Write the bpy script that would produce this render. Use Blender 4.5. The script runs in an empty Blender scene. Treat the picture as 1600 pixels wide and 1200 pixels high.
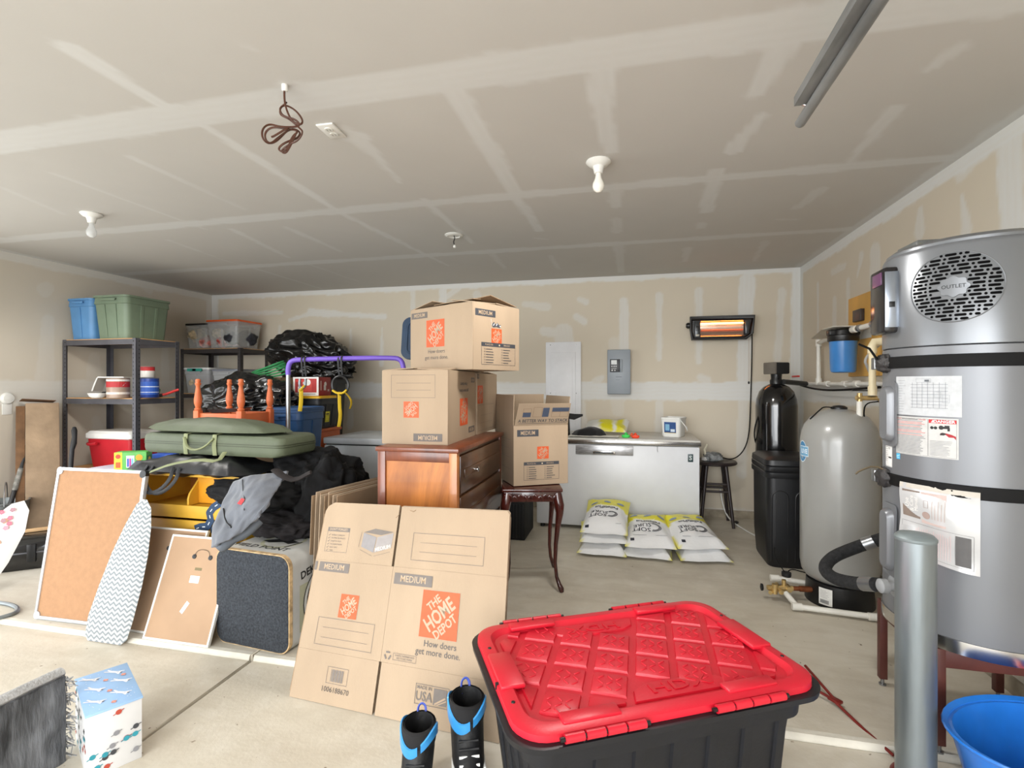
import bpy, bmesh, math, random
import numpy as np
from mathutils import Vector as V, Matrix, noise

random.seed(7)
SC = bpy.context.scene
COL = SC.collection
PI = math.pi
R = math.radians

# ---------------------------------------------------------------- camera, light, exposure
CAM_H = 1.35
CAM_YAW = R(13.15)
FPX = 788.0
cd = bpy.data.cameras.new('camera'); cd.sensor_width = 36; cd.lens = FPX / 1600 * 36; cd.clip_start = 0.05
cam = bpy.data.objects.new('camera', cd); COL.objects.link(cam)
cam.location = (0, 0, CAM_H); cam.rotation_euler = (PI / 2, 0, CAM_YAW)
SC.camera = cam
SC.view_settings.view_transform = 'Standard'; SC.view_settings.look = 'None'
SC.view_settings.gamma = 1; SC.view_settings.use_curve_mapping = False
SC.view_settings.exposure = 0.66
SC.cycles.max_bounces = 8; SC.cycles.diffuse_bounces = 5; SC.cycles.glossy_bounces = 3
SC.cycles.transmission_bounces = 6; SC.cycles.transparent_max_bounces = 8
SC.cycles.caustics_reflective = False; SC.cycles.caustics_refractive = False
SC.cycles.sample_clamp_indirect = 4
SC.cycles.use_denoising = True
w = bpy.data.worlds.new('sky'); SC.world = w; w.use_nodes = True
bg = w.node_tree.nodes['Background']; bg.inputs['Color'].default_value = (0.86, 0.93, 1.0, 1); bg.inputs['Strength'].default_value = 2.3

def area(name, loc, rot, sx, sy, power, color=(1, 1, 1)):
    l = bpy.data.lights.new(name, 'AREA'); l.shape = 'RECTANGLE'; l.size = sx; l.size_y = sy
    l.energy = power; l.color = color
    o = bpy.data.objects.new(name, l); COL.objects.link(o); o.location = loc; o.rotation_euler = rot
    return o
# daylight that enters through the two open garage door openings (in front of the room and in the left wall)
area('daylight_front_opening', (-1.9, -2.45, 1.25), (PI / 2, 0, 0), 5.6, 2.2, 70, (0.96, 0.98, 1.0))
area('daylight_left_opening', (-5.2, 1.0, 1.2), (PI / 2, 0, -PI / 2), 3.0, 2.1, 26, (1.0, 0.985, 0.95))

sl = bpy.data.lights.new('bright_horizon', 'SUN'); sl.energy = 1.75; sl.angle = R(50); sl.color = (1.0, 0.985, 0.96)
so_ = bpy.data.objects.new('bright_horizon', sl); COL.objects.link(so_); so_.location = (0, -6, 3); so_.rotation_euler = (R(73), 0, R(-6))
# downward spots added near the two ceiling bulbs to brighten floor and back
for nm, bx_, by_, pw_ in (('added_spot_right', -.156, 2.58, 40), ('added_spot_left', -3.55, 2.62, 34)):
    l = bpy.data.lights.new(nm, 'SPOT'); l.energy = pw_; l.spot_size = R(172); l.spot_blend = .35; l.shadow_soft_size = .12; l.color = (1.0, .97, .92)
    o = bpy.data.objects.new(nm, l); COL.objects.link(o); o.location = (bx_, by_, 2.30)
# unseen fill light added under the ceiling behind the camera, lifts the floor
area('added_fill_area', (-0.9, -1.3, 2.3), (R(58), 0, R(-2)), 3.4, 1.4, 45, (1.0, 0.985, 0.96))

# ---------------------------------------------------------------- helpers
_fx, _fy, _rx, _ry = -math.sin(CAM_YAW), math.cos(CAM_YAW), math.cos(CAM_YAW), math.sin(CAM_YAW)
def at(px, py, zc):
    "a point of the room from its pixel in the photograph and its real distance in depth (metres)"
    a, b = (px - 800) / FPX, (600 - py) / FPX
    return V(((_fx + _rx * a) * zc, (_fy + _ry * a) * zc, CAM_H + b * zc))
def atz(px, py, z):
    a, b = (px - 800) / FPX, (600 - py) / FPX
    return at(px, py, (z - CAM_H) / b)
def aty(px, py, y):
    a = (px - 800) / FPX
    return at(px, py, y / (_fy + _ry * a))
def atx(px, py, x):
    a = (px - 800) / FPX
    return at(px, py, x / (_fx + _rx * a))

def lin(c):
    return tuple(((x / 255) / 12.92 if x / 255 <= 0.04045 else ((x / 255 + 0.055) / 1.055) ** 2.4) for x in c[:3]) + (1,)
class N:
    "small node-tree writer"
    def __init__(s, nt): s.nt = nt
    def new(s, t, **k):
        n = s.nt.nodes.new(t)
        for a, b in k.items(): setattr(n, a, b)
        return n
    def link(s, a, b): s.nt.links.new(a, b)
    def math(s, op, a, b=None, c=None):
        n = s.new('ShaderNodeMath', operation=op)
        for i, x in enumerate((a, b, c)):
            if x is None: continue
            if hasattr(x, 'is_linked'): s.link(x, n.inputs[i])
            else: n.inputs[i].default_value = x
        return n.outputs[0]
    def mix(s, f, a, b, blend='MIX'):
        n = s.new('ShaderNodeMix', data_type='RGBA', blend_type=blend)
        for i, x in ((0, f), (6, a), (7, b)):
            if hasattr(x, 'is_linked'): s.link(x, n.inputs[i])
            else: n.inputs[i].default_value = x
        return n.outputs[2]
    def ramp(s, f, stops):
        n = s.new('ShaderNodeValToRGB'); e = n.color_ramp.elements
        while len(e) < len(stops): e.new(0.5)
        for i, (p, c) in enumerate(stops):
            e[i].position = p; e[i].color = c if len(c) == 4 else tuple(c) + (1,)
        s.link(f, n.inputs[0]); return n.outputs[0]
    def noise(s, co, scale, detail=3, rough=0.55, dist=0.0):
        n = s.new('ShaderNodeTexNoise'); n.inputs['Scale'].default_value = scale; n.inputs['Detail'].default_value = detail
        n.inputs['Roughness'].default_value = rough; n.inputs['Distortion'].default_value = dist
        s.link(co, n.inputs['Vector']); return n.outputs[0]

def base_mat(name):
    m = bpy.data.materials.new(name); m.use_nodes = True
    return m, N(m.node_tree), m.node_tree.nodes['Principled BSDF']
MATS = {}
def mat(name, rgb, rough=0.55, metal=0.0, vary=0.06, vs=9.0, bump=0.0, bs=60.0, spec=0.5, coat=0.0, alpha=1.0, trans=0.0, emit=None, es=1.0, stretch=None, sheen=0):
    if name in MATS: return MATS[name]
    m, n, p = base_mat(name)
    c = lin(rgb)
    tc = n.new('ShaderNodeTexCoord'); co = tc.outputs['Object']
    if stretch:
        mp = n.new('ShaderNodeMapping'); mp.inputs['Scale'].default_value = stretch; n.link(co, mp.inputs[0]); co = mp.outputs[0]
    if vary:
        f = n.noise(co, vs)
        d = tuple(max(0, x * (1 - 2.2 * vary)) for x in c[:3]) + (1,); l = tuple(min(1, x * (1 + 2.2 * vary)) for x in c[:3]) + (1,)
        n.link(n.ramp(f, [(0.3, d), (0.7, l)]), p.inputs['Base Color'])
    else: p.inputs['Base Color'].default_value = c
    if bump:
        b = n.new('ShaderNodeBump'); b.inputs['Strength'].default_value = bump; b.inputs['Distance'].default_value = 0.01
        n.link(n.noise(co, bs, 4), b.inputs['Height']); n.link(b.outputs[0], p.inputs['Normal'])
    p.inputs['Roughness'].default_value = rough; p.inputs['Metallic'].default_value = metal
    p.inputs['Specular IOR Level'].default_value = spec; p.inputs['Coat Weight'].default_value = coat
    p.inputs['Alpha'].default_value = alpha; p.inputs['Transmission Weight'].default_value = trans
    p.inputs['Sheen Weight'].default_value = sheen
    if emit: p.inputs['Emission Color'].default_value = lin(emit); p.inputs['Emission Strength'].default_value = es
    MATS[name] = m
    return m
def vc_mat(name, rough=0.6, bump=0.0, bs=60, spec=0.5, vary=0.0, vs=8, coat=0.0):
    "material whose colour comes from the colour attribute 'Col' worked out by the script"
    if name in MATS: return MATS[name]
    m, n, p = base_mat(name)
    a = n.new('ShaderNodeAttribute', attribute_name='Col')
    tc = n.new('ShaderNodeTexCoord'); co = tc.outputs['Object']; c = a.outputs['Color']
    if vary:
        f = n.noise(co, vs, 4)
        c = n.mix(1.0, c, n.ramp(f, [(0.3, (1 - vary,) * 3), (0.7, (1.0,) * 3)]), 'MULTIPLY')
    n.link(c, p.inputs['Base Color'])
    p.inputs['Roughness'].default_value = rough; p.inputs['Specular IOR Level'].default_value = spec; p.inputs['Coat Weight'].default_value = coat
    if bump:
        b = n.new('ShaderNodeBump'); b.inputs['Strength'].default_value = bump; b.inputs['Distance'].default_value = 0.01
        n.link(n.noise(co, bs, 4), b.inputs['Height']); n.link(b.outputs[0], p.inputs['Normal'])
    MATS[name] = m
    return m

class G:
    "gathers shapes into one mesh"
    def __init__(s): s.bm = bmesh.new()
    def _new(s, before): return [v for v in s.bm.verts if v.index < 0 or v not in before]
    def faces(s, vs, fs):
        b = [s.bm.verts.new(v) for v in vs]
        out = []
        for f in fs:
            try: out.append(s.bm.faces.new([b[i] for i in f]))
            except ValueError: pass
        return b, out
    def box(s, c, d, bev=0.0, seg=2, rot=None):
        x, y, z = d[0] / 2, d[1] / 2, d[2] / 2
        m = Matrix.Translation(V(c)) @ (rot.to_4x4() if rot else Matrix.Identity(4))
        vs = [m @ V((sx * x, sy * y, sz * z)) for sx in (-1, 1) for sy in (-1, 1) for sz in (-1, 1)]
        b, f = s.faces(vs, [(0, 1, 3, 2), (4, 6, 7, 5), (0, 4, 5, 1), (2, 3, 7, 6), (0, 2, 6, 4), (1, 5, 7, 3)])
        if bev:
            es = list({e for q in f for e in q.edges})
            bmesh.ops.bevel(s.bm, geom=es, offset=min(bev, min(d) * 0.49), segments=seg, affect='EDGES', profile=0.5)
        return s
    def bx(s, x0, x1, y0, y1, z0, z1, bev=0.0, seg=2):
        return s.box(((x0 + x1) / 2, (y0 + y1) / 2, (z0 + z1) / 2), (abs(x1 - x0), abs(y1 - y0), abs(z1 - z0)), bev, seg)
    def ring(s, rings, cap0=True, cap1=True, closed=True):
        "rings: lists of equal numbers of points"
        bs = [[s.bm.verts.new(v) for v in r] for r in rings]
        n = len(bs[0])
        for a, b in zip(bs, bs[1:]):
            for i in range(n if closed else n - 1):
                j = (i + 1) % n
                try: s.bm.faces.new((a[i], a[j], b[j], b[i]))
                except ValueError: pass
        if cap0: s.bm.faces.new(list(reversed(bs[0])))
        if cap1: s.bm.faces.new(bs[-1])
        return s
    def lathe(s, prof, n=28, c=(0, 0, 0), M=None, cap=True):
        M = M or Matrix.Identity(4); c = V(c)
        rings = [[M @ V((max(r, 1e-4) * math.cos(2 * PI * k / n), max(r, 1e-4) * math.sin(2 * PI * k / n), z)) + c for k in range(n)] for r, z in prof]
        return s.ring(rings, cap, cap)
    def cyl(s, p0, p1, r0, r1=None, n=14):
        p0, p1 = V(p0), V(p1); r1 = r0 if r1 is None else r1
        q = (p1 - p0).to_track_quat('Z', 'Y'); L = (p1 - p0).length
        rings = [[p + q @ V((r * math.cos(2 * PI * k / n), r * math.sin(2 * PI * k / n), 0)) for k in range(n)] for p, r in ((p0, r0), (p1, r1))]
        return s.ring(rings)
    def tube(s, pts, r, n=8, flat=1.0, smooth=0):
        pts = [V(p) for p in pts]
        for _ in range(smooth):
            q = [pts[0]]
            for a, b in zip(pts, pts[1:]): q += [a.lerp(b, 0.25), a.lerp(b, 0.75)]
            pts = q + [pts[-1]]
        rings = []; up = V((0, 0, 1)); prev = None
        for i, p in enumerate(pts):
            t = (pts[min(i + 1, len(pts) - 1)] - pts[max(i - 1, 0)])
            if t.length < 1e-9: t = V((0, 0, 1))
            t.normalize()
            if prev is None:
                a = t.cross(up)
                if a.length < 0.05: a = t.cross(V((1, 0, 0)))
            else: a = prev - t * prev.dot(t)
            a.normalize(); b = t.cross(a); prev = a
            rr = r[i] if isinstance(r, (list, tuple)) and i < len(r) else (r if not isinstance(r, (list, tuple)) else r[-1])
            rings.append([p + a * (rr * math.cos(2 * PI * k / n)) + b * (rr * flat * math.sin(2 * PI * k / n)) for k in range(n)])
        return s.ring(rings)
    def prism(s, poly, z0, z1, M=None):
        M = M or Matrix.Identity(4)
        return s.ring([[M @ V((x, y, z)) for x, y in poly] for z in (z0, z1)])
    def quad(s, a, b, c, d): s.faces([a, b, c, d], [(0, 1, 2, 3)]); return s
    def grid(s, f, nu, nv):
        vs = [[s.bm.verts.new(f(i / nu, j / nv)) for i in range(nu + 1)] for j in range(nv + 1)]
        for j in range(nv):
            for i in range(nu): s.bm.faces.new((vs[j][i], vs[j][i + 1], vs[j + 1][i + 1], vs[j + 1][i]))
        return s
    def shell(s, f, nu, nv, th):
        "two skins th apart joined round the rim"
        for k in (0, 1):
            vs = []
            for j in range(nv + 1):
                row = []
                for i in range(nu + 1):
                    u, v = i / nu, j / nv; p = f(u, v)
                    e = 1e-3; n = (f(min(u + e, 1), v) - f(max(u - e, 0), v)).cross(f(u, min(v + e, 1)) - f(u, max(v - e, 0)))
                    if n.length > 0: n.normalize()
                    row.append(s.bm.verts.new(p - n * (th * k)))
                vs.append(row)
            for j in range(nv):
                for i in range(nu):
                    q = (vs[j][i], vs[j][i + 1], vs[j + 1][i + 1], vs[j + 1][i])
                    s.bm.faces.new(q if k == 0 else q[::-1])
            if k == 0: first = vs
        def rim(v): return v[0] + [r[-1] for r in v[1:]] + v[-1][-2::-1] + [r[0] for r in v[-2:0:-1]]
        a, b = rim(first), rim(vs)
        for i in range(len(a)):
            j = (i + 1) % len(a)
            try: s.bm.faces.new((a[j], a[i], b[i], b[j]))
            except ValueError: pass
        return s
    def pillow(s, outline, h1, h0, rings=7, p=2.2, M=None, jit=0, seed=0, seam=0.0):
        "stuffed shape over a star-shaped outline in the xy plane: h1 above, h0 below; seam = flat rim width share"
        M = M or Matrix.Identity(4); n = len(outline)
        cx = sum(q[0] for q in outline) / n; cy = sum(q[1] for q in outline) / n
        def lay(h, sgn):
            out = []
            for k in range(rings):
                t = 1 - k / rings
                tt = max(0.0, min(1.0, t / (1 - seam))) if seam else t
                z = h * (1 - tt ** p) ** 0.6 if tt < 1 else 0
                rg = []
                for x, y in outline:
                    q = V((cx + (x - cx) * t, cy + (y - cy) * t, sgn * z))
                    if jit and k: q.z += jit * noise.noise(q * 9 + V((seed, seed * 3, 0))) * (1 - t * 0.3)
                    rg.append(M @ q)
                out.append(rg)
            return out
        top, bot = lay(h1, 1), lay(h0, -1)
        rgs = list(reversed(bot))[:] + top[1:]
        return s.ring(rgs)
    def build(s, name, m=None, parent=None, smooth=40, loc=None, rot=None, **props):
        bmesh.ops.recalc_face_normals(s.bm, faces=s.bm.faces)
        me = bpy.data.meshes.new(name); s.bm.to_mesh(me); s.bm.free()
        return obj(name, me, m, parent, smooth, loc, rot, **props)

def obj(name, me, m=None, parent=None, smooth=40, loc=None, rot=None, **props):
    if m: me.materials.append(m)
    if smooth:
        me.shade_smooth()
        try: me.set_sharp_from_angle(angle=R(smooth))
        except Exception: pass
    o = bpy.data.objects.new(name, me); COL.objects.link(o)
    if parent: o.parent = parent
    if loc is not None: o.location = loc
    if rot is not None: o.rotation_euler = rot
    for k, v in props.items(): o[k] = v
    return o
def thing(name, label, cat, loc=(0, 0, 0), rz=0.0, group=None, rot=None):
    o = bpy.data.objects.new(name, None); COL.objects.link(o); o.empty_display_size = 0.05
    o.location = loc; o.rotation_euler = rot if rot else (0, 0, rz)
    o['label'] = label; o['category'] = cat
    if group: o['group'] = group
    return o
def tag(o, label, cat, group=None):
    o['label'] = label; o['category'] = cat
    if group: o['group'] = group
    return o
def struct(o): o['kind'] = 'structure'; return o
def paint(o, f):
    "colour attribute from f(vertex position) -> linear rgb"
    me = o.data; ca = me.color_attributes.new('Col', 'FLOAT_COLOR', 'POINT')
    n = len(me.vertices); co = np.empty(n * 3, 'f'); me.vertices.foreach_get('co', co); co = co.reshape(n, 3)
    c = np.ones((n, 4), 'f'); c[:, :3] = f(co)
    ca.data.foreach_set('color', c.ravel())
def rr(w, d, r, k=5, x=0, y=0):
    "rounded rectangle outline"
    r = min(r, w / 2 - 1e-4, d / 2 - 1e-4); out = []
    for cx, cy, a0 in ((w / 2 - r, d / 2 - r, 0), (-w / 2 + r, d / 2 - r, 90), (-w / 2 + r, -d / 2 + r, 180), (w / 2 - r, -d / 2 + r, 270)):
        for i in range(k + 1):
            a = R(a0 + 90 * i / k); out.append((x + cx + r * math.cos(a), y + cy + r * math.sin(a)))
    return out
def dense(poly, step):
    out = []
    for a, b in zip(poly, poly[1:] + poly[:1]):
        L = math.hypot(b[0] - a[0], b[1] - a[1]); k = max(1, int(L / step))
        out += [(a[0] + (b[0] - a[0]) * i / k, a[1] + (b[1] - a[1]) * i / k) for i in range(k)]
    return out
def blob(name, c, rad, m, parent=None, seed=0, amp=0.12, freq=3.0, ridge=0.0, flat=None, sub=5, shape=None, rot=None, **props):
    "crumpled stuffed lump; flat = z below which it rests"
    bm = bmesh.new(); bmesh.ops.create_icosphere(bm, subdivisions=sub, radius=1)
    so = V((seed * 7.3, seed * 3.1, seed * 1.7)); Q = rot.to_matrix() if rot else None
    for v in bm.verts:
        d = v.co.copy(); k = 1.0
        if shape: k *= shape(d)
        k += amp * noise.fractal(d * freq + so, 0.9, 2.0, 4)
        if ridge:
            k += ridge * (0.5 - abs(noise.noise(d * freq * 1.7 + so))) + ridge * 0.5 * (0.5 - abs(noise.noise(d * freq * 3.9 + so)))
        p = V((d.x * rad[0] * k, d.y * rad[1] * k, d.z * rad[2] * k))
        if Q: p = Q @ p
        p = p + V(c)
        if flat is not None and p.z < flat: p.z = flat + (p.z - flat) * 0.04
        v.co = p
    me = bpy.data.meshes.new(name); bm.to_mesh(me); bm.free()
    return obj(name, me, m, parent, 180, **props)

# ---- flat print: every item is laid on a face through a map f(u, v, off) -> point
FONT_CACHE = {}
def text_geo(s, size, bold=0.0, align='CENTER', xs=1.0):
    key = (s, round(size, 5), bold, align, xs)
    if key not in FONT_CACHE:
        cu = bpy.data.curves.new('t', 'FONT'); cu.body = s; cu.size = size; cu.offset = bold * size; cu.align_x = align; cu.align_y = 'CENTER'; cu.resolution_u = 2
        o = bpy.data.objects.new('t', cu); me = bpy.data.meshes.new_from_object(o)
        FONT_CACHE[key] = ([(v.co.x * xs, v.co.y) for v in me.vertices], [tuple(p.vertices) for p in me.polygons])
        bpy.data.objects.remove(o); bpy.data.curves.remove(cu); bpy.data.meshes.remove(me)
    return FONT_CACHE[key]
INK = {}
def ink(c):
    c = tuple(c)
    if c not in INK:
        INK[c] = mat('ink_%d_%d_%d' % c, c, 0.6, vary=0.03, vs=40)
    return INK[c]
def prints(parent, f, items, name='printing', cols=1):
    """items: ('T',text,u,v,size,color[,rot,bold,xs,align]) ('R',u,v,w,h,color[,rot]) ('F',u,v,w,h,t,color)
       ('L',u1,v1,u2,v2,t,color) ('P',poly,color) ('C',u,v,r,color) ; later items lie above earlier ones"""
    by = {}
    for k, it in enumerate(items):
        off = 0.0007 + 0.00012 * k if len(items) < 40 else 0.0007 + 0.00003 * k
        t = it[0]; polys = []
        if t == 'T':
            _, s, u, v, size, c = it[:6]; rot = it[6] if len(it) > 6 else 0; bold = it[7] if len(it) > 7 else 0.0
            xs = it[8] if len(it) > 8 else 1.0; al = it[9] if len(it) > 9 else 'CENTER'
            vs, fs = text_geo(s, size, bold, al, xs); ca, sa = math.cos(R(rot)), math.sin(R(rot))
            polys.append(([(u + x * ca - y * sa, v + x * sa + y * ca) for x, y in vs], fs))
        elif t == 'R':
            _, u, v, w_, h_, c = it[:6]; rot = it[6] if len(it) > 6 else 0; ca, sa = math.cos(R(rot)), math.sin(R(rot))
            cu_, cv_ = u + w_ / 2, v + h_ / 2; vs = []; fs = []
            for i in range(cols + 1):
                for j in (0, 1):
                    x, y = -w_ / 2 + w_ * i / cols, -h_ / 2 + h_ * j
                    vs.append((cu_ + x * ca - y * sa, cv_ + x * sa + y * ca))
            fs = [(2 * i, 2 * i + 2, 2 * i + 3, 2 * i + 1) for i in range(cols)]
            polys.append((vs, fs))
        elif t == 'F':
            _, u, v, w_, h_, th, c = it
            for a in ((u, v, w_, th), (u, v + h_ - th, w_, th), (u, v, th, h_), (u + w_ - th, v, th, h_)):
                vs = []
                for i in range(cols + 1):
                    for j in (0, 1): vs.append((a[0] + a[2] * i / cols, a[1] + a[3] * j))
                polys.append((vs, [(2 * i, 2 * i + 2, 2 * i + 3, 2 * i + 1) for i in range(cols)]))
        elif t == 'L':
            _, u1, v1, u2, v2, th, c = it; L = math.hypot(u2 - u1, v2 - v1) or 1; nx, ny = -(v2 - v1) / L * th / 2, (u2 - u1) / L * th / 2
            vs = []
            for i in range(cols + 1):
                a = i / cols; x, y = u1 + (u2 - u1) * a, v1 + (v2 - v1) * a; vs += [(x - nx, y - ny), (x + nx, y + ny)]
            polys.append((vs, [(2 * i, 2 * i + 2, 2 * i + 3, 2 * i + 1) for i in range(cols)]))
        elif t == 'P': c = it[2]; polys.append((it[1], [tuple(range(len(it[1])))]))
        elif t == 'C':
            _, u, v, r_, c = it; polys.append(([(u + r_ * math.cos(2 * PI * i / 20), v + r_ * math.sin(2 * PI * i / 20)) for i in range(20)], [tuple(range(20))]))
        d = by.setdefault(tuple(c), ([], []))
        for vs, fs in polys:
            b = len(d[0]); d[0].extend(f(x, y, off) for x, y in vs); d[1].extend(tuple(i + b for i in q) for q in fs)
    out = []
    for c, (vs, fs) in by.items():
        me = bpy.data.meshes.new(name); me.from_pydata([tuple(v) for v in vs], [], fs); me.update()
        out.append(obj(name, me, ink(c), parent, 0, kind='stuff'))
    return out
def plane_map(o, u, v):
    o, u, v = V(o), V(u).normalized(), V(v).normalized(); n = u.cross(v)
    return lambda a, b, off=0.0: o + u * a + v * b + n * off
def bil_map(c00, c10, c01, c11, W, H):
    c00, c10, c01, c11 = map(V, (c00, c10, c01, c11)); n = (c10 - c00).cross(c01 - c00).normalized()
    def f(u, v, off=0.0):
        u /= W; v /= H
        return c00 * ((1 - u) * (1 - v)) + c10 * (u * (1 - v)) + c01 * ((1 - u) * v) + c11 * (u * v) + n * off
    return f
def cyl_map(cx, cy, r, a0, z0):
    "u runs counter-clockwise round the cylinder from angle a0 (degrees)"
    def f(u, v, off=0.0):
        a = R(a0) + u / r; q = r + off
        return V((cx + q * math.cos(a), cy + q * math.sin(a), z0 + v))
    return f

# ---------------------------------------------------------------- setting
XL, XR, YB, YF, HC = -5.26, 1.63, 5.465, -2.5, 2.495

def wobble(x, y, s=0.0):
    return (np.sin(x * 7.1 + y * 3.3 + s) + 0.6 * np.sin(x * 17.3 - y * 11.9 + 2 * s) + 0.45 * np.sin(x * 41 + y * 29 + s) + 0.3 * np.sin(x * 83 - y * 67 + 3 * s)) / 2.0
def strokes(P, Q, segs, soft=0.012, ragged=0.012):
    "joint-compound coverage 0..1 at surface coordinates P, Q; seg = (p1, q1, p2, q2, w1, w2, strength)"
    m = np.zeros_like(P)
    for k, (x1, y1, x2, y2, w1, w2, st) in enumerate(segs):
        dx, dy = x2 - x1, y2 - y1; L2 = dx * dx + dy * dy + 1e-9
        t = np.clip(((P - x1) * dx + (Q - y1) * dy) / L2, 0, 1)
        d = np.hypot(P - x1 - t * dx, Q - y1 - t * dy)
        wd = w1 + (w2 - w1) * t + ragged * wobble(P, Q, k * 1.7) * (1 if max(w1, w2) > 0.02 else 0.3)
        s = np.clip((wd - d) / soft + 0.5, 0, 1)
        tool = 0.92 + 0.08 * np.sin((P * dy - Q * dx) / math.sqrt(L2) * 160 + 2 * wobble(P, Q, k))
        m = np.maximum(m, s * st * tool)
    return m
def drywall(name, o, u, v, W, H, step, segs, base, mud, hole=None):
    nu, nv = int(W / step), int(H / step); o, u, v = V(o), V(u), V(v)
    g = G(); ii = [i * W / nu for i in range(nu + 1)]; jj = [j * H / nv for j in range(nv + 1)]
    P, Q = np.meshgrid(np.array(ii), np.array(jj))
    co = np.array(o)[None, None] + P[..., None] * np.array(u) + Q[..., None] * np.array(v)
    idx = np.arange((nu + 1) * (nv + 1)).reshape(nv + 1, nu + 1)
    f = np.stack([idx[:-1, :-1], idx[:-1, 1:], idx[1:, 1:], idx[1:, :-1]], -1).reshape(-1, 4)
    if hole:
        cp, cq = (P[:-1, :-1] + W / nu / 2).ravel(), (Q[:-1, :-1] + H / nv / 2).ravel()
        f = f[~((cp > hole[0]) & (cp < hole[1]) & (cq > hole[2]) & (cq < hole[3]))]
    me = bpy.data.meshes.new(name); me.from_pydata(co.reshape(-1, 3).tolist(), [], f.tolist()); me.update()
    m = strokes(P, Q, segs)
    blot = 0.5 + 0.5 * wobble(P * 0.31, Q * 0.37, 5)
    b = np.array(lin(base)[:3]) * (0.97 + 0.03 * blot[..., None]); c = b * (1 - m[..., None]) + np.array(lin(mud)[:3]) * m[..., None]
    ca = me.color_attributes.new('Col', 'FLOAT_COLOR', 'POINT')
    cc = np.ones((P.size, 4), 'f'); cc[:, :3] = c.reshape(-1, 3); ca.data.foreach_set('color', cc.ravel())
    g.bm.free()
    return struct(obj(name, me, vc_mat('drywall_' + name.split('_')[0], 0.85, 0.03, 70, 0.2, 0.03, 1.5), None, 0))

# ceiling strokes: from pixels of the photo to ceiling metres (u = x - XL, v = y - YF)
def cs(x1, y1, x2, y2, w1, w2, st=0.85):
    a, b = atz(x1, y1, HC), atz(x2, y2, HC)
    d1 = (HC - CAM_H) / ((600 - y1) / FPX); d2 = (HC - CAM_H) / ((600 - y2) / FPX)
    return (a.x - XL, a.y - YF, b.x - XL, b.y - YF, w1 / 2 * d1 / FPX, w2 / 2 * d2 / FPX, st)
cseg = [(-0.1, y - YF, XR - XL + 0.1, y - YF, 0.065 + 0.02 * (i == 2), 0.05 + 0.045 * (i == 2), 0.9) for i, y in enumerate((4.2, 2.99, 1.78, 0.57, -0.64, -1.85))]
cseg += [cs(*a) for a in ((110, 75, 270, 175, 34, 30), (300, 185, 520, 325, 16, 14), (530, 332, 700, 415, 12, 7, .7), (690, 110, 805, 300, 42, 22),
    (805, 305, 842, 360, 20, 12), (662, 312, 738, 380, 12, 9), (545, 212, 560, 215, 40, 36, .75), (560, 215, 625, 285, 30, 7, .75), (203, 245, 385, 328, 9, 5, .6),
    (80, 270, 320, 358, 9, 5, .5), (362, 358, 450, 402, 10, 5, .6), (262, 375, 360, 410, 8, 4, .5), (447, 355, 532, 393, 9, 5, .6), (377, 413, 505, 452, 6, 4, .6), (480, 412, 560, 440, 5, 3, .5),
    (0, 292, 100, 335, 8, 6, .4), (940, 95, 938, 150, 46, 40), (938, 150, 955, 235, 36, 26), (962, 300, 962, 322, 20, 15, .7), (963, 343, 963, 362, 18, 18, .5), (967, 385, 970, 425, 17, 12, .6),
    (1225, 70, 1180, 145, 44, 26), (1188, 182, 1145, 235, 26, 30), (1118, 268, 1104, 330, 22, 20), (1095, 350, 1093, 356, 16, 14, .6), (1075, 388, 1070, 408, 14, 12, .6),
    (1400, 170, 1320, 262, 26, 16, .75), (1283, 296, 1245, 325, 18, 12, .6), (1500, 75, 1450, 108, 34, 24, .7), (1196, 378, 1178, 408, 10, 7, .5), (860, 400, 873, 420, 12, 8, .5),
    (515, 205, 540, 200, 20, 20, .5), (765, 392, 790, 420, 12, 7, .5), (1215, 343, 1245, 343, 7, 7, .5), (836, 372, 855, 374, 6, 6, .5), (380, 70, 400, 78, 10, 8, .6))]
cseg += [(0, 0, 0, YB - YF, 0.07, 0.07, .9), (XR - XL, 0, XR - XL, YB - YF, 0.06, 0.06, .75), (0, YB - YF, XR - XL, YB - YF, 0.012, 0.012, .7)]
TAN, MUD = (206, 196, 178), (214, 214, 211)
drywall('ceiling', (XL, YF, HC), (1, 0, 0), (0, 1, 0), XR - XL, YB - YF, 0.022, cseg, (196, 194, 190), (210, 211, 210))
def bs_(x1, y1, x2, y2, w1, w2, st=0.85):
    a, b = aty(x1, y1, YB), aty(x2, y2, YB); k = 5.0 / FPX / 2
    return (a.x - XL, a.z, b.x - XL, b.z, w1 * k, w2 * k, st)
bseg = [(-.1, HC, 8, HC, 0.06, 0.05, 1), (-.1, 1.275, 8, 1.275, 0.09, 0.095, 1), (0, 0, 0, 3, 0.10, 0.10, .9), (XR - XL, 0, XR - XL, 3, .085, .085, 1), (0, 0.06, 8, 0.06, 0.03, 0.03, .6)]
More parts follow.
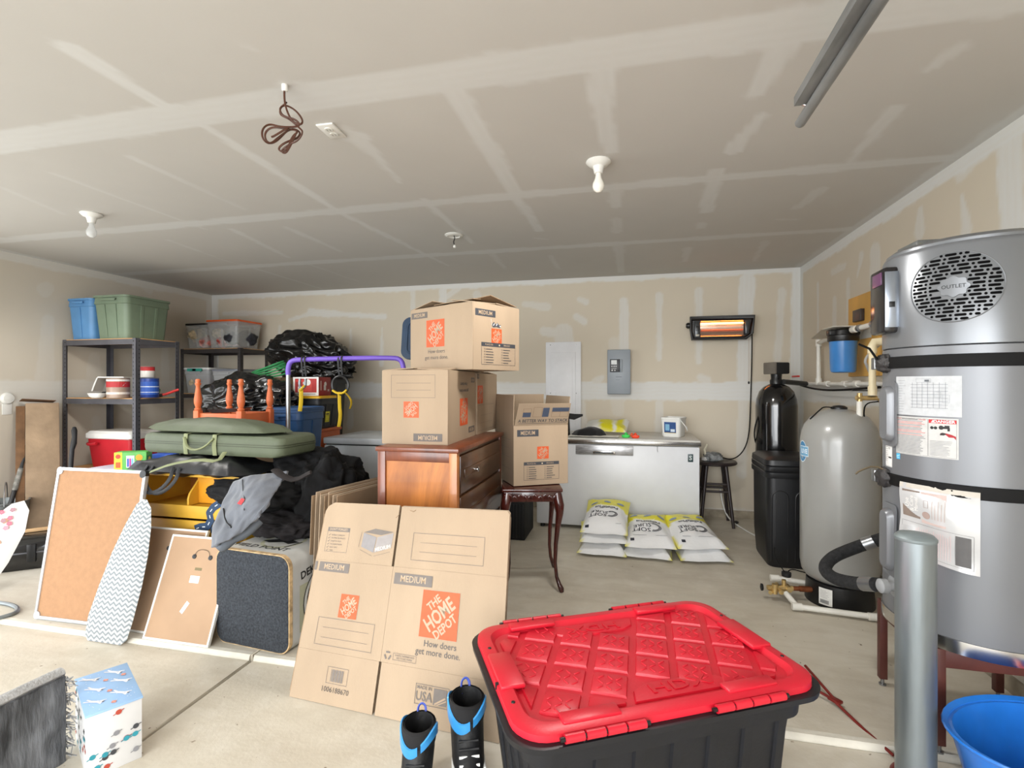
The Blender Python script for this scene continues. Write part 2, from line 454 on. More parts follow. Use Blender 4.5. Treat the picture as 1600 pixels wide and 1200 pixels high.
bseg += [bs_(*a) for a in ((975, 470, 975, 620, 13, 16, .75), (1030, 462, 1030, 560, 10, 10, .65), (1030, 630, 1030, 680, 14, 14, .6), (1092, 455, 1092, 565, 12, 12, .65), (1167, 440, 1162, 600, 26, 18, .9), (1162, 620, 1158, 740, 16, 14, .5),
    (1222, 455, 1215, 560, 13, 10, .6), (728, 440, 690, 470, 10, 8, .6), (692, 445, 692, 480, 12, 12, .8), (645, 455, 645, 500, 8, 8, .6), (453, 500, 485, 490, 6, 12, .7), (485, 488, 600, 495, 14, 9, .75), (350, 490, 440, 488, 8, 10, .6),
    (437, 510, 435, 560, 6, 10, .6), (500, 515, 503, 560, 4, 8, .6), (548, 515, 547, 570, 6, 10, .7), (548, 620, 547, 665, 12, 12, .6), (597, 512, 596, 570, 5, 9, .7), (820, 475, 855, 480, 10, 12, .5), (905, 468, 915, 472, 10, 10, .6), (900, 495, 912, 502, 10, 12, .65), (850, 518, 865, 520, 16, 16, .6),
    (745, 460, 748, 470, 16, 16, .5), (940, 590, 930, 597, 10, 16, .6), (1095, 590, 1105, 594, 10, 14, .6), (1215, 640, 1215, 700, 10, 14, .5), (1035, 695, 1035, 700, 30, 20, .4), (880, 520, 915, 720, 34, 30, .55), (960, 535, 965, 640, 20, 20, .3))]
drywall('wall_back', (XL, YB, 0), (1, 0, 0), (0, 0, 1), XR - XL, HC, 0.016, bseg, TAN, MUD)
def xs_(X, flip):
    def f(x1, y1, x2, y2, w1, w2, st=0.8):
        a, b = atx(x1, y1, X), atx(x2, y2, X); k = math.hypot(a.x, a.y) / FPX / 2
        g = (lambda q: YB - q.y) if flip else (lambda q: q.y - YF)
        return (g(a), a.z, g(b), b.z, w1 * k, w2 * k, st)
    return f
R_ = xs_(XR, True); L_ = xs_(XL, False)
rseg = [(-.1, HC, 9, HC, .075, .085, 1), (-.1, 1.275, 9, 1.275, .085, .085, 1), (0, 0, 0, 3, .085, .085, 1), (0, 0.06, 8, .06, .03, .03, .5)]
rseg += [R_(*a) for a in ((1278, 445, 1278, 560, 9, 9, .7), (1304, 470, 1304, 560, 12, 12, .55), (1325, 440, 1325, 500, 10, 14, .6), (1367, 395, 1367, 440, 30, 30, .6), (1346, 400, 1340, 430, 16, 8, .6), (1437, 330, 1437, 360, 10, 24, .6), (1503, 305, 1510, 360, 8, 20, .7),
    (1578, 230, 1582, 360, 40, 34, .9), (1515, 262, 1500, 275, 14, 14, .6), (1300, 425, 1320, 415, 10, 10, .5))]
rseg += [(YB - y, 0, YB - y, HC, .05, .05, .7) for y in (1.0, -.2, -1.4)]
drywall('wall_right', (XR, YB, 0), (0, -1, 0), (0, 0, 1), YB - YF, HC, 0.016, rseg, TAN, MUD)
lseg = [(0, HC, 9, HC, .09, .07, .9), (0, 1.275, 9, 1.275, .11, .11, .85), (YB - YF, 0, YB - YF, 3, .09, .09, .8)]
lseg += [L_(*a) for a in ((72, 450, 70, 452, 16, 18, .45), (75, 500, 70, 590, 12, 22, .45), (148, 560, 146, 590, 14, 18, .4), (175, 600, 176, 640, 12, 12, .4), (225, 440, 232, 450, 20, 14, .5), (258, 540, 258, 590, 8, 12, .5), (150, 655, 155, 690, 8, 16, .4), (275, 650, 275, 690, 8, 12, .4), (68, 660, 75, 760, 8, 14, .3), (0, 640, 60, 640, 8, 8, .3))]
drywall('wall_left', (XL, YF, 0), (0, 1, 0), (0, 0, 1), YB - YF, HC, 0.016, lseg, (206, 198, 184), (213, 211, 205), hole=(1.0, 4.99, 0.0, 2.2))
drywall('wall_front', (XL, YF, 0), (1, 0, 0), (0, 0, 1), XR - XL, HC, 0.05, [], TAN, MUD, hole=(0.5, 6.7, 0.0, 2.3))
# garage door frames round the two openings
for nm, pts in (('door_1', ((XL - .05, -1.5, 0), (XL - .05, -1.5, 2.2), (XL - .05, 2.49, 2.2), (XL - .05, 2.49, 0))), ('door_2', ((-4.76, YF - .05, 0), (-4.76, YF - .05, 2.3), (1.44, YF - .05, 2.3), (1.44, YF - .05, 0)))):
    e = bpy.data.objects.new(nm, None); COL.objects.link(e); struct(e)
    for a, b in zip(pts, pts[1:]):
        d = V(b) - V(a); g = G(); g.box((V(a) + V(b)) / 2, (abs(d.x) + .09, abs(d.y) + .09, abs(d.z) + .09), .004); g.build('jamb', mat('white_trim', (226, 226, 222), .45), e)

# floor: rear slab a finger higher than the front slabs, a cut joint running into the room
def concrete():
    m, n, p = base_mat('concrete'); tc = n.new('ShaderNodeTexCoord'); co = tc.outputs['Object']
    a = n.noise(co, 1.1, 5, .6, .6); b = n.noise(co, 7, 5, .65); s = n.noise(co, 60, 3)
    mp = n.new('ShaderNodeMapping'); mp.inputs['Scale'].default_value = (.6, 2.6, 1); mp.inputs['Rotation'].default_value = (0, 0, .5); n.link(co, mp.inputs[0]); st = n.noise(mp.outputs[0], 3, 5, .6, .8)
    c = n.ramp(a, [(.32, lin((184, 176, 161))), (.5, lin((199, 192, 177))), (.68, lin((210, 204, 190)))])
    c = n.mix(n.math('MULTIPLY', n.ramp(st, [(.42, (0, 0, 0)), (.62, (1, 1, 1))]), .35), c, lin((176, 166, 148)))
    c = n.mix(n.math('MULTIPLY', n.ramp(b, [(.5, (0, 0, 0)), (.7, (1, 1, 1))]), .35), c, lin((217, 213, 202)))
    sp = n.noise(co, 34, 2, .5); c = n.mix(n.ramp(sp, [(.73, (0, 0, 0)), (.77, (1, 1, 1))]), c, lin((122, 108, 88)))
    n.link(c, p.inputs['Base Color']); p.inputs['Roughness'].default_value = .55; p.inputs['Specular IOR Level'].default_value = .4
    bp = n.new('ShaderNodeBump'); bp.inputs['Strength'].default_value = .18; bp.inputs['Distance'].default_value = .01
    n.link(n.mix(.5, b, s), bp.inputs['Height']); n.link(bp.outputs[0], p.inputs['Normal']); return m
CONC = concrete(); LIP = mat('pale_concrete', (204, 199, 186), .6, vary=.05, vs=12, bump=.15)
fl = bpy.data.objects.new('floor', None); COL.objects.link(fl); struct(fl)
JX = -1.83
for x0, x1, y0, y1, zt in ((XL - .3, JX - .004, 2.155, YB + .1, 0), (JX + .004, XR + .1, 2.155, YB + .1, 0), (XL - .3, JX - .007, YF - .2, 2.14, -.022), (JX + .007, XR + .1, YF - .2, 2.14, -.022)):
    g = G(); g.bx(x0, x1, y0, y1, -.2, zt, .004, 1); g.build('concrete_slab', CONC, fl)
for x0, x1 in ((XL - .3, JX - .012), (JX + .012, XR + .1)):
    g = G(); g.ring([[V((x, 2.141, -.2)), V((x, 2.141, -.02)), V((x, 2.146, -.006)), V((x, 2.153, 0.0005)), V((x, 2.178, .0015)), V((x, 2.178, -.2))] for x in (x0, x1)])
    g.build('slab_edge', LIP, fl)
g = G(); g.bx(XL - .5, XR + .3, YF - 2.5, YB + .3, -.4, -.19); g.build('subgrade', mat('joint_dirt', (88, 78, 64), .9), fl)
g = G(); g.bx(XL - 6, XL - .3, YF - 3, 6, -.3, -.03); g.bx(-8, 6, YF - 8, YF - .2, -.3, -.03)
struct(g.build('driveway', mat('driveway_concrete', (190, 186, 176), .7, bump=.1), None))
STEM = mat('stem_concrete', (158, 148, 130), .8, vary=.1, vs=14, bump=.4, bs=40)
g = G(); g.bx(XL, XR, YB - .014, YB + .05, 0, .075, .003); struct(g.build('baseboard_back', STEM))
g = G(); g.bx(XR - .014, XR + .05, YF, YB, 0, .075, .003); struct(g.build('baseboard_right', STEM))
g = G(); g.bx(XL - .05, XL + .014, 2.5, YB, 0, .075, .003); struct(g.build('baseboard_left', STEM))

# ---------------------------------------------------------------- materials used by many things
WHITE = mat('white_plastic', (224, 224, 220), .4, vary=.02)
BLACK = mat('black_plastic', (16, 17, 19), .38, vary=.15, vs=6, bump=.05)
BLACKM = mat('black_matte', (15, 15, 17), .7, vary=.2, vs=20)
CHROME = mat('chrome', (215, 215, 215), .18, 1.0, vary=.03)
STEEL = mat('steel', (150, 152, 154), .35, .9, vary=.08, vs=5)
BRASS = mat('brass', (206, 178, 122), .35, .75, vary=.1, vs=20)
COPPER = mat('copper', (150, 92, 62), .4, .9, vary=.15, vs=20)
PVC = mat('pvc', (226, 224, 216), .4, vary=.03)
CREAM = mat('cream_pvc', (226, 213, 178), .4, vary=.03)
RUBBER = mat('rubber', (9, 9, 10), .7, vary=.1, spec=.25)
KRAFT = mat('kraft_board', (164, 144, 121), .85, vary=.045, vs=3, bump=.12, bs=160, stretch=(1, 1, .25))
KRAFT_D = mat('kraft_inside', (146, 122, 96), .9, vary=.06, vs=4, bump=.1, bs=120)
KR = (172, 152, 128)
INKG = (98, 91, 86); ORG = (204, 84, 40); INKD = (62, 64, 70)

# ---------------------------------------------------------------- water heater and its stand
WX, WY, WR = 1.31, 2.34, .285
HG = mat('heater_grey', (118, 120, 124), .34, .3, vary=.02, vs=2, spec=.5)
HG2 = mat('heater_shroud_grey', (120, 123, 127), .3, .4, vary=.02, vs=2)
wh = thing('water_heater', 'tall grey hybrid water heater with round slotted outlet grille, on a brown steel stand', 'water heater', (WX, WY, .385))
def wl(p): return V(p) - V((WX, WY, .385))
g = G(); g.lathe([(WR - .03, .435), (WR, .437), (WR, 1.488), (WR - .01, 1.492)], 72); g.build('tank_body', HG, wh, loc=(0, 0, -.385))
g = G(); g.lathe([(WR - .01, 1.490), (WR + .001, 1.494), (WR + .001, 1.845), (WR - .004, 1.857), (WR - .012, 1.862), (WR - .012, 1.872), (WR - .03, 1.886), (.05, 1.89)], 72); g.build('top_shroud', HG2, wh, loc=(0, 0, -.385))
g = G(); g.lathe([(WR - .02, .386), (WR + .003, .388), (WR + .005, .412), (WR + .004, .436), (WR - .02, .438)], 72); g.build('base_ring', CHROME, wh, loc=(0, 0, -.385))
def cm(a0, z0, rr_=WR): return cyl_map(0, 0, rr_, a0, z0 - .385)
def onheater(r, deg, z): return V((r * math.cos(R(deg)), r * math.sin(R(deg)), z - .385))
# outlet grille: rows of slots and holes within an ellipse, plate with the word in the middle
GA, GZ, GU, GV = -129.3, 1.699, .132, .122
gm = cm(GA, GZ, WR + .0012)
DARK = mat('grille_dark', (8, 8, 9), .9, vary=0, spec=.1)
def capsule(f, u, v, L, h, n=5):
    vs = []
    for s in (1, -1):
        for i in range(n + 1):
            a = R(-90 + 180 * i / n) if s > 0 else R(90 + 180 * i / n)
            vs.append(f(u + s * max(0, L / 2 - h / 2) + h / 2 * math.cos(a), v + h / 2 * math.sin(a), .0009))
    return vs
row = 0; v = -GV + .006
while v < GV - .003:
    half = GU * math.sqrt(max(0, 1 - (v / GV) ** 2)); u = -half + .004; k = row
    while u < half - .008:
        L = .034 if (k % 2 == 0) else .0095
        L = min(L, half - u)
        if not ((u + L / 2) / .048) ** 2 + (v / .040) ** 2 < 1 and L > .005:
            vs = capsule(gm, u + L / 2, v, L, .0092)
            me = bpy.data.meshes.new('vent_slot'); me.from_pydata([tuple(p) for p in vs], [], [tuple(range(len(vs)))]); me.update()
            obj('vent_slot', me, DARK, wh, 0)
        u += L + .0055; k += 1
    row += 1; v += .0136
g = G(); rim = [gm((GU + .004) * math.cos(t), (GV + .004) * math.sin(t), .0006) for t in [2 * PI * i / 60 for i in range(61)]]; g.tube(rim, .0022, 6); g.build('grille_rim', HG2, wh)
g = G()
sp = []
for i in range(48):
    t = 2 * PI * i / 48; k = 1 + .09 * math.cos(8 * t); sp.append((.044 * k * math.cos(t), .036 * k * math.sin(t)))
g.ring([[gm(x * s, y * s, o) for x, y in sp] for s, o in ((1, .0002), (.97, .0035), (.4, .0036))]); pl = g.build('grille_plate', HG2, wh)
prints(pl, cm(GA, GZ, WR + .0045), [('T', 'OUTLET', 0, 0, .0185, (40, 42, 44), 0, .012)], 'lettering')
# control panel
g = G(); cpM = Matrix.Translation(onheater(WR + .006, 176, 1.685)) @ Matrix.Rotation(R(176), 4, 'Z')
def cbox(x, y, z, dx, dy, dz, bev, m, name, par=wh):
    g = G(); g.box((0, 0, 0), (dx, dy, dz), bev)
    for q in g.bm.verts: q.co = cpM @ (q.co + V((x, y, z)))
    return g.build(name, m, par)
cp = cbox(0, 0, 0, .062, .15, .262, .012, mat('panel_black', (30, 28, 30), .15, vary=0), 'control_panel')
cbox(.004, .0775, 0, .05, .006, .222, .002, mat('panel_silver', (150, 158, 170), .25, .8, vary=.02), 'side_trim', cp)
cbox(.006, .0805, -.02, .02, .004, .022, .001, BLACK, 'socket', cp)
cbox(.0325, .01, .088, .004, .09, .05, .001, mat('display', (70, 40, 66), .3, vary=0, emit=(160, 100, 150), es=.12), 'display', cp)
# stickers
m_ = cm(-170.5, 1.231)
W1 = .228
it = [('R', 0, 0, W1, .148, (184, 187, 190))]
rnd = random.Random(3)
for i in range(13): it.append(('L', .014, .012 + i * .010, .014 + rnd.uniform(.015, .034), .012 + i * .010, .0008, (104, 108, 116)))
for i in range(7): it.append(('L', .075 + i * .018, .03, .075 + i * .018, .125, .0009, (112, 116, 124)))
for i in range(8): it.append(('L', .07, .03 + i * .0125, .19, .03 + i * .0125, .0009, (112, 116, 124)))
it += [('F', .09, .125, .05, .014, .0008, (140, 144, 150)), ('R', .12, .128, .014, .007, (90, 94, 100)), ('F', .15, .07, .02, .02, .0008, (150, 154, 160)), ('F', .175, .05, .02, .03, .0008, (150, 154, 160))]
prints(wh, m_, it, 'wiring_sticker', 10)
m_ = cm(-170.5, 1.079); it = [('R', 0, 0, .219, .146, (190, 190, 188)), ('F', .003, .003, .126, .138, .0009, (90, 90, 90)), ('F', .131, .003, .083, .138, .0009, (90, 90, 90)),
    ('R', .132, .127, .081, .013, (188, 38, 44)), ('T', 'DANGER', .178, .1335, .0135, (240, 240, 240), 0, .02, 1.15), ('P', [(.139, .129), (.151, .129), (.145, .139)], (240, 240, 240)),
    ('C', .142, .110, .0055, (30, 30, 30)), ('C', .153, .110, .0055, (30, 30, 30)), ('C', .170, .112, .0075, (30, 30, 30)), ('R', .172, .108, .022, .008, (30, 30, 30)), ('R', .180, .114, .014, .006, (30, 30, 30)), ('R', .188, .100, .007, .012, (30, 30, 30)),
    ('P', [(.170, .088), (.184, .086), (.192, .078), (.206, .078), (.212, .070), (.212, .082), (.200, .088), (.186, .092), (.172, .094)], (160, 30, 40)), ('P', [(.166, .084), (.178, .084), (.186, .090), (.176, .094), (.168, .092)], (40, 34, 34)),
    ('T', 'DANGER', .016, .137, .006, (188, 38, 44), 0, .01), ('T', 'DANGER', .11, .137, .006, (188, 38, 44), 0, .01), ('L', .03, .137, .095, .137, .003, (110, 110, 110))]
for i in range(24):
    y = .131 - i * .0053; c = (196, 74, 66) if i in (1, 2, 4, 7, 8, 10) else (104, 104, 108); it.append(('L', .007, y, .122 - rnd.uniform(0, .02), y, .0016, c))
for i in range(11): it.append(('L', .136, .062 - i * .0052, .205 - rnd.uniform(0, .03), .062 - i * .0052, .0014, (130, 130, 132)))
prints(wh, m_, it, 'warning_sticker', 10)
prints(wh, cm(-170.2, 1.055), [('R', 0, 0, .019, .022, (80, 175, 220)), ('T', 'ENERGY', .0095, .013, .005, (230, 240, 245), 20), ('L', .003, .006, .016, .006, .001, (230, 240, 245))], 'energy_sticker', 3)
it = [('R', 0, 0, .055, .125, (228, 228, 226)), ('F', .002, .002, .051, .121, .0008, (110, 110, 112)), ('T', 'UL', .035, .075, .012, (80, 80, 80)), ('R', .028, .035, .022, .006, (40, 40, 40))]
for i in range(12): it.append(('L', .006, .112 - i * .008, .006 + rnd.uniform(.012, .022), .112 - i * .008, .0012, (130, 130, 130)))
prints(wh, cm(-186.5, 1.015), it, 'rating_sticker', 6)
# two element covers on the left flank, drain fitting, junction box on top
for z0, z1 in ((1.10, 1.36), (.58, .87)):
    a = 182; M = Matrix.Translation(onheater(WR + .004, a, (z0 + z1) / 2)) @ Matrix.Rotation(R(a), 4, 'Z')
    g = G(); g.prism(rr(.10, z1 - z0, .02), -.002, .002); g.ring([[V((x * s, y * (1 - (1 - s) * .4), z)) for x, y in rr(.075, (z1 - z0) * .86, .03)] for s, z in ((1, .002), (.94, .014), (.75, .024), (.3, .026))], False, True)
    Q = M @ Matrix(((0, 0, 1, 0), (1, 0, 0, 0), (0, 1, 0, 0), (0, 0, 0, 1)))
    for q in g.bm.verts: q.co = Q @ q.co
    g.build('element_cover', HG, wh)
a = 188; M = Matrix.Translation(onheater(WR - .004, a, .545)) @ Matrix.Rotation(R(a), 4, 'Z') @ Matrix.Rotation(PI / 2, 4, 'Y')
g = G(); g.lathe([(.042, 0), (.042, .008), (.018, .01), (.018, .035), (.028, .037), (.028, .06), (.02, .066), (.012, .068)], 20, M=M); g.build('drain_valve', mat('valve_grey', (148, 150, 152), .45), wh)
g = G(); g.bx(-.20, .02, -.02, .14, 1.886 - .385, 1.925 - .385, .012); jb = g.build('junction_cover', mat('cover_grey', (96, 98, 96), .5), wh)
g = G(); g.bx(-.19, -.165, -.026, -.018, 1.893 - .385, 1.907 - .385, .001); g.build('tag', mat('yellow_tag', (226, 208, 40), .5), jb)
# straps
def strap(z0, z1, r, nm, lab, tilt=0):
    t = thing('tie_strap', lab, 'strap', (WX, WY, z0))
    g = G(); g.lathe([(r, 0), (r + .004, .002), (r + .005, (z1 - z0) / 2), (r + .004, z1 - z0 - .002), (r, z1 - z0)], 72, cap=False)
    g.build('strap_band', RUBBER, t)
    c = V((r * math.cos(R(172)), r * math.sin(R(172)), (z1 - z0) / 2))
    blob('strap_knot', c + V((-.006, -.015, 0)), (.022, .034, .034), mat('rubber_knot', (44, 42, 42), .6, vary=.2), t, seed=z0 * 10, amp=.25, freq=1.6, ridge=.5, sub=4)
    g = G(); g.box(c + V((-.026, .02, .0)), (.018, .03, .05), .004); g.build('buckle', STEEL, t)
    return t
s1 = strap(1.412, 1.458, WR + .0035, 'a', 'black rubber strap wrapped round the water heater under its outlet grille')
s2 = strap(.945, .992, WR + .0035, 'b', 'black rubber strap wrapped round the water heater above the bagged manual')
g = G(); p0 = V((-.31, .03, .03)); g.tube([p0, p0 + V((-.03, .01, .055)), p0 + V((-.06, .03, .075))], .013, 8, flat=.35); g.build('strap_tail', RUBBER, s1)
g = G(); g.tube([(-.29, .0, .05), (-.33, .02, .07), (-.38, .03, .045), (-.395, .03, .03)], .004, 6, smooth=1); g.build('strap_hook', mat('hook_metal', (120, 108, 88), .4, .8), s2)
# manual in a plastic bag
mb = thing('manual_bag', 'clear plastic bag with printed manual hanging on the front of the water heater', 'bag', (WX, WY, .70))
def mbf(u, v, off=0.0):
    a = R(-163.5) + u / WR; z = .272 - .262 * (1 - v) + .0 - (u / .24) * .03 * (1 - v) * 1.0
    q = WR + .0115 + off + .006 * math.sin(u * 40 + v * 3) * (1 - v) + .004 * math.sin(v * 9 + u * 15)
    return V((q * math.cos(a), q * math.sin(a), z))
W2 = .24
g = G(); g.shell(lambda u, v: mbf(u * W2, v), 24, 24, .006)
g.build('bag_film', mat('film_white', (188, 188, 188), .2, vary=.03, vs=10, coat=.6), mb)
def mbp(u, v, off=0.0): return mbf(u, v / .262, off)
TX = (170, 150, 140)
it = [('R', .0, .245, W2, .017, (188, 182, 172)), ('R', .012, .138, .062, .10, (122, 108, 98)), ('T', 'Use', .03, .19, .022, (225, 222, 216), 90), ('T', '& Care', .047, .19, .02, (225, 222, 216), 90), ('T', 'Manual', .063, .19, .018, (225, 222, 216), 90),
    ('R', .078, .128, .075, .11, (190, 170, 164)), ('C', .095, .158, .013, (160, 140, 132)), ('F', .088, .185, .014, .025, .001, (150, 130, 122)), ('F', .01, .012, .215, .108, .0009, (110, 108, 108)), ('R', .178, .018, .04, .095, (86, 84, 84)),
    ('T', 'HEATER', .19, .06, .011, (220, 220, 220), 90), ('L', .205, .03, .205, .10, .0012, (220, 220, 220)), ('L', .212, .03, .212, .09, .0012, (220, 220, 220))]
for i in range(16): it.append(('L', .06 + i * .007, .022, .06 + i * .007, .108 - rnd.uniform(0, .01), .0013, (206, 176, 176)))
for i in range(5): it.append(('L', .115 + i * .009, .15, .115 + i * .009, .20 + rnd.uniform(0, .02), .0014, TX))
for i in range(5): it.append(('L', .018, .10 - i * .006, .05, .10 - i * .006, .001, (150, 150, 154)))
prints(mb, mbp, it, 'manual_print', 6)
# stand
BR = mat('brown_paint', (86, 44, 36), .5, vary=.08, vs=12)
stn = thing('water_heater_stand', 'brown painted steel stand with square legs under the grey water heater', 'stand', (1.31, 2.37, 0))
X0, X1, Y0, Y1 = 1.105 - 1.31, 1.54 - 1.31, 2.158 - 2.37, 2.585 - 2.37
for x in (X0, X1):
    for y in (Y0, Y1):
        z0 = .0 if True else 0
        g = G(); g.bx(x - .015, x + .015, y - .015, y + .015, .03, .384, .002); l = g.build('leg', BR, stn)
        g = G(); g.cyl((x, y, .0), (x, y, .032), .007); g.cyl((x, y, 0), (x, y, .006), .014); g.build('foot_bolt', STEEL, l)
for a, b in (((X0, Y0), (X1, Y0)), ((X0, Y1), (X1, Y1)), ((X0, Y0), (X0, Y1)), ((X1, Y0), (X1, Y1))):
    g = G(); g.bx(min(a[0], b[0]) - .0148, max(a[0], b[0]) + .0148, min(a[1], b[1]) - .0148, max(a[1], b[1]) + .0148, .318, .383, .002); g.build('rail', BR, stn)
# bollard
bo = thing('bollard', 'round galvanized steel bollard with flat cap in front of the water heater', 'bollard', (.938, 1.965, -.022))
g = G(); g.lathe([(.057, 0), (.057, .850)], 40); g.build('post', mat('galvanized', (138, 146, 150), .38, .75, vary=.09, vs=14, stretch=(1, 1, .15), bump=.05), bo)
g = G(); g.lathe([(.0575, .846), (.059, .849), (.059, .856), (.05, .866), (.02, .872), (.0, .873)], 40); g.build('cap', mat('cap_grey', (128, 138, 140), .5, .4, vary=.06), bo)
# foam insulated hose between heater and pressure tank
hp = [at(1392, 838, 2.42), at(1368, 845, 2.45), at(1335, 856, 2.5), at(1300, 870, 2.5), at(1286, 888, 2.45), at(1300, 903, 2.38), at(1330, 911, 2.28), at(1362, 913, 2.17), at(1385, 914, 2.14)]
g = G(); g.tube(hp, .0285, 14, smooth=3); ho = tag(g.build('insulated_hose', mat('foam_black', (30, 30, 31), .95, vary=.25, vs=60, bump=.5, bs=90)), 'bent hose in black foam insulation with silver tape, beside the grey water heater', 'hose')
for i, (a, b) in enumerate(((0.92, 0.985), (0.10, 0.17))):
    pass
g = G(); g.cyl(hp[1].lerp(hp[2], .05), hp[1].lerp(hp[2], .55), .0305); g.build('silver_tape', mat('foil_tape', (150, 152, 155), .3, .8), ho)
g = G(); g.cyl(hp[6].lerp(hp[7], .55), hp[7].lerp(hp[8], .2), .0305); g.build('silver_tape', MATS['foil_tape'], ho)

# ---------------------------------------------------------------- grey pressure tank
PX, PY, PR = 1.268, 3.52, .214
pt = thing('pressure_tank', 'tall grey well pressure tank with blue oval logo and black base ring', 'tank', (PX, PY, 0))
prof = [(.10, .125), (.15, .135), (.185, .155), (.205, .185), (PR, .24), (PR, .98), (.208, 1.04), (.19, 1.095), (.155, 1.145), (.11, 1.175), (.06, 1.192), (.03, 1.196)]
g = G(); g.lathe(prof, 56); g.build('tank_body', mat('tank_grey', (150, 150, 147), .28, .0, vary=.02, vs=3, spec=.6, coat=.3), pt)
g = G(); g.lathe([(.185, 0), (.187, .004), (.178, .135), (.165, .14)], 40); bsr = g.build('base_ring', BLACK, pt)
g = G(); g.lathe([(.045, 1.192), (.045, 1.205), (.03, 1.215), (.012, 1.217)], 20); g.build('top_cap', BLACK, pt)
g = G(); g.tube([(-.02, 0, 1.20), (-.09, -.02, 1.21), (-.12, -.04, 1.19), (-.17, -.02, 1.13)], .004, 6, smooth=2); g.build('air_line', RUBBER, pt)
lm = cyl_map(0, 0, PR + .0005, -173, .93)
el = lambda rx, ry, cx=0, cy=0: [(cx + rx * math.cos(2 * PI * i / 28), cy + ry * math.sin(2 * PI * i / 28)) for i in range(28)]
prints(pt, lm, [('P', el(.046, .068), (210, 224, 232)), ('P', el(.042, .062), (66, 130, 176)), ('R', -.028, -.03, .088, .064, (216, 228, 234)), ('R', -.024, -.026, .080, .056, (110, 164, 200)), ('T', 'LITE', .018, .001, .038, (236, 242, 246), 0, .03, .9)], 'logo_decal', 8)
it = [('R', 0, 0, .075, .10, (226, 226, 222))] + [('L', .008, .085 - i * .008, .06 - rnd.uniform(0, .02), .085 - i * .008, .0015, (150, 150, 150)) for i in range(6)] + [('R', .008 + i * .0028, .01, .0014, .022, (40, 40, 40)) for i in range(18)]
prints(bsr, cyl_map(0, 0, .187, -143, .02), it, 'label', 5)

# ---------------------------------------------------------------- softener, brine tank
st_ = thing('water_softener', 'tall black resin tank with boxy control head standing by the corner', 'water softener', (1.234, 4.77, 0))
GLB = mat('gloss_black', (18, 18, 19), .16, vary=.05, coat=.5, bump=.05, bs=18)
g = G(); g.lathe([(.15, 0), (.16, .03), (.165, .06), (.165, 1.16), (.158, 1.22), (.135, 1.285), (.10, 1.325), (.055, 1.35), (.045, 1.352)], 44); g.build('resin_tank', GLB, st_)
g = G(); g.lathe([(.05, 1.345), (.052, 1.38), (.042, 1.395), (.045, 1.435)], 20); g.build('valve_body', BLACK, st_)
g = G(); g.box((0.0, -.03, 1.485), (.13, .15, .098), .01, rot=Matrix.Rotation(R(20), 3, 'Z')); g.build('control_head', BLACKM, st_)
g = G(); g.box((-.064, -.055, 1.485), (.024, .152, .10), .006, rot=Matrix.Rotation(R(20), 3, 'Z')); g.build('head_cover', mat('head_grey', (108, 102, 94), .6), st_)
bt = thing('brine_tank', 'squat black plastic salt tank with ribbed lid beside the grey pressure tank', 'salt tank', (1.168, 4.262, 0))
def rings(spec, r=.05, k=5): return [[V((x, y, z)) for x, y in rr(w_, d_, r, k)] for w_, d_, z in spec]
BP = mat('tank_black', (20, 21, 24), .42, vary=.08, bump=.08, bs=120)
g = G(); g.ring(rings([(.33, .41, 0), (.345, .43, .02), (.37, .455, .2), (.375, .47, .68), (.375, .47, .70)], .06)); g.build('tank_body', BP, bt)
g = G(); g.ring(rings([(.395, .49, .66), (.40, .495, .665), (.40, .495, .70), (.39, .485, .705), (.40, .495, .712), (.40, .495, .742), (.388, .483, .748), (.398, .493, .755), (.39, .485, .79), (.34, .43, .808), (.2, .25, .815)], .06)); g.build('lid', BP, bt)
for sx in (-.10, .06):
    g = G(); pts = [(sx - .055, 0, .05), (sx - .055, 0, .52)] + [(sx + .055 * math.cos(R(t)), 0, .52 + .05 * math.sin(R(t))) for t in range(180, -1, -20)] + [(sx + .055, 0, .05)]
    g.tube([(x, -.2125 - .0175 * min(1, z / .2) - .0055 * z, z) for x, y, z in pts], .005, 6); g.build('moulded_arch', BP, bt)

# ---------------------------------------------------------------- pipes on the floor
def tubes(name, label, cat, runs, m, loc=(0, 0, 0), part='pipe'):
    t = thing(name, label, cat, loc)
    for i, (pts, r) in enumerate(runs):
        g = G(); g.tube([V(p) - V(loc) for p in pts], r, 10); g.build(part, m, t)
    return t
a0, a1, a2, a3 = atz(1211, 903, .05), atz(1268, 912, .05), atz(1228, 927, .06), atz(1246, 948, .028)
a4 = atz(1366, 964, .028)
pr = tubes('floor_pipe_run', 'white plastic pipe run lying on the floor in front of the grey tank', 'pipe', [((a0, a1), .0165), ((a2, a3), .0165), ((a3, a4), .0165)], PVC)
for p in (a3, a4.lerp(a3, .0), a0):
    g = G(); g.cyl(p + V((-.03, 0, 0)), p + V((.025, 0, 0)), .0215, n=12); g.build('coupling', PVC, pr)
vc = atz(1222, 918, .075)
vm = thing('brass_manifold', 'brass valve manifold with gauge at the end of the floor pipes', 'valve', vc)
for p, q, r in (((-.09, -.02, 0), (.06, 0, 0), .016), ((-.02, -.06, -.01), (-.02, .05, .0), .014), ((-.05, -.03, -.03), (-.05, -.03, .03), .017), ((.01, 0, -.02), (.01, 0, .05), .013), ((.035, -.03, 0), (.035, .03, 0), .017), ((-.08, -.05, -.02), (-.05, 0, -.02), .012)):
    g = G(); g.cyl(p, q, r); g.build('fitting', BRASS, vm)
g = G(); g.lathe([(.02, 0), (.022, .004), (.022, .012), (.008, .016)], 14, c=(-.115, -.02, 0), M=Matrix.Rotation(-PI / 2, 4, 'Y')); g.build('valve_knob', BLACK, vm)
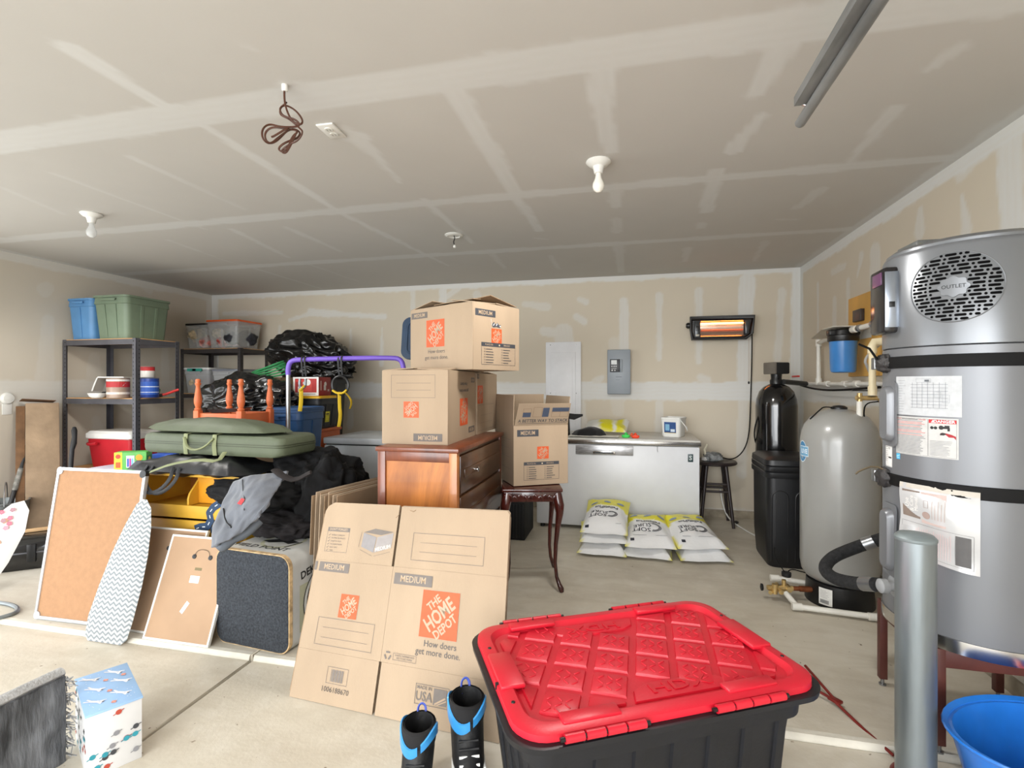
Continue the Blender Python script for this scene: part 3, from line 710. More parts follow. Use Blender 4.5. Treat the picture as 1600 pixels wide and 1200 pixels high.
g = G(); g.lathe([(.026, -.01), (.028, 0), (.028, .016), (.02, .018)], 18, c=(.03, .02, .075)); g.build('pressure_switch', BLACKM, vm)
g = G(); g.cyl((.06, 0, 0), (.10, .005, .0), .014); g.cyl((.10, .005, 0), (.175, .01, 0), .018); g.build('copper_stub', COPPER, vm)
g = G(); g.tube([(.03, .02, .08), (0, .03, .12), (-.03, .06, .19), (-.02, .09, .22)], .0035, 6, smooth=2); g.tube([(.03, .02, .08), (.06, .04, .11), (.14, .08, .08), (.2, .12, .06)], .0035, 6, smooth=2); g.build('wire', RUBBER, vm, kind='stuff')

# ---------------------------------------------------------------- right wall plumbing
PLY = mat('plywood', (206, 158, 78), .6, vary=.12, vs=3, stretch=(1, 1, .3))
g = G(); g.bx(1.610, 1.6285, 3.36, 4.297, 1.405, 1.99, .002); pw = tag(g.build('plywood_board', PLY), 'varnished plywood backing board fixed to the right wall behind the blue filter', 'board')
p = atx(1342, 493, 1.6); g = G(); g.box((1.598, p.y, p.z), (.03, .13, .085), .004); tag(g.build('outlet_box', mat('outlet_dark', (52, 44, 42), .4)), 'small dark electrical box on the plywood board', 'electrical box')
fc = V((1.478, 4.03, 1.43))
wf = thing('water_filter', 'blue water filter canister with black head on the plywood board', 'water filter', fc)
g = G(); g.lathe([(.06, 0), (.074, .006), (.08, .022), (.086, .215), (.088, .225)], 32); g.build('canister', mat('filter_blue', (62, 128, 196), .32, vary=.03, coat=.3), wf)
g = G(); g.lathe([(.094, .222), (.097, .228), (.097, .262), (.075, .268), (.07, .30), (.05, .31)], 32); g.box((0, 0, .285), (.20, .07, .045), .012); g.build('filter_head', BLACK, wf)
g = G(); g.bx(-.10, .135, -.11, .11, .318, .323, .001); g.bx(.130, .135, -.11, .11, .24, .323, .001); g.build('bracket', mat('bracket_white', (206, 204, 196), .5), wf)
g = G(); g.quad(V((-.10, .11, .322)), V((-.10, .34, .27)), V((.10, .34, .275)), V((.10, .11, .322))); g.build('paper_sheet', mat('paper_warm', (214, 206, 190), .8), wf)
sup = thing('supply_pipes', 'white plastic supply pipes clipped along the right wall beside the blue filter', 'pipe', (1.56, 4.5, 1.35))
o_ = V((1.56, 4.5, 1.35))
w1 = atx(1279, 596, 1.57); w2 = atx(1279, 536, 1.57); w3 = V((1.50, 4.2, 1.715)); w4 = V((1.50, 3.9, 1.725)); w5 = V((1.52, 3.45, 1.735))
wA, wB = atx(1240, 599, 1.53), atx(1395, 600, 1.57)
for pts, r, m in (((w1, w2, w3), .017, PVC), ((w4, w5), .017, PVC), ((wA, V((1.57, 4.9, 1.352)), wB), .016, PVC)):
    g = G(); g.tube([q - o_ for q in pts], r, 10); g.build('pipe', m, sup)
for q in (w1, w2, w4, V((1.57, 4.6, 1.352)), V((1.57, 4.25, 1.352)), V((1.57, 4.05, 1.352))):
    g = G(); d = V((0, .03, 0)) if q is not w1 and q is not w2 else V((0, 0, .028)); g.cyl(q - o_ - d, q - o_ + d, .0235); g.build('coupling', PVC, sup)
for q in (V((1.50, 3.82, 1.725)), V((1.50, 3.62, 1.73))):
    g = G(); g.cyl(q - o_ - V((0, .015, 0)), q - o_ + V((0, .015, 0)), .024); g.build('clamp', STEEL, sup)
rv = atx(1238, 590, 1.5); tag(G().box((rv.x, rv.y - .1, rv.z + .01), (.025, .16, .016), .005).build('valve_lever', mat('red_lever', (206, 40, 34), .4)), 'red lever handle of the bypass valve beside the softener head', 'valve handle')
g = G(); pa, pb = V((1.28, 4.73, 1.37)), V((1.53, 4.98, 1.352)); g.tube([pa, pa.lerp(pb, .4), pb], .022, 10); tag(g.build('bypass_valve', BLACK), 'black bypass valve pipe between softener head and wall', 'valve')
g = G(); g.tube([atx(1238, 597, 1.50), atx(1262, 606, 1.53), atx(1290, 610, 1.53), atx(1325, 609, 1.53), atx(1375, 605, 1.53)], .008, 8, smooth=2); tag(g.build('black_tubing', RUBBER), 'black tubing sagging along the right wall under the white pipes', 'tube')
c0 = at(1363, 534, 3.0); c1 = at(1363, 618, 3.0)
cr = thing('drain_pipe', 'thick cream plastic pipe with elbow standing beside the water heater', 'pipe', c1)
g = G(); g.tube([(0, 0, 0), (0, 0, c0.z - c1.z - .03), (.008, .002, c0.z - c1.z - .01), (.03, 0.0, c0.z - c1.z), (.10, -.01, c0.z - c1.z)], .019, 12); g.build('pipe', CREAM, cr)
g = G(); g.cyl((0, 0, .0), (0, 0, .055), .0235); g.build('coupling', CREAM, cr)
g = G(); g.tube([(0, 0, c0.z - c1.z - .07), (0, 0, c0.z - c1.z - .028), (.01, 0, c0.z - c1.z - .003), (.05, -.003, c0.z - c1.z)], .0245, 12); g.build('elbow', CREAM, cr)
v0 = at(1352, 622, 3.02)
bv = thing('brass_valve', 'small brass valves under the cream pipe at the right wall', 'valve', v0)
for p_, q_ in (((-.05, 0, 0), (.06, 0, 0)), ((-.03, 0, -.03), (-.03, 0, .03)), ((.07, 0, -.015), (.13, 0, .0))):
    g = G(); g.cyl(p_, q_, .014); g.build('fitting', BRASS, bv)
g = G(); g.box((-.03, 0, .045), (.08, .02, .006), .002); g.build('handle', BLACK, bv)
g = G(); g.cyl((-.03, 0, -.62), (-.03, 0, -.02), .016); g.build('riser', PVC, bv)
g = G(); g.tube([(.07, 0, -.02), (.0, 0, -.03), (-.01, 0, -.1), (.01, .0, -.2)], .004, 6, smooth=2); g.build('wire', RUBBER, bv)
g = G(); g.tube([V((1.60, 3.75, 1.62)), at(1350, 560, 3.3), at(1356, 575, 3.3), V((1.60, 3.85, 1.36))], .009, 8, smooth=2); tag(g.build('grey_conduit', mat('conduit_grey', (168, 170, 170), .5)), 'flexible grey conduit behind the cream pipe', 'conduit')

# ---------------------------------------------------------------- tub and red tool at lower right
tb = thing('blue_tub', 'round blue plastic tub under the water heater', 'tub', (1.26, 1.86, -.022))
BLU = mat('tub_blue', (32, 112, 202), .3, vary=.05, coat=.3)
def ov(rx, ry, z, n=40): return [V((rx * math.cos(2 * PI * i / n), ry * math.sin(2 * PI * i / n), z)) for i in range(n)]
g = G(); g.ring([ov(.19, .13, .0), ov(.21, .15, .02), ov(.285, .205, .29), ov(.30, .22, .298), ov(.303, .223, .292), ov(.298, .218, .284), ov(.275, .195, .287), ov(.20, .14, .05), ov(.1, .07, .04)]); g.build('tub_body', BLU, tb, rot=(0, 0, R(15)))
g = G(); g.tube([(.02, -.16, .17), (.03, -.06, .19), (.0, .02, .20), (.03, .10, .205), (.05, .19, .21)], [.02, .016, .022, .014, .02], 8, flat=.4, smooth=2)
rw = g.build('red_scoop', mat('red_plastic', (204, 44, 40), .4), None, loc=(1.36, 1.84, .088)); tag(rw, 'red plastic strap lying across the blue tub', 'strap')
RB = mat('red_brown_steel', (112, 30, 24), .35, .3, vary=.1, vs=20)
rt = thing('red_steel_bar', 'dark red steel bar with a loop lying on the floor behind the red lidded tote', 'tool', (.85, 2.3, 0))
q = [atz(1258, 1040, .06), atz(1305, 1094, .02), atz(1262, 1070, .03), atz(1300, 1092, .02), atz(1350, 1135, .012), atz(1396, 1175, .0)]
o2 = V((.85, 2.3, 0)); q = [a - o2 for a in q]
q[4].z = q[5].z = .0
g = G(); g.tube([q[0], q[1]], .006, 8); g.build('rod', RB, rt)
g = G(); g.tube([q[2], q[3], q[4], q[5] + V((0, 0, -.012))], .006, 8); g.build('rod', RB, rt)
g = G(); g.box(q[1], (.05, .03, .012), .003, rot=Matrix.Rotation(R(-50), 3, 'Z')); g.build('bracket', RB, rt)
g = G(); g.lathe([(.10, 0), (.10, .012), (.09, .02), (.03, .024)], 30, c=(.985 - .85, 2.0 - 2.3, -.022)); g.build('foot_disc', RB, rt)

# ---------------------------------------------------------------- ceiling fixtures
def lampholder(px, py, label, bulb=True, lit=False):
    c = atz(px, py, HC)
    t = thing('ceiling_lampholder', label, 'light fixture', (c.x, c.y, HC))
    g = G(); g.lathe([(.062, 0), (.064, -.006), (.05, -.02), (.03, -.028), (.024, -.05), (.022, -.062), (.015, -.064)], 32, cap=True); g.build('porcelain_base', WHITE, t)
    if bulb:
        g = G(); g.lathe([(.013, -.06), (.0145, -.075), (.018, -.09), (.029, -.115), (.030, -.13), (.024, -.148), (.012, -.158), (.001, -.16)], 24)
        g.build('bulb', mat('bulb_white', (236, 234, 226), .25, vary=0) if lit else mat('bulb_clear', (214, 216, 216), .1, vary=0, spec=.7, alpha=.55), t)
    return t
lampholder(935, 252, 'white porcelain lampholder with frosted bulb on the ceiling near the steel door track', True, True)
lampholder(143, 334, 'porcelain lampholder with clear bulb on the ceiling near the left wall', True, False)
cx_ = atz(709, 367, HC)
fx = thing('ceiling_box', 'round white ceiling box cover with a short dangling wire', 'light fixture', (cx_.x, cx_.y, HC))
g = G(); g.lathe([(.068, 0), (.07, -.005), (.05, -.012), (.045, -.006), (.02, -.006)], 30); g.build('cover', WHITE, fx)
g = G(); g.tube([(0, 0, 0), (.01, 0, -.03), (-.005, .005, -.05), (.006, 0, -.085)], .004, 6, smooth=2); w_ = g.build('wire', BLACK, fx)
g = G(); g.lathe([(.010, -.10), (.012, -.09), (.006, -.078)], 10, c=(.006, 0, 0)); g.build('wire_nut', WHITE, w_)
oc = atz(518, 203, HC)
ot = thing('ceiling_outlet', 'white double outlet plate on the ceiling beside the hanging brown cord', 'outlet', (oc.x, oc.y, HC), R(2))
g = G(); g.bx(-.04, .04, -.062, .062, -.009, 0, .003); g.build('plate', WHITE, ot)
for s in (-1, 1):
    g = G(); g.lathe([(.018, -.013), (.0185, -.008)], 20, c=(0, s * .022, 0)); rc = g.build('receptacle', mat('ivory', (210, 210, 204), .35), ot)
    g = G(); g.bx(-.008, -.006, s * .022 - .006, s * .022 + .006, -.0135, -.0128); g.bx(.006, .008, s * .022 - .006, s * .022 + .006, -.0135, -.0128); g.build('slot', BLACK, rc, kind='stuff')
hc = atz(445, 133, HC)
wc = thing('hanging_cord', 'brown cord coiled in loose loops hanging from the ceiling', 'cord', (hc.x, hc.y, HC))
CRD = mat('cord_brown', (74, 40, 24), .5, vary=.1)
g = G(); g.lathe([(.012, 0), (.012, -.02), (.008, -.024)], 12); g.build('cord_grip', WHITE, wc)
zc = 1.9; L0 = lambda px, py, d=0: at(px, py, zc + d) - V((hc.x, hc.y, HC))
zc = (hc.x * _fx + hc.y * _fy)
pts = [V((0, 0, 0)), L0(444, 150), L0(446, 168), L0(456, 190), L0(470, 196), L0(474, 188, .01), L0(462, 172, .03), L0(445, 163, .02), L0(436, 170, 0), L0(442, 182), L0(462, 186), L0(471, 198),
       L0(440, 199), L0(420, 193), L0(409, 202, -.03), L0(410, 218, -.04), L0(422, 226, -.02), L0(436, 214), L0(455, 200), L0(470, 206, .03), L0(466, 216, .03), L0(446, 222), L0(434, 232), L0(440, 238), L0(450, 232), L0(456, 214), L0(468, 204),
       L0(444, 201, .02), L0(424, 198, .04), L0(413, 208, .04), L0(416, 222, .03), L0(428, 225, .02), L0(448, 205), L0(452, 198, -.02), L0(428, 213, -.02), L0(424, 214, -.02)]
g = G(); g.tube(pts, .0038, 6, smooth=3); g.build('cord', CRD, wc)
g = G(); g.tube([L0(448, 160, .01), L0(438, 168, .03), L0(437, 180, .03), L0(452, 186, .01), L0(468, 200), L0(474, 206), L0(466, 220), L0(450, 226), L0(438, 236), L0(446, 241), L0(454, 228), L0(462, 210)], .0034, 6, smooth=3); g.build('cord', CRD, wc)
# garage door track under the ceiling
tk = thing('door_track', 'grey steel garage door track hanging under the ceiling at upper right', 'track', (.552, 0, 2.25))
def prof_bar(g, xz, y0, y1): g.prism(xz, 0, 1, Matrix(((1, 0, 0, 0), (0, 0, y1 - y0, y0), (0, 1, 0, 0), (0, 0, 0, 1))))
GS = mat('galv_track', (128, 130, 130), .5, .3, vary=.12, vs=20, stretch=(1, .2, 1))
g = G(); prof_bar(g, [(-.034, .03), (-.031, .03), (-.031, .003), (.008, .003), (.008, 0), (-.034, 0)], -2.3, 1.80); g.build('angle_bar', GS, tk)
g = G(); prof_bar(g, [(.014 + .017 * math.cos(R(a)), -.010 + .016 * math.sin(R(a))) for a in range(-200, 21, 20)] + [(.014 + .0145 * math.cos(R(a)), -.010 + .0135 * math.sin(R(a))) for a in range(20, -201, -20)], -2.3, 1.90); g.build('roller_channel', GS, tk)
g = G(); g.cyl((-.01, 1.80, .004), (.02, 1.80, -.01), .005); g.build('bolt', CHROME, tk)
g = G(); g.bx(-.03, -.026, .6, .64, .0, HC - 2.25); g.build('hanger', GS, tk)

# ---------------------------------------------------------------- back wall fixtures
ep = thing('breaker_panel', 'tall white electrical breaker panel on the back wall', 'electrical panel', (-.703, YB, 1.31))
WM = mat('panel_white', (222, 223, 226), .42, vary=.015)
g = G(); g.bx(-.192, .192, -.018, 0, -.55, .496, .006); g.build('panel_frame', WM, ep)
g = G(); g.bx(-.135, .135, -.024, -.016, -.49, .385, .005); dr = g.build('door', WM, ep)
g = G(); g.bx(-.112, -.075, -.030, -.023, -.10, -.055, .002); g.build('latch', WM, dr)
g = G(); g.bx(-.112, .10, -.0265, -.0235, -.45, .335, .003); g.build('door_panel', WM, dr)
for x in (-.14, .14):
    for z in (.465, -.06, -.52):
        g = G(); g.lathe([(.006, 0), (.005, .003)], 10, c=(x, -.018, z), M=Matrix.Rotation(PI / 2, 4, 'X')); g.build('screw', STEEL, ep)
gb = thing('transfer_switch', 'grey steel electrical box with small screen right of the white panel', 'electrical box', (-.112, YB, 1.474))
GBX = mat('box_grey', (142, 150, 158), .42, vary=.02)
g = G(); g.bx(-.118, .118, -.085, 0, -.23, .235, .006); g.build('enclosure', GBX, gb)
g = G(); g.bx(-.114, .118, -.092, -.084, -.226, .231, .003); dr = g.build('cover', GBX, gb)
g = G(); g.bx(-.09, .012, -.102, -.09, .0, .135, .004); mt = g.build('control_module', mat('dark_grey', (52, 54, 58), .4), gb)
g = G(); g.bx(.012, .034, -.112, -.09, .0, .135, .006); g.build('hinge_cover', GBX, mt)
prints(mt, plane_map((-.09, -.102, 0), (1, 0, 0), (0, 0, 1)), [('R', .012, .08, .058, .045, (222, 226, 226)), ('C', .02, .06, .007, (200, 200, 200)), ('C', .042, .06, .007, (200, 200, 200)), ('C', .062, .06, .007, (200, 200, 200)), ('R', .012, .035, .055, .004, (220, 220, 220)), ('C', .022, .018, .008, (226, 226, 226)), ('C', .05, .018, .006, (226, 226, 226))], 'buttons')
prints(gb, plane_map((-.04, -.092, -.05), (1, 0, 0), (0, 0, 1)), [('L', .01, 0, .07, 0, .006, (96, 100, 108)), ('L', .01, -.03, .05, -.03, .003, (110, 114, 120))], 'small_print')
# glowing wall heater
wh2 = thing('infrared_heater', 'black wall mounted electric heater with glowing orange element', 'heater', (.885, YB, 1.905))
HB = mat('heater_black', (22, 22, 23), .35, vary=.05)
F0 = lambda x, y, z: V((x, -.165 + y, z))
g = G()
sh = [(-.30, .118), (.30, .118), (.285, -.06), (.225, -.118), (-.285, -.118), (-.30, -.02)]
sh2 = [(-.285, .085), (.285, .085), (.255, -.07), (.205, -.10), (-.265, -.10), (-.285, -.03)]
g.ring([[F0(x * .8, .10, z * .7) for x, z in sh], [F0(x, .04, z) for x, z in sh], [F0(x, .0, z) for x, z in sh], [F0(x * .97, -.006, z * .97) for x, z in sh], [F0(x, -.004, z) for x, z in sh2], [F0(x * .96, .035, z * .92) for x, z in sh2]])
g.build('housing', HB, wh2)
g = G(); g.ring([[F0(x, y, z) for x in (-.20, .20)] for y, z in ((.0, .068), (.025, .055), (.032, 0), (.025, -.06), (.0, -.085))], False, False, closed=False)
rf = g.build('reflector', mat('reflector', (214, 190, 176), .22, .9, vary=.05), wh2)
EL = mat('element_hot', (255, 150, 60), .4, vary=0, emit=(255, 152, 70), es=9.0)
g = G(); g.cyl(F0(-.195, .008, .044), F0(.195, .008, .044), .0085); g.build('heating_element', EL, wh2)
g = G(); g.cyl(F0(-.195, .016, -.02), F0(.195, .016, -.02), .006); g.build('quartz_tube', mat('quartz', (196, 120, 88), .2, vary=0, emit=(220, 90, 50), es=.35), wh2)
for z in (.062, .02, -.045, -.08):
    g = G(); g.cyl(F0(-.205, -.004, z), F0(.205, -.004, z), .0018, n=6); g.build('guard_wire', CHROME, wh2)
g = G(); g.box(F0(-.232, -.004, -.01), (.045, .012, .16), .003); sp_ = g.build('control_strip', mat('strip_grey', (70, 72, 74), .3, .5), wh2)
g = G(); g.box(F0(-.232, -.012, -.005), (.03, .004, .05), .002); g.build('switch', BLACK, sp_); g = G(); g.box(F0(-.232, -.012, -.072), (.036, .004, .018), .002); g.build('label_plate', mat('plate_cream', (190, 184, 170), .5), sp_)
g = G(); g.box(F0(.226, -.004, 0), (.035, .012, .13), .003); g.build('side_strip', MATS['strip_grey'], wh2)
g = G(); g.lathe([(.028, 0), (.03, .02), (.02, .035)], 16, c=F0(-.30, .03, .03), M=Matrix.Rotation(-PI / 2, 4, 'Y')); g.build('knob', HB, wh2)
g = G(); g.bx(-.12, .12, -.07, -.002, -.03, .05, .005); g.build('wall_bracket', HB, wh2)
g = G(); hk = V((.245, -.15, -.11)); g.tube([hk, hk + V((0, 0, -.42))], .0016, 6); pc = g.build('pull_cord', mat('cord_tan', (170, 140, 110), .7), wh2)
g = G(); g.lathe([(.004, 0), (.009, .006), (.009, .02), (.004, .026)], 12, c=hk + V((0, 0, -.445))); g.build('pull_knob', BLACK, pc)
ce = [V((1.165, 5.34, 1.93)), aty(1175, 560, 5.42), aty(1173, 620, 5.44), aty(1171, 680, 5.42), aty(1162, 706, 5.36), aty(1145, 719, 5.3), aty(1125, 714, 5.24), V((.80, 5.2, .635))]
g = G(); g.tube(ce, .0055, 8, smooth=3); tag(g.build('heater_cable', RUBBER), 'black power cord drooping from the glowing wall heater to the stool', 'cord')
g = G(); g.tube([V((1.24, 4.72, 1.40)), at(1208, 610, 4.4), at(1190, 640, 4.35), at(1180, 662, 4.35), at(1178, 685, 4.4), at(1186, 705, 4.45), at(1192, 712, 4.5)], .006, 8, smooth=2); tag(g.build('softener_cord', RUBBER), 'black cord looping across the front of the black resin tank', 'cord')

# ---------------------------------------------------------------- chest freezer and what lies on it
fz = thing('chest_freezer', 'long white chest freezer with steel-edged lid against the back wall', 'freezer', (-.13, 5.05, 0))
FW = mat('freezer_white', (214, 216, 220), .32, vary=.01, spec=.5)
g = G(); g.bx(-.73, .73, -.35, .35, .035, .792, .012); g.build('cabinet', FW, fz)
g = G(); g.bx(-.735, .735, -.357, .353, .796, .852, .008); ld = g.build('lid', mat('lid_top', (196, 194, 188), .3, vary=.02), fz)
g = G(); g.bx(-.738, .738, -.362, -.356, .80, .835, .002); g.bx(.735, .740, -.36, .35, .80, .835, .002); g.build('lid_trim', CHROME, ld)
g = G(); g.bx(-.72, .72, -.34, .34, .79, .798); g.build('gasket', BLACK, fz)
g = G(); g.bx(-.36, .16, -.362, -.349, .70, .785, .003); hd = g.build('handle_plate', mat('brushed_plate', (176, 176, 178), .35, .8, vary=.15, vs=14, stretch=(1, 1, 6)), fz)
g = G(); g.bx(-.20, .0, -.372, -.36, .71, .735, .004); g.build('handle_grip', CHROME, hd)
g = G(); g.bx(-.186, -.014, -.374, -.371, .7145, .729); g.build('grip_recess', BLACK, hd)
g = G(); g.bx(.63, .675, -.354, -.349, .66, .73, .002); bd = g.build('badge', mat('badge_teal', (38, 62, 66), .4), fz)
prints(bd, plane_map((.63, -.354, .66), (1, 0, 0), (0, 0, 1)), [('T', 'S', .0225, .035, .055, (196, 204, 204), 0, .02)], 'lettering')
g = G(); g.tube([(.37, -.352, .79), (.37, -.355, .76), (.375, -.355, .74)], .002, 5); g.build('key_hook', STEEL, fz)
for x in (-.68, .68):
    for y in (-.3, .3): g = G(); g.lathe([(.022, 0), (.02, .04)], 12, c=(x, y, 0)); g.build('foot', BLACK, fz)
FT = .853
k = thing('coffee_maker', 'black countertop appliance with spout beside the cardboard box on the freezer', 'appliance', (-.655, 4.92, FT))
g = G(); g.ring([[V((x, y, z)) for x, y in rr(w_, d_, .03)] for w_, d_, z in ((.17, .17, 0), (.165, .165, .01), (.15, .15, .16), (.11, .12, .23), (.05, .06, .245))]); g.build('body', BLACKM, k)
g = G(); g.ring([[V((x, -.03, .17 + z)) for x, z in ((.03, .0), (.03, .045))], [V((x, .03, .17 + z)) for x, z in ((.03, .0), (.03, .045))]][:0] or [[V((.04, -.03, .165)), V((.04, .03, .165)), V((.04, .03, .215)), V((.04, -.03, .215))], [V((.13, -.025, .15)), V((.13, .025, .15)), V((.13, .025, .205)), V((.13, -.025, .205))], [V((.21, -.012, .185)), V((.21, .012, .185)), V((.21, .012, .205)), V((.21, -.012, .205))]]); g.build('spout', BLACKM, k)
g = G(); g.tube([(.08, -.04, .01), (.14, -.06, .006), (.17, 0, .02), (.10, .04, .008)], .004, 6, smooth=2); g.build('cord', RUBBER, k)
YB_ = (214, 206, 30)
bp = G(); bp.pillow(dense([(-.21, -.10), (.19, -.12), (.22, .12), (-.19, .10)], .03), .05, .005, 6, 2.4, jit=.03, seed=3, M=Matrix.Rotation(R(24), 4, 'X'))
ob_ = bp.build('plastic_bag', vc_mat('bag_print', .35, .15, 30), None, loc=(-.225, 5.12, FT + .075)); tag(ob_, 'crumpled white and yellow plastic bag lying on the freezer behind the black cap', 'bag')
paint(ob_, lambda c: np.where(((c[:, 0] > -.06) & (c[:, 0] < .17) & (c[:, 1] < .06) & ((c[:, 0] < .06) | (c[:, 0] > .09)))[:, None], np.array(lin(YB_)[:3]), np.array(lin((216, 216, 208))[:3])))
g = G(); g.pillow(dense([(-.16, -.02), (-.10, -.09), (.08, -.10), (.17, -.01), (.13, .08), (-.02, .10), (-.12, .06)], .03), .075, .004, 6, 2.2, jit=.02, seed=4)
tag(g.build('cap', mat('black_knit', (16, 16, 18), .95, vary=.2, sheen=.3), None, loc=(-.385, 4.86, FT + .012)), 'black fabric cap lying on the freezer in front of the yellow bag', 'cap')
g = G(); g.shell(lambda u, v: V(((u - .5) * .46, (v - .5) * .14, .006 * math.sin(u * 14) * math.sin(v * 7) + .006)), 20, 6, .002); tag(g.build('paper_towel', mat('paper_white', (226, 224, 216), .85), None, loc=(-.33, 4.775, FT + .006)), 'white crumpled paper along the front edge of the freezer lid', 'paper')
for (x, y, r, c, lab, nm) in ((-.035, 4.80, .035, (62, 210, 88), 'green plastic toy lying on the freezer lid', 'toy_boat'), (.05, 4.78, .034, (232, 70, 34), 'orange red plastic toy at the right of the green toy', 'toy_car'), (.02, 4.93, .024, (240, 110, 70), 'small orange toy behind the other toys on the freezer', 'toy_ball')):
    t = thing(nm, lab, 'toy', (x, y, FT)); m = mat('toy_%d' % c[0], c, .4, vary=.08)
    g = G(); g.ring([[V((a * sx, b * sx, z)) for a, b in rr(r * 2.2, r * 1.3, r * .5)] for sx, z in ((.7, 0), (1, r * .3), (.95, r * .7), (.5, r * .85))]); g.build('hull', m, t)
    g = G(); g.lathe([(r * .4, r * .8), (r * .42, r * 1.1), (r * .1, r * 1.4)], 12); g.build('cabin', m, t)
bk = thing('white_bucket', 'white square plastic bucket with blue labels on the freezer', 'bucket', (.405, 5.02, FT))
g = G(); g.ring([[V((x, y, z)) for x, y in rr(w_, w_, .03)] for w_, z in ((.165, 0), (.172, .01), (.19, .165), (.198, .168), (.198, .182), (.185, .184), (.17, .05), (.1, .045))]); g.build('pail', WHITE, bk, rot=(0, 0, R(-24)))
Rz = Matrix.Rotation(R(-24), 3, 'Z')
for sx, u, nrm in ((1, (1, 0, 0), 0), (0, (0, 1, 0), 1)):
    if nrm == 0: f = plane_map(Rz @ V((-.075, -.0905, .02)), Rz @ V((1, 0, 0)), Rz @ V((0, -.06, 1)))
    else: f = plane_map(Rz @ V((-.0905, .075, .02)), Rz @ V((0, -1, 0)), Rz @ V((-.06, 0, 1)))
    prints(bk, f, [('R', .02, .02, .11, .10, (34, 72, 128)), ('R', .03, .04, .04, .06, (120, 170, 200)), ('R', .08, .03, .04, .025, (200, 214, 226)), ('L', .02, .02, .13, .02, .004, (200, 170, 60))], 'label')
g = G(); g.tube([V((.05, -.115, .165)), V((.10, -.13, .10)), V((.12, -.10, .05)), V((.115, -.02, .10))], .004, 6, smooth=2); g.build('handle', WHITE, bk)

# salt bags
SALT = vc_mat('salt_film', .32, .25, 22, .5, coat=.2)
def salt_bag(x, y, z, rz, label, w_=.385, l_=.60, h=.105, tilt=0, pr=True, seed=0, grp=None):
    t = thing('salt_bag', label, 'salt bag', (x, y, z), group='bags of softener salt in front of the chest freezer', rot=(tilt, 0, rz))
    out = dense([(-w_ / 2, -l_ / 2), (-w_ / 6, -l_ / 2 - .012), (w_ / 5, -l_ / 2 + .006), (w_ / 2, -l_ / 2 - .004), (w_ / 2 - .014, 0), (w_ / 2, l_ / 2), (-w_ / 2, l_ / 2), (-w_ / 2 + .014, 0)], .03)
    g = G(); g.pillow(out, h * .72, h * .24, 9, 2.6, jit=.026, seed=seed, seam=.08)
    o = g.build('sack', SALT, t, 60, loc=(0, 0, h * .25))
    yl, wt = np.array(lin((222, 214, 40))[:3]), np.array(lin((228, 229, 230))[:3])
    def f(c):
        m = (c[:, 1] > l_ * .07 + .02 * np.cos(c[:, 0] * 9)) | (np.abs(c[:, 0]) > w_ * .475)
        return np.where(m[:, None], yl, wt)
    paint(o, f)
    if pr:
        from mathutils.bvhtree import BVHTree
        bv = BVHTree.FromPolygons([v_.co for v_ in o.data.vertices], [tuple(p_.vertices) for p_ in o.data.polygons])
        hz = lambda u, v: (h * .72) * max(0.0, 1 - max(0, max(abs(u) / (w_ / 2), abs(v) / (l_ / 2)) / .92) ** 2.6) ** .6
        def fm(u, v, off=0.0):
            hit = bv.ray_cast(V((u, v, 1)), V((0, 0, -1)))[0]
            return V((u, v, (hit.z if hit else 0) + h * .25 + .0015 + off))
        K = (36, 40, 52)
        it = [('T', 'PelletsPlus', 0, l_ * .035, .05, K, 180, .02, .9), ('T', 'SURE', -.05, -.065, .062, K, 180, .008, 1.0), ('T', 'SOFT', -.06, -.12, .062, K, 180, .008, 1.0)]
        for r_ in (.05, .042, .034):
            for a in range(60, 300, 20): it.append(('L', .045 + r_ * math.cos(R(a)) * -1, -.09 + r_ * math.sin(R(a)), .045 + r_ * math.cos(R(a + 20)) * -1, -.09 + r_ * math.sin(R(a + 20)), .005, K))
        for i, xx in enumerate((-.11, 0, .11)): it += [('P', [(xx + .03 * math.cos(2 * PI * q / 14), l_ * .20 + .018 * math.sin(2 * PI * q / 14)) for q in range(14)], (136, 150, 172))]
        it += [('L', -.13, -.20, .13, -.20, .006, (150, 154, 160)), ('R', -.15, -l_ * .43, .03, .022, K)]
        prints(t, fm, it, 'bag_print')
    return t
salt_bag(-.20, 4.26, .0, R(-3), 'lowest salt bag in the left stack by the freezer, corner crumpled', seed=1, pr=False)
salt_bag(-.215, 4.28, .088, R(4), 'middle salt bag in the left stack, between two others', seed=2, pr=False)
salt_bag(-.19, 4.30, .215, R(-2), 'topmost salt bag in the left stack of three', seed=3, w_=.37, tilt=R(12))
salt_bag(.15, 4.27, .0, R(-6), 'lower salt bag of the middle stack, mostly covered', seed=4, pr=False)
salt_bag(.145, 4.27, .125, R(2), 'top salt bag in the middle, between the two outer stacks', seed=5, tilt=R(9))
salt_bag(.52, 4.29, .0, R(8), 'lower salt bag at the right end, poking out towards the stool', seed=6, pr=False)
salt_bag(.48, 4.33, .125, R(12), 'top salt bag at the right end in front of the freezer', seed=7, tilt=R(9))

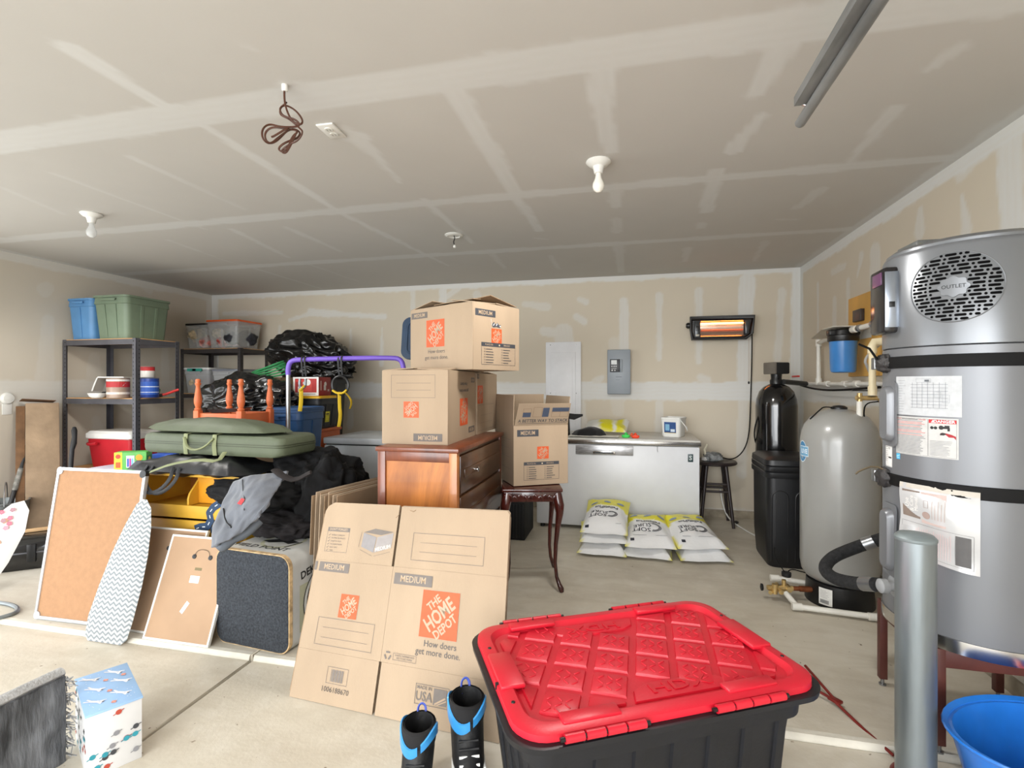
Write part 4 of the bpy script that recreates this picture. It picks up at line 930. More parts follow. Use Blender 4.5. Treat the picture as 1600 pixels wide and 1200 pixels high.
# stool, power strip, floor cord
DW = mat('dark_stained_wood', (44, 36, 36), .4, vary=.15, stretch=(1, 1, .2), vs=20)
so = thing('stool', 'dark wooden round-seat stool beside the chest freezer', 'stool', (.80, 5.20, 0))
g = G(); g.lathe([(.06, .578), (.185, .578), (.20, .588), (.202, .60), (.19, .612), (.05, .606)], 40); g.build('seat', DW, so)
lg = []
for sx in (-1, 1):
    for sy in (-1, 1):
        a, b = V((sx * .085, sy * .085, .58)), V((sx * .145, sy * .13 + (.01 if sy > 0 else -.01), 0)); lg.append((a, b))
        g = G(); g.cyl(b, a, .015, .018); g.build('leg', DW, so)
for z, (i, j) in ((.40, (0, 2)), (.33, (1, 3)), (.33, (0, 1)), (.33, (2, 3)), (.33, (0, 2))):
    p_, q_ = lg[i], lg[j]; t_ = z / .58
    g = G(); g.cyl(p_[1].lerp(p_[0], t_), q_[1].lerp(q_[0], t_), .011); g.build('stretcher', DW, so)
ps = thing('power_strip', 'white and grey tangle of power strip and adapters on the stool', 'power strip', (.755, 5.16, .612))
g = G(); g.box((-.03, 0, .02), (.10, .05, .035), .008, rot=Matrix.Rotation(R(30), 3, 'Z')); g.build('strip_body', WHITE, ps)
blob('cord_bundle', (.02, .0, .035), (.075, .05, .04), mat('adapter_grey', (120, 122, 122), .6, vary=.35, vs=25), ps, seed=9, amp=.3, freq=2.5, ridge=.4, flat=0.0, sub=4)
g = G(); g.tube([(-.04, 0, .04), (-.05, .03, .10), (-.02, .05, .15)], .012, 8); g.build('plug', mat('plug_ivory', (214, 208, 186), .5), ps)
g = G(); g.tube([atz(1122, 770, .25) * 0 + V((.88, 5.38, .30)), V((.90, 5.36, .14)), V((.95, 5.30, .015)), V((1.03, 5.0, .008)), V((1.09, 4.8, .008)), V((1.2, 4.7, .008))], .007, 8, smooth=3); tag(g.build('white_cable', WHITE), 'white cable curling down from the stool along the floor', 'cable')
g = G(); g.lathe([(.012, 0), (.024, .004), (.024, .02), (.01, .026)], 12, c=tuple(atz(1150, 818, 0))); tag(g.build('rubber_cap', BLACK), 'small round black cap on the floor under the white cable', 'cap')

# ---------------------------------------------------------------- cardboard boxes
def logo(u, v, s, rot=0, tag_=True):
    "orange square logo with slanted lettering; (u, v) is its centre"
    it = []; ca, sa = math.cos(R(rot)), math.sin(R(rot)); T = lambda x, y: (u + x * ca - y * sa, v + x * sa + y * ca)
    it.append(('R', u - s / 2, v - s / 2, s, s, ORG, rot))
    A = 42
    for txt, x, y, sz, xs in (('THE', -.17, .24, .25, .9), ('HOME', .0, .0, .44, .74), ('DEPOT', .17, -.24, .27, .84)):
        p_ = T(x * s, y * s); it.append(('T', txt, p_[0], p_[1], sz * s, KR, rot + A, .026, xs * .96))
    return it
def medium(u, v, w_, h_, rot=0, c=INKG):
    return [('R', u, v, w_, h_, c), ('T', 'MEDIUM', u + w_ / 2, v + h_ / 2, h_ * .82, (178, 154, 126), rot, .008, w_ / h_ / 4.5)]
def listbox(u, v, w_, h_, c=INKD, rot=0):
    it = [('R', u, v + h_ * .82, w_, h_ * .18, c), ('F', u, v, w_, h_ * .84, .0018, c), ('T', 'PLACE IN:', u + w_ * .22, v + h_ * .905, h_ * .12, (178, 154, 126)), ('T', 'FRAGILE', u + w_ * .74, v + h_ * .905, h_ * .12, (178, 154, 126)), ('R', u + w_ * .5, v + h_ * .87, h_ * .07, h_ * .07, (210, 190, 160))]
    r2 = random.Random(int(u * 1000) + 3)
    for c_ in range(2):
        for i in range(6):
            x = u + w_ * (.08 + .5 * c_); y = v + h_ * (.70 - i * .12); it += [('F', x, y - .003, .007, .007, .001, c), ('L', x + .014, y, x + .014 + w_ * r2.uniform(.15, .27), y, .004, c)]
    return it
def faces(w_, d_, h_):
    return {'front': plane_map((-w_ / 2, -d_ / 2, 0), (1, 0, 0), (0, 0, 1)), 'right': plane_map((w_ / 2, -d_ / 2, 0), (0, 1, 0), (0, 0, 1)), 'left': plane_map((-w_ / 2, d_ / 2, 0), (0, -1, 0), (0, 0, 1))}
def carton(label, loc, rz, w_, d_, h_, flaps, pr, closed=True, tilt=None, grp='printed cardboard moving boxes'):
    t = thing('cardboard_box', label, 'box', loc, group=grp, rot=(tilt or 0, 0, rz))
    th = .004; g = G()
    hx, hy = w_ / 2, d_ / 2
    g.bx(-hx, hx, -hy, -hy + th, 0, h_, .0012, 1); g.bx(-hx, hx, hy - th, hy, 0, h_, .0012, 1); g.bx(-hx, -hx + th, -hy + th, hy - th, 0, h_); g.bx(hx - th, hx, -hy + th, hy - th, 0, h_); g.bx(-hx + th, hx - th, -hy + th, hy - th, 0, th * 2)
    g.build('box_walls', KRAFT, t, kind='stuff')
    for side, L, ang in flaps:   # ang: 0 = closed flat inward, 90 = straight up, 180 = open outward
        o_, u_, n_ = {'front': ((-hx, -hy, h_), (1, 0, 0), (0, 1, 0)), 'back': ((hx, hy, h_), (-1, 0, 0), (0, -1, 0)), 'right': ((hx, -hy, h_), (0, 1, 0), (-1, 0, 0)), 'left': ((-hx, hy, h_), (0, -1, 0), (1, 0, 0))}[side]
        W_ = w_ if side in ('front', 'back') else d_
        o_, u_, n_ = V(o_), V(u_), V(n_); dv = n_ * math.cos(R(ang)) + V((0, 0, 1)) * math.sin(R(ang)); nn = u_.cross(dv).normalized()
        g = G(); c_ = .006
        g.ring([[o_ + u_ * a + dv * b + nn * k_ for a, b in ((c_, .001), (W_ - c_, .001), (W_ - c_ * 2, L), (c_ * 2, L))] for k_ in (-.0022, .0022)])
        fo = g.build('flap', KRAFT, t)
        if (side + '_flap') in pr: prints(fo, lambda a, b, off=0.0, o_=o_, u_=u_, dv=dv, nn=nn: o_ + u_ * a + dv * b + nn * (.0024 + off), pr[side + '_flap'])
    fm = faces(w_, d_, h_)
    for k_, it in pr.items():
        if k_ in fm and it: prints(t, fm[k_], it)
    return t

# dresser
WD = None
def wood(name, c1, c2, rough=.35, sc=6, st=(1, 1, .12), coat=.3):
    if name in MATS: return MATS[name]
    m, n, p = base_mat(name); tc = n.new('ShaderNodeTexCoord'); mp = n.new('ShaderNodeMapping'); mp.inputs['Scale'].default_value = st; n.link(tc.outputs['Object'], mp.inputs[0])
    a = n.noise(mp.outputs[0], sc, 6, .65, 1.2); b = n.noise(tc.outputs['Object'], 2.2, 3)
    c = n.ramp(a, [(.3, lin(c1)), (.7, lin(c2))]); c = n.mix(n.ramp(b, [(.45, (0, 0, 0)), (.75, (.5, .5, .5))]), c, lin(tuple(min(255, x * 1.25) for x in c2)))
    n.link(c, p.inputs['Base Color']); p.inputs['Roughness'].default_value = rough; p.inputs['Coat Weight'].default_value = coat
    MATS[name] = m; return m
WO, WR_, WDk = wood('worn_orange_wood', (104, 50, 18), (196, 122, 54), .4, 3.2, (1, 1, .35)), wood('red_brown_wood', (78, 34, 18), (118, 60, 32), .35, 9), wood('dark_drawer_wood', (52, 32, 20), (86, 56, 34), .3, 9, (1, .12, 1))
DH = 1.02
dd = thing('dresser', 'old brown wooden dresser with worn side panel under the cardboard boxes', 'dresser', (-1.08, 2.90, 0))
hx, hy = .222, .46
g = G(); g.bx(-hx + .012, hx - .012, -hy + .02, hy - .01, .05, DH - .022); g.build('carcass', WDk, dd)
g = G(); g.bx(-hx - .008, hx + .012, -hy - .012, hy + .01, DH - .024, DH, .005); g.build('top', WR_, dd)
for x in (-hx + .022, hx - .022):
    g = G(); g.bx(x - .022, x + .022, -hy, -hy + .04, 0, DH - .024, .003); g.build('post', WO if x > 0 else WR_, dd)
for z0, z1 in ((DH - .075, DH - .024), (.10, .16)):
    g = G(); g.bx(-hx + .044, hx - .044, -hy + .004, -hy + .03, z0, z1, .002); g.build('side_rail', WR_, dd)
g = G(); g.bx(-hx + .044, hx - .044, -hy + .014, -hy + .024, .16, DH - .075); g.build('side_panel', WO, dd)
for x in (-hx + .022, hx - .022):
    g = G(); g.bx(x - .02, x + .02, hy - .04, hy, 0, DH - .024, .003); g.build('post', WR_, dd)
zz = DH - .045
for h_ in (.20, .235, .26, .22):
    z1 = zz; z0 = zz - h_; zz = z0 - .016
    g = G(); g.bx(hx - .014, hx + .004, -hy + .05, hy - .045, z0, z1, .006); dw = g.build('drawer', WDk, dd)
    g = G(); g.bx(hx + .004, hx + .010, -hy + .10, hy - .10, z0 + .08, z0 + h_ * .62, .004); g.build('moulding', WDk, dw)
    for y in (-.20,):
        g = G(); g.lathe([(.006, 0), (.006, .012), (.014, .02), (.014, .028), (.004, .032)], 14, c=(hx + .008, y, (z0 + z1) / 2), M=Matrix.Rotation(PI / 2, 4, 'Y')); g.build('knob', CHROME, dw)

ww, hh = .56, .405
b1 = [('F', .055, .255, .255, .125, .0016, INKG), ('L', .085, .335, .285, .335, .0014, INKG), ('L', .085, .297, .285, .297, .0014, INKG)] + logo(.172, .19, .088, 180) + medium(.185, .018, .165, .042, 180)
b1r = logo(.30, .165, .16, 180) + [('T', 'How doers', .30, .33, .032, INKD, 180), ('T', 'get more done.', .30, .29, .030, INKD, 180)] + medium(.40, .03, .13, .036, 180) + medium(.455, .34, .08, .03, 180)
carton('cardboard box upside down on the front of the dresser, writing inverted', (-1.155, 2.84, DH), R(2), .381, .56, hh, [('left', .18, 4), ('right', .18, 3), ('front', .19, 5), ('back', .19, 6)], {'front': b1, 'right': b1r})
carton('cardboard box on the dresser half hidden behind the inverted one', (-1.17, 3.40, DH), R(0), .40, .50, .40, [('left', .20, 3), ('right', .20, 2), ('front', .2, 4), ('back', .2, 4)],
    {'right': logo(.07, .26, .12) + [('F', .03, .02, .38, .17, .0014, INKG), ('L', .08, .12, .36, .12, .001, INKG), ('L', .08, .07, .36, .07, .001, INKG)] + medium(.0, .365, .04, .03)})
cA = V((-.865, 2.725, DH + hh + .008)); rzA = math.atan2(-(3.2 * .9738 + (-.629) * .2275 - 2.725) * -1, 0)  # placed from the corner nearest the camera
pL = V((3.2 * _fx + -.629 * _rx, 3.2 * _fy + -.629 * _ry, 0)); dv_ = (V((cA.x, cA.y, 0)) - pL); rzA = math.atan2(dv_.y, dv_.x)
wT, dT, hT = .56, .41, .385
cen = V((cA.x, cA.y, 0)) + Matrix.Rotation(rzA, 3, 'Z') @ V((-wT / 2, dT / 2, 0))
tp = medium(.012, .325, .155, .038, 0) + logo(.24, .225, .165) + [('T', 'How doers', .25, .115, .034, INKG), ('T', 'get more done.', .25, .078, .034, INKG), ('T', 'RECYCLE', .1, .012, .014, INKG)]
tr = medium(.02, .31, .17, .04, 0, INKD) + logo(.20, .20, .09) + listbox(.07, .03, .30, .13) + [('P', [(.155, .265), (.175, .285), (.19, .27), (.205, .282), (.222, .268), (.238, .272), (.228, .252), (.2, .256), (.17, .252)], (70, 72, 80)), ('L', .158, .262, .15, .30, .004, (206, 196, 186)), ('L', .17, .262, .18, .275, .005, (226, 226, 226)), ('L', .195, .262, .205, .276, .005, (226, 226, 226)), ('L', .225, .262, .236, .262, .006, (226, 226, 226))]
topb = carton('topmost cardboard box with lifted flaps, balanced on the boxes over the dresser', (cen.x, cen.y, cA.z), rzA, wT, dT, hT, [('front', .20, 3), ('back', .20, 4), ('left', .2, 12), ('right', .2, 9)], {'front': tp, 'right': tr})
g = G(); g.ring([[V((a, b, c + k_)) for a, b, c in ((-.06, -.20, hT + .012), (.27, -.19, hT + .018), (.10, .19, hT + .075), (-.20, .19, hT + .095))] for k_ in (-.002, .002)]); g.build('flap', KRAFT_D, topb)
g = G(); g.ring([[V((a, b, c + k_)) for a, b, c in ((.06, -.19, hT + .006), (.275, -.05, hT + .055), (.272, .19, hT + .012), (.10, .0, hT + .04))] for k_ in (-.002, .002)]); g.build('flap', KRAFT_D, topb)
# box on the carved table
TZ = .672
pB = at(802.5, 761.8, 3.32); pC = at(887.5, 751.7, 3.43); rzB = math.atan2(pC.y - pB.y, pC.x - pB.x); wB = (V((pC.x, pC.y, 0)) - V((pB.x, pB.y, 0))).length
cb = V((pB.x, pB.y, 0)) + Matrix.Rotation(rzB, 3, 'Z') @ V((wB / 2, .24, 0))
bf = medium(.024, .325, .15, .045, 0, INKD) + logo(.205, .215, .082) + listbox(.07, .035, .25, .12)
ff = [('R', .05, .065, .055, .035, (70, 80, 100)), ('F', .12, .065, .06, .075, .0018, (120, 96, 74)), ('R', .185, .065, .045, .07, (70, 80, 100)), ('F', .25, .065, .12, .04, .0018, (120, 96, 74)), ('R', .25, .105, .12, .03, (70, 80, 100)), ('L', .31, .065, .31, .105, .0018, (120, 96, 74)), ('F', .05, .10, .055, .03, .0015, (120, 96, 74)),
      ('T', 'A BETTER WAY TO STACK', .20, .035, .034, INKD, 0, .012, .86), ('L', .03, .016, .37, .016, .0025, INKD)]
ff = [(x[0], ) + x[1:] for x in ff]
tbx = carton('open cardboard box with raised flaps on the carved side table', (cb.x, cb.y, TZ + .004), rzB, wB, .48, .40, [('front', .165, 118), ('back', .20, 80), ('left', .20, 88), ('right', .19, 96)],
    {'front': bf, 'front_flap': ff, 'left': [('F', .12, .1, .3, .2, .0014, INKG), ('L', .16, .24, .38, .24, .001, INKG), ('L', .16, .18, .38, .18, .001, INKG)]})
# carved side table with cabriole legs
MH = wood('mahogany', (46, 14, 12), (78, 28, 22), .22, 10, (1, 1, .1), .6)
ta = thing('carved_side_table', 'dark red-brown side table with carved edge and curved cabriole legs', 'table', (-.433, 3.26, 0), R(14.6))
tx0, tx1, ty0, ty1 = -.385, .01, -.01, .45
g = G(); g.bx(tx0, tx1, ty0, ty1, .648, .670, .006); g.build('tabletop', MH, ta)
g = G(); g.bx(tx0 + .012, tx1 - .012, ty0 + .012, ty1 - .012, .585, .648, .003); ap = g.build('apron', MH, ta)
g = G()
for i in range(21): g.box((tx0 + .025 + i * .0165, ty0 + .010, .618 + .008 * math.sin(i * 1.3)), (.012, .008, .03), .003, rot=Matrix.Rotation(R(35 if i % 2 else -35), 3, 'Y'))
for i in range(24): g.box((tx1 - .010, ty0 + .025 + i * .0165, .618), (.008, .012, .03), .003, rot=Matrix.Rotation(R(35 if i % 2 else -35), 3, 'X'))
g.build('carving', MH, ap, kind='stuff')
for sx in (0, 1):
    for sy in (0, 1):
        x = (tx0 + .035, tx1 - .035)[sx]; y = (ty0 + .035, ty1 - .035)[sy]; dx, dy = (1 if sx else -1) * .7071, (1 if sy else -1) * .7071
        pts = []; rr2 = []
        for z, o_, r_ in ((.64, 0, .030), (.60, .006, .034), (.56, .018, .033), (.51, .022, .026), (.42, .006, .018), (.30, -.010, .0145), (.18, -.016, .012), (.09, -.004, .012), (.045, .018, .015), (.02, .034, .019), (.0, .04, .014)):
            pts.append((x + dx * o_, y + dy * o_, z)); rr2.append(r_)
        g = G(); g.tube(pts, rr2, 12); lg_ = g.build('leg', MH, ta)
        g = G(); g.lathe([(.004, -.03), (.010, -.018), (.014, 0), (.010, .015), (.003, .03)], 10, c=(x + dx * .034, y + dy * .034, .56)); g.build('knee_carving', MH, lg_)
# dark vented crate behind the table
cr_ = thing('black_crate', 'black ribbed plastic crate on the floor behind the carved table', 'crate', (-1.0, 4.45, 0))
g = G(); g.bx(-.12, .12, -.2, .2, 0, .33, .01); g.build('crate_body', BLACKM, cr_)
for i in range(9): g = G(); g.bx(-.115 + i * .0265, -.105 + i * .0265, -.208, -.2, .02, .31, .002); g.build('rib', BLACK, cr_)

# ---------------------------------------------------------------- steel shelving units and their load
ZN = wood('shelf_board', (176, 128, 76), (204, 158, 104), .7, 10, (.2, 1, 1), 0)
def shelving(name, label, x0, x1, y0, y1, tops, m):
    t = thing(name, label, 'shelving', ((x0 + x1) / 2, (y0 + y1) / 2, 0)); cx, cy = (x0 + x1) / 2, (y0 + y1) / 2
    H_ = tops[0]
    for sx, x in ((1, x0), (-1, x1)):
        for sy, y in ((1, y0), (-1, y1)):
            g = G(); g.bx(x - cx, x - cx + sx * .042, y - cy, y - cy + sy * .003, 0, H_, 0); g.bx(x - cx, x - cx + sx * .003, y - cy, y - cy + sy * .042, 0, H_, 0)
            p_ = g.build('post', m, t, kind='stuff')
            g = G()
            for k in range(int(H_ / .038)):
                g.box((x - cx + sx * .03, y - cy - sy * .0005, .03 + k * .038), (.007, .0012, .012))
                g.box((x - cx - sx * .0005, y - cy + sy * .03, .03 + k * .038), (.0012, .007, .012))
            g.build('slot_holes', BLACKM, p_, kind='stuff')
    for z in tops:
        g = G(); g.bx(x0 - cx + .004, x1 - cx - .004, y0 - cy + .004, y1 - cy - .004, z - .014, z, .001, 1); s_ = g.build('shelf', ZN, t)
        for a in (y0, y1): g = G(); g.bx(x0 - cx + .004, x1 - cx - .004, a - cy - .001 + (.003 if a == y0 else -.003), a - cy + .001 + (.003 if a == y0 else -.003), z - .055, z - .006); g.build('beam', m, s_)
        for a in (x0, x1): g = G(); g.bx(a - cx - .001 + (.004 if a == x0 else -.004), a - cx + .001 + (.004 if a == x0 else -.004), y0 - cy + .004, y1 - cy - .004, z - .055, z - .006); g.build('beam', m, s_)
    return t
SHM = mat('shelf_steel', (92, 92, 98), .45, .5, vary=.05)
SHD = mat('shelf_steel_dark', (62, 58, 58), .5, .4, vary=.05)
AX0, AX1, AY0, AY1 = -5.2, -4.34, 3.66, 4.11
shelving('shelving_unit', 'grey steel shelving unit by the left wall carrying blue and green totes', AX0, AX1, AY0, AY1, (1.766, 1.22, .56, .12), SHM)
BX0, BX1, BY0, BY1 = -5.2, -4.36, 4.94, 5.39
shelving('shelving_unit', 'dark steel shelving unit in the back left corner carrying clear bins', BX0, BX1, BY0, BY1, (1.766, 1.24, .66, .12), SHD)

def tote(label, loc, w_, d_, h_, m, rz=0, lid=None, ribs=3, taper=.86, clear=False, nm='storage_tote', grp=None, r=.045, rim=.018):
    t = thing(nm, label, 'storage tote', loc, rz, grp)
    def rg(k, z, rr_=r): return [V((x, y, z)) for x, y in rr(w_ * k, d_ * k, rr_)]
    g = G(); a = taper
    g.ring([rg(a, 0), rg(a + .01, .008), rg(a + (1 - a) * .82, h_ * .80), rg(a + (1 - a) * .82 + .035, h_ * .81), rg(1 - .01, h_ * .95), rg(1 + rim * 2, h_ * .955), rg(1 + rim * 2, h_), rg(.985, h_), rg(a * .985, .02), rg(a * .5, .015)])
    g.build('tote_body', m, t)
    for i in range(ribs):
        f = (i + 1) / (ribs + 1) - .5
        for s in (-1, 1):
            g = G(); k0, k1 = a, a + (1 - a) * .8
            g.ring([[V((f * w_ * k0 - .012, s * d_ * k0 / 2, .02)), V((f * w_ * k0 + .012, s * d_ * k0 / 2, .02)), V((f * w_ * k0 + .012, s * (d_ * k0 / 2 + .007), .02)), V((f * w_ * k0 - .012, s * (d_ * k0 / 2 + .007), .02))],
                    [V((f * w_ * k1 - .012, s * d_ * k1 / 2, h_ * .79)), V((f * w_ * k1 + .012, s * d_ * k1 / 2, h_ * .79)), V((f * w_ * k1 + .012, s * (d_ * k1 / 2 + .007), h_ * .79)), V((f * w_ * k1 - .012, s * (d_ * k1 / 2 + .007), h_ * .79))]]); g.build('rib', m, t)
            g = G(); g.ring([[V((s * w_ * k0 / 2, f * d_ * k0 - .012, .02)), V((s * w_ * k0 / 2, f * d_ * k0 + .012, .02)), V((s * (w_ * k0 / 2 + .007), f * d_ * k0 + .012, .02)), V((s * (w_ * k0 / 2 + .007), f * d_ * k0 - .012, .02))],
                    [V((s * w_ * k1 / 2, f * d_ * k1 - .012, h_ * .79)), V((s * w_ * k1 / 2, f * d_ * k1 + .012, h_ * .79)), V((s * (w_ * k1 / 2 + .007), f * d_ * k1 + .012, h_ * .79)), V((s * (w_ * k1 / 2 + .007), f * d_ * k1 - .012, h_ * .79))]]); g.build('rib', m, t)
    if lid:
        g = G(); g.ring([rg(1.03, h_ + .001), rg(1.045, h_ + .002), rg(1.045, h_ + .02), rg(.99, h_ + .024), rg(.94, h_ + .016), rg(.5, h_ + .016)]); g.build('lid', lid, t)
    for s in (-1, 1):
        g = G(); g.box((0, s * (d_ / 2 + .012), h_ * .90), (w_ * .42, .014, .022), .004); g.build('handle', m, t)
    return t
GREEN = mat('tote_green', (106, 122, 102), .5, vary=.03); BLUE = mat('tote_blue', (84, 134, 182), .45, vary=.03); NAVY = mat('tote_navy', (36, 76, 124), .45, vary=.04); DKT = mat('tote_charcoal', (34, 37, 41), .5, vary=.05)
tote('open sage green tote on top of the grey shelving unit', (-4.66, 3.90, 1.767), .40, .46, .40, GREEN, ribs=2)
tote('open light blue tote beside the green tote on the shelving unit', (-5.03, 3.88, 1.767), .30, .40, .385, BLUE, ribs=1)
CLR = mat('clear_plastic', (214, 216, 216), .2, vary=0, alpha=.32, spec=.6); CLR2 = mat('clear_plastic_milky', (206, 208, 210), .25, vary=0, alpha=.42)
def clear_bin(label, loc, w_, d_, h_, lidm, stuff_, m=CLR, clip=None):
    t = tote(label, loc, w_, d_, h_, m, lid=lidm, ribs=1, nm='clear_bin', r=.03)
    for i, (x, y, z, r_, c) in enumerate(stuff_):
        blob('bin_contents', (x, y, z), (r_, r_ * .9, r_ * .8), mat('stuff_%d_%d_%d' % c, c, .9, vary=.3, vs=18), t, seed=i + loc[0], amp=.25, freq=2.2, sub=3)
    if clip:
        for s in (-1, 1): g = G(); g.box((s * w_ * .1, -d_ / 2 - .018, h_ - .005), (.13, .02, .035), .005); g.build('clip', clip, t)
    return t
PCH, RED_, DRK, BEI, PNK = (214, 178, 150), (176, 62, 50), (44, 44, 50), (196, 180, 150), (206, 120, 110)
clear_bin('clear bin with black lid holding soft toys, on the dark shelving by the corner', (-5.02, 5.16, 1.767), .31, .36, .28, BLACK, [(-.06, -.10, .17, .10, BEI), (.07, -.10, .08, .08, PNK), (-.05, .05, .10, .10, RED_), (.08, .06, .17, .08, BEI)])
clear_bin('clear bin with orange lid on top of the dark shelving unit', (-4.63, 5.15, 1.767), .43, .40, .31, mat('orange_lid', (224, 92, 30), .45, vary=.03), [(-.12, -.11, .18, .08, BEI), (-.06, -.11, .08, .08, RED_), (.07, -.12, .12, .09, DRK), (.12, .05, .13, .12, DRK), (-.1, .08, .12, .09, PNK)])
clear_bin('clear bin with white lid and teal clips on the middle shelf', (-5.0, 5.14, 1.241), .36, .36, .28, mat('white_lid', (216, 218, 216), .4, vary=.02), [(-.08, -.08, .12, .10, BEI), (.08, -.08, .14, .09, (128, 110, 120)), (0, .06, .1, .12, (96, 88, 92))], CLR2, mat('teal_clip', (44, 148, 132), .4))
clear_bin('clear bin with grey lid on the middle shelf, right of the teal clipped one', (-4.60, 5.14, 1.241), .36, .36, .26, mat('grey_lid', (120, 124, 134), .4, vary=.02), [(-.08, -.08, .12, .09, (206, 206, 204)), (.08, -.08, .10, .09, (70, 74, 84)), (0, .06, .1, .11, (150, 140, 132))], CLR2)

def can(label, loc, r_, h_, body, bands, nm='paint_can', bail=True, txt=None):
    t = thing(nm, label, 'can', loc)
    g = G(); g.lathe([(r_ * .97, 0), (r_, .003), (r_, h_ - .004), (r_ * .97, h_), (r_ * .86, h_), (r_ * .84, h_ - .008), (r_ * .3, h_ - .008)], 32); g.build('can_body', mat('can_%d_%d_%d' % body, body, .4, .1, vary=.03), t)
    for z, r2 in ((.003, .0015), (h_ - .004, .002)):
        g = G(); g.tube([(r_ * math.cos(2 * PI * i / 32), r_ * math.sin(2 * PI * i / 32), z) for i in range(33)], r2, 5); g.build('rim', STEEL, t)
    it = [('R', -r_ * 1.5, z0, r_ * 3.0, z1 - z0, c) for z0, z1, c in bands]
    if txt: it.append(('T', txt[0], 0, txt[1], txt[2], txt[3], 0, .01))
    prints(t, cyl_map(0, 0, r_ + .0003, -50, 0), it, 'label_print', 12)
    if bail: g = G(); g.tube([V((-r_ * math.cos(R(a)), -r_ * .9 * abs(math.sin(R(a))) - .002, h_ * .75 - .45 * h_ * math.sin(R(a)))) for a in range(0, 181, 15)], .0018, 6); g.build('bail_handle', STEEL, t)
    return t
def onA(px, zc, z=1.221): p = at(px, 600, zc); return (p.x, p.y, z)
can('red and brown banded can with wire handle on the middle shelf', onA(185, 4.62), .088, .185, (150, 128, 112), [(.10, .15, (168, 40, 44)), (.035, .055, (216, 206, 196)), (.155, .17, (214, 210, 204))])
can('blue can on the middle shelf behind the front post', onA(233, 4.72), .078, .185, (28, 58, 134), [(.03, .15, (40, 84, 170)), (.10, .108, (200, 210, 230)), (.05, .056, (200, 210, 230))], bail=False)
can('small white can with red lid stacked on the blue can', onA(230, 4.72, 1.221 + .187), .060, .105, (216, 212, 206), [(.065, .104, (176, 40, 44))], bail=False)
t = thing('white_plastic_guard', 'white plastic arched guard lying on the middle shelf behind the cans', 'guard', (-4.90, 3.92, 1.221), R(20))
g = G(); g.shell(lambda u, v: V((-.17 + .34 * u, -.07 + .14 * v, .20 * min(1, math.sin(PI * min(max(u * .92 + .04, 0), 1)) * 1.9) ** .8)), 24, 4, .012); g.build('guard_shell', WHITE, t)
g = G(); g.box((.0, 0, .03), (.2, .1, .05), .015); g.build('dark_core', BLACKM, t)
t = thing('white_dish', 'white plastic scoop at the left edge of the middle shelf', 'dish', onA(152, 4.62))
g = G(); g.ring([[V((x * k * 1.0, y * k, z)) for x, y in rr(.16, .10, .04)] for k, z in ((.5, 0), (.8, .012), (1.0, .045), (.96, .045), (.75, .018), (.4, .008))]); g.build('dish_body', WHITE, t)
t = thing('caulk_gun', 'red handled tool with black head at the right of the blue can', 'hand tool', onA(258, 4.85), R(40))
g = G(); g.tube([(-.08, 0, .02), (.0, 0, .03), (.06, 0, .055), (.11, 0, .075)], .012, 8); g.build('handle', mat('red_plastic', (204, 44, 40), .4), t)
g = G(); g.box((-.08, 0, .02), (.12, .06, .03), .008); g.build('head', BLACK, t)
g = G(); g.box((-.07, .05, .045), (.05, .05, .09), .015, rot=Matrix.Rotation(R(20), 3, 'Y')); tag(g.build('green_bottle', mat('green_plastic', (80, 150, 86), .4), None, loc=V(onA(246, 4.95)) + V((0, 0, 0))), 'small green bottle behind the blue can on the shelf', 'bottle')
# cooler on lower shelf
cl = thing('cooler', 'red cooler with white lid on the lower shelf of the grey shelving', 'cooler', (-4.76, 3.90, .561))
g = G(); g.ring([[V((x, y, z)) for x, y in rr(w_, d_, .03)] for w_, d_, z in ((.46, .26, 0), (.47, .27, .01), (.52, .32, .27))]); g.build('cooler_body', mat('cooler_red', (186, 32, 44), .4, vary=.03), cl)
g = G(); g.ring([[V((x, y, z)) for x, y in rr(w_, d_, .03)] for w_, d_, z in ((.53, .33, .272), (.545, .345, .28), (.545, .345, .32), (.50, .30, .345), (.3, .2, .348))]); g.build('lid', WHITE, cl)
g = G(); g.tube([(-.27, -.02, .24), (-.30, -.12, .22), (-.18, -.20, .22), (-.10, -.19, .23)], .014, 8, smooth=1); g.build('handle', MATS['cooler_red'], cl)

# pastel box with a pack of crayons on it
g = G(); g.bx(-.29, .27, -.18, .2, 0, .728, .01); pb_ = g.build('toy_chest', mat('pastel_print', (206, 196, 212), .6, vary=.12, vs=7), None, loc=(-3.62, 3.02, 0)); tag(pb_, 'pale printed toy chest behind the big cork board', 'toy chest')
cb_ = thing('crayon_pack', 'green and yellow box of crayons with windows behind the cork board', 'box', (-3.52, 2.95, .73), R(28))
g = G(); g.bx(-.10, .10, -.05, .05, 0, .13, .003); g.build('pack_body', mat('pack_green', (92, 178, 84), .5, vary=.1), cb_)
prints(cb_, plane_map((-.10, -.05, 0), (1, 0, 0), (0, 0, 1)), [('R', .0, .0, .05, .13, (232, 206, 60)), ('C', .025, .10, .016, (210, 70, 50)), ('R', .01, .02, .03, .04, (214, 96, 46)), ('R', .075, .02, .05, .085, (226, 226, 234)), ('R', .08, .025, .012, .06, (64, 92, 190)), ('R', .094, .025, .012, .06, (180, 60, 150)), ('R', .108, .025, .012, .06, (120, 190, 220)), ('C', .155, .09, .022, (228, 160, 40)), ('R', .145, .02, .035, .03, (40, 110, 60))])
prints(cb_, plane_map((.10, -.05, 0), (0, 1, 0), (0, 0, 1)), [('R', .01, .03, .08, .07, (60, 130, 70)), ('C', .05, .07, .02, (226, 180, 50)), ('C', .05, .04, .012, (210, 90, 50))])
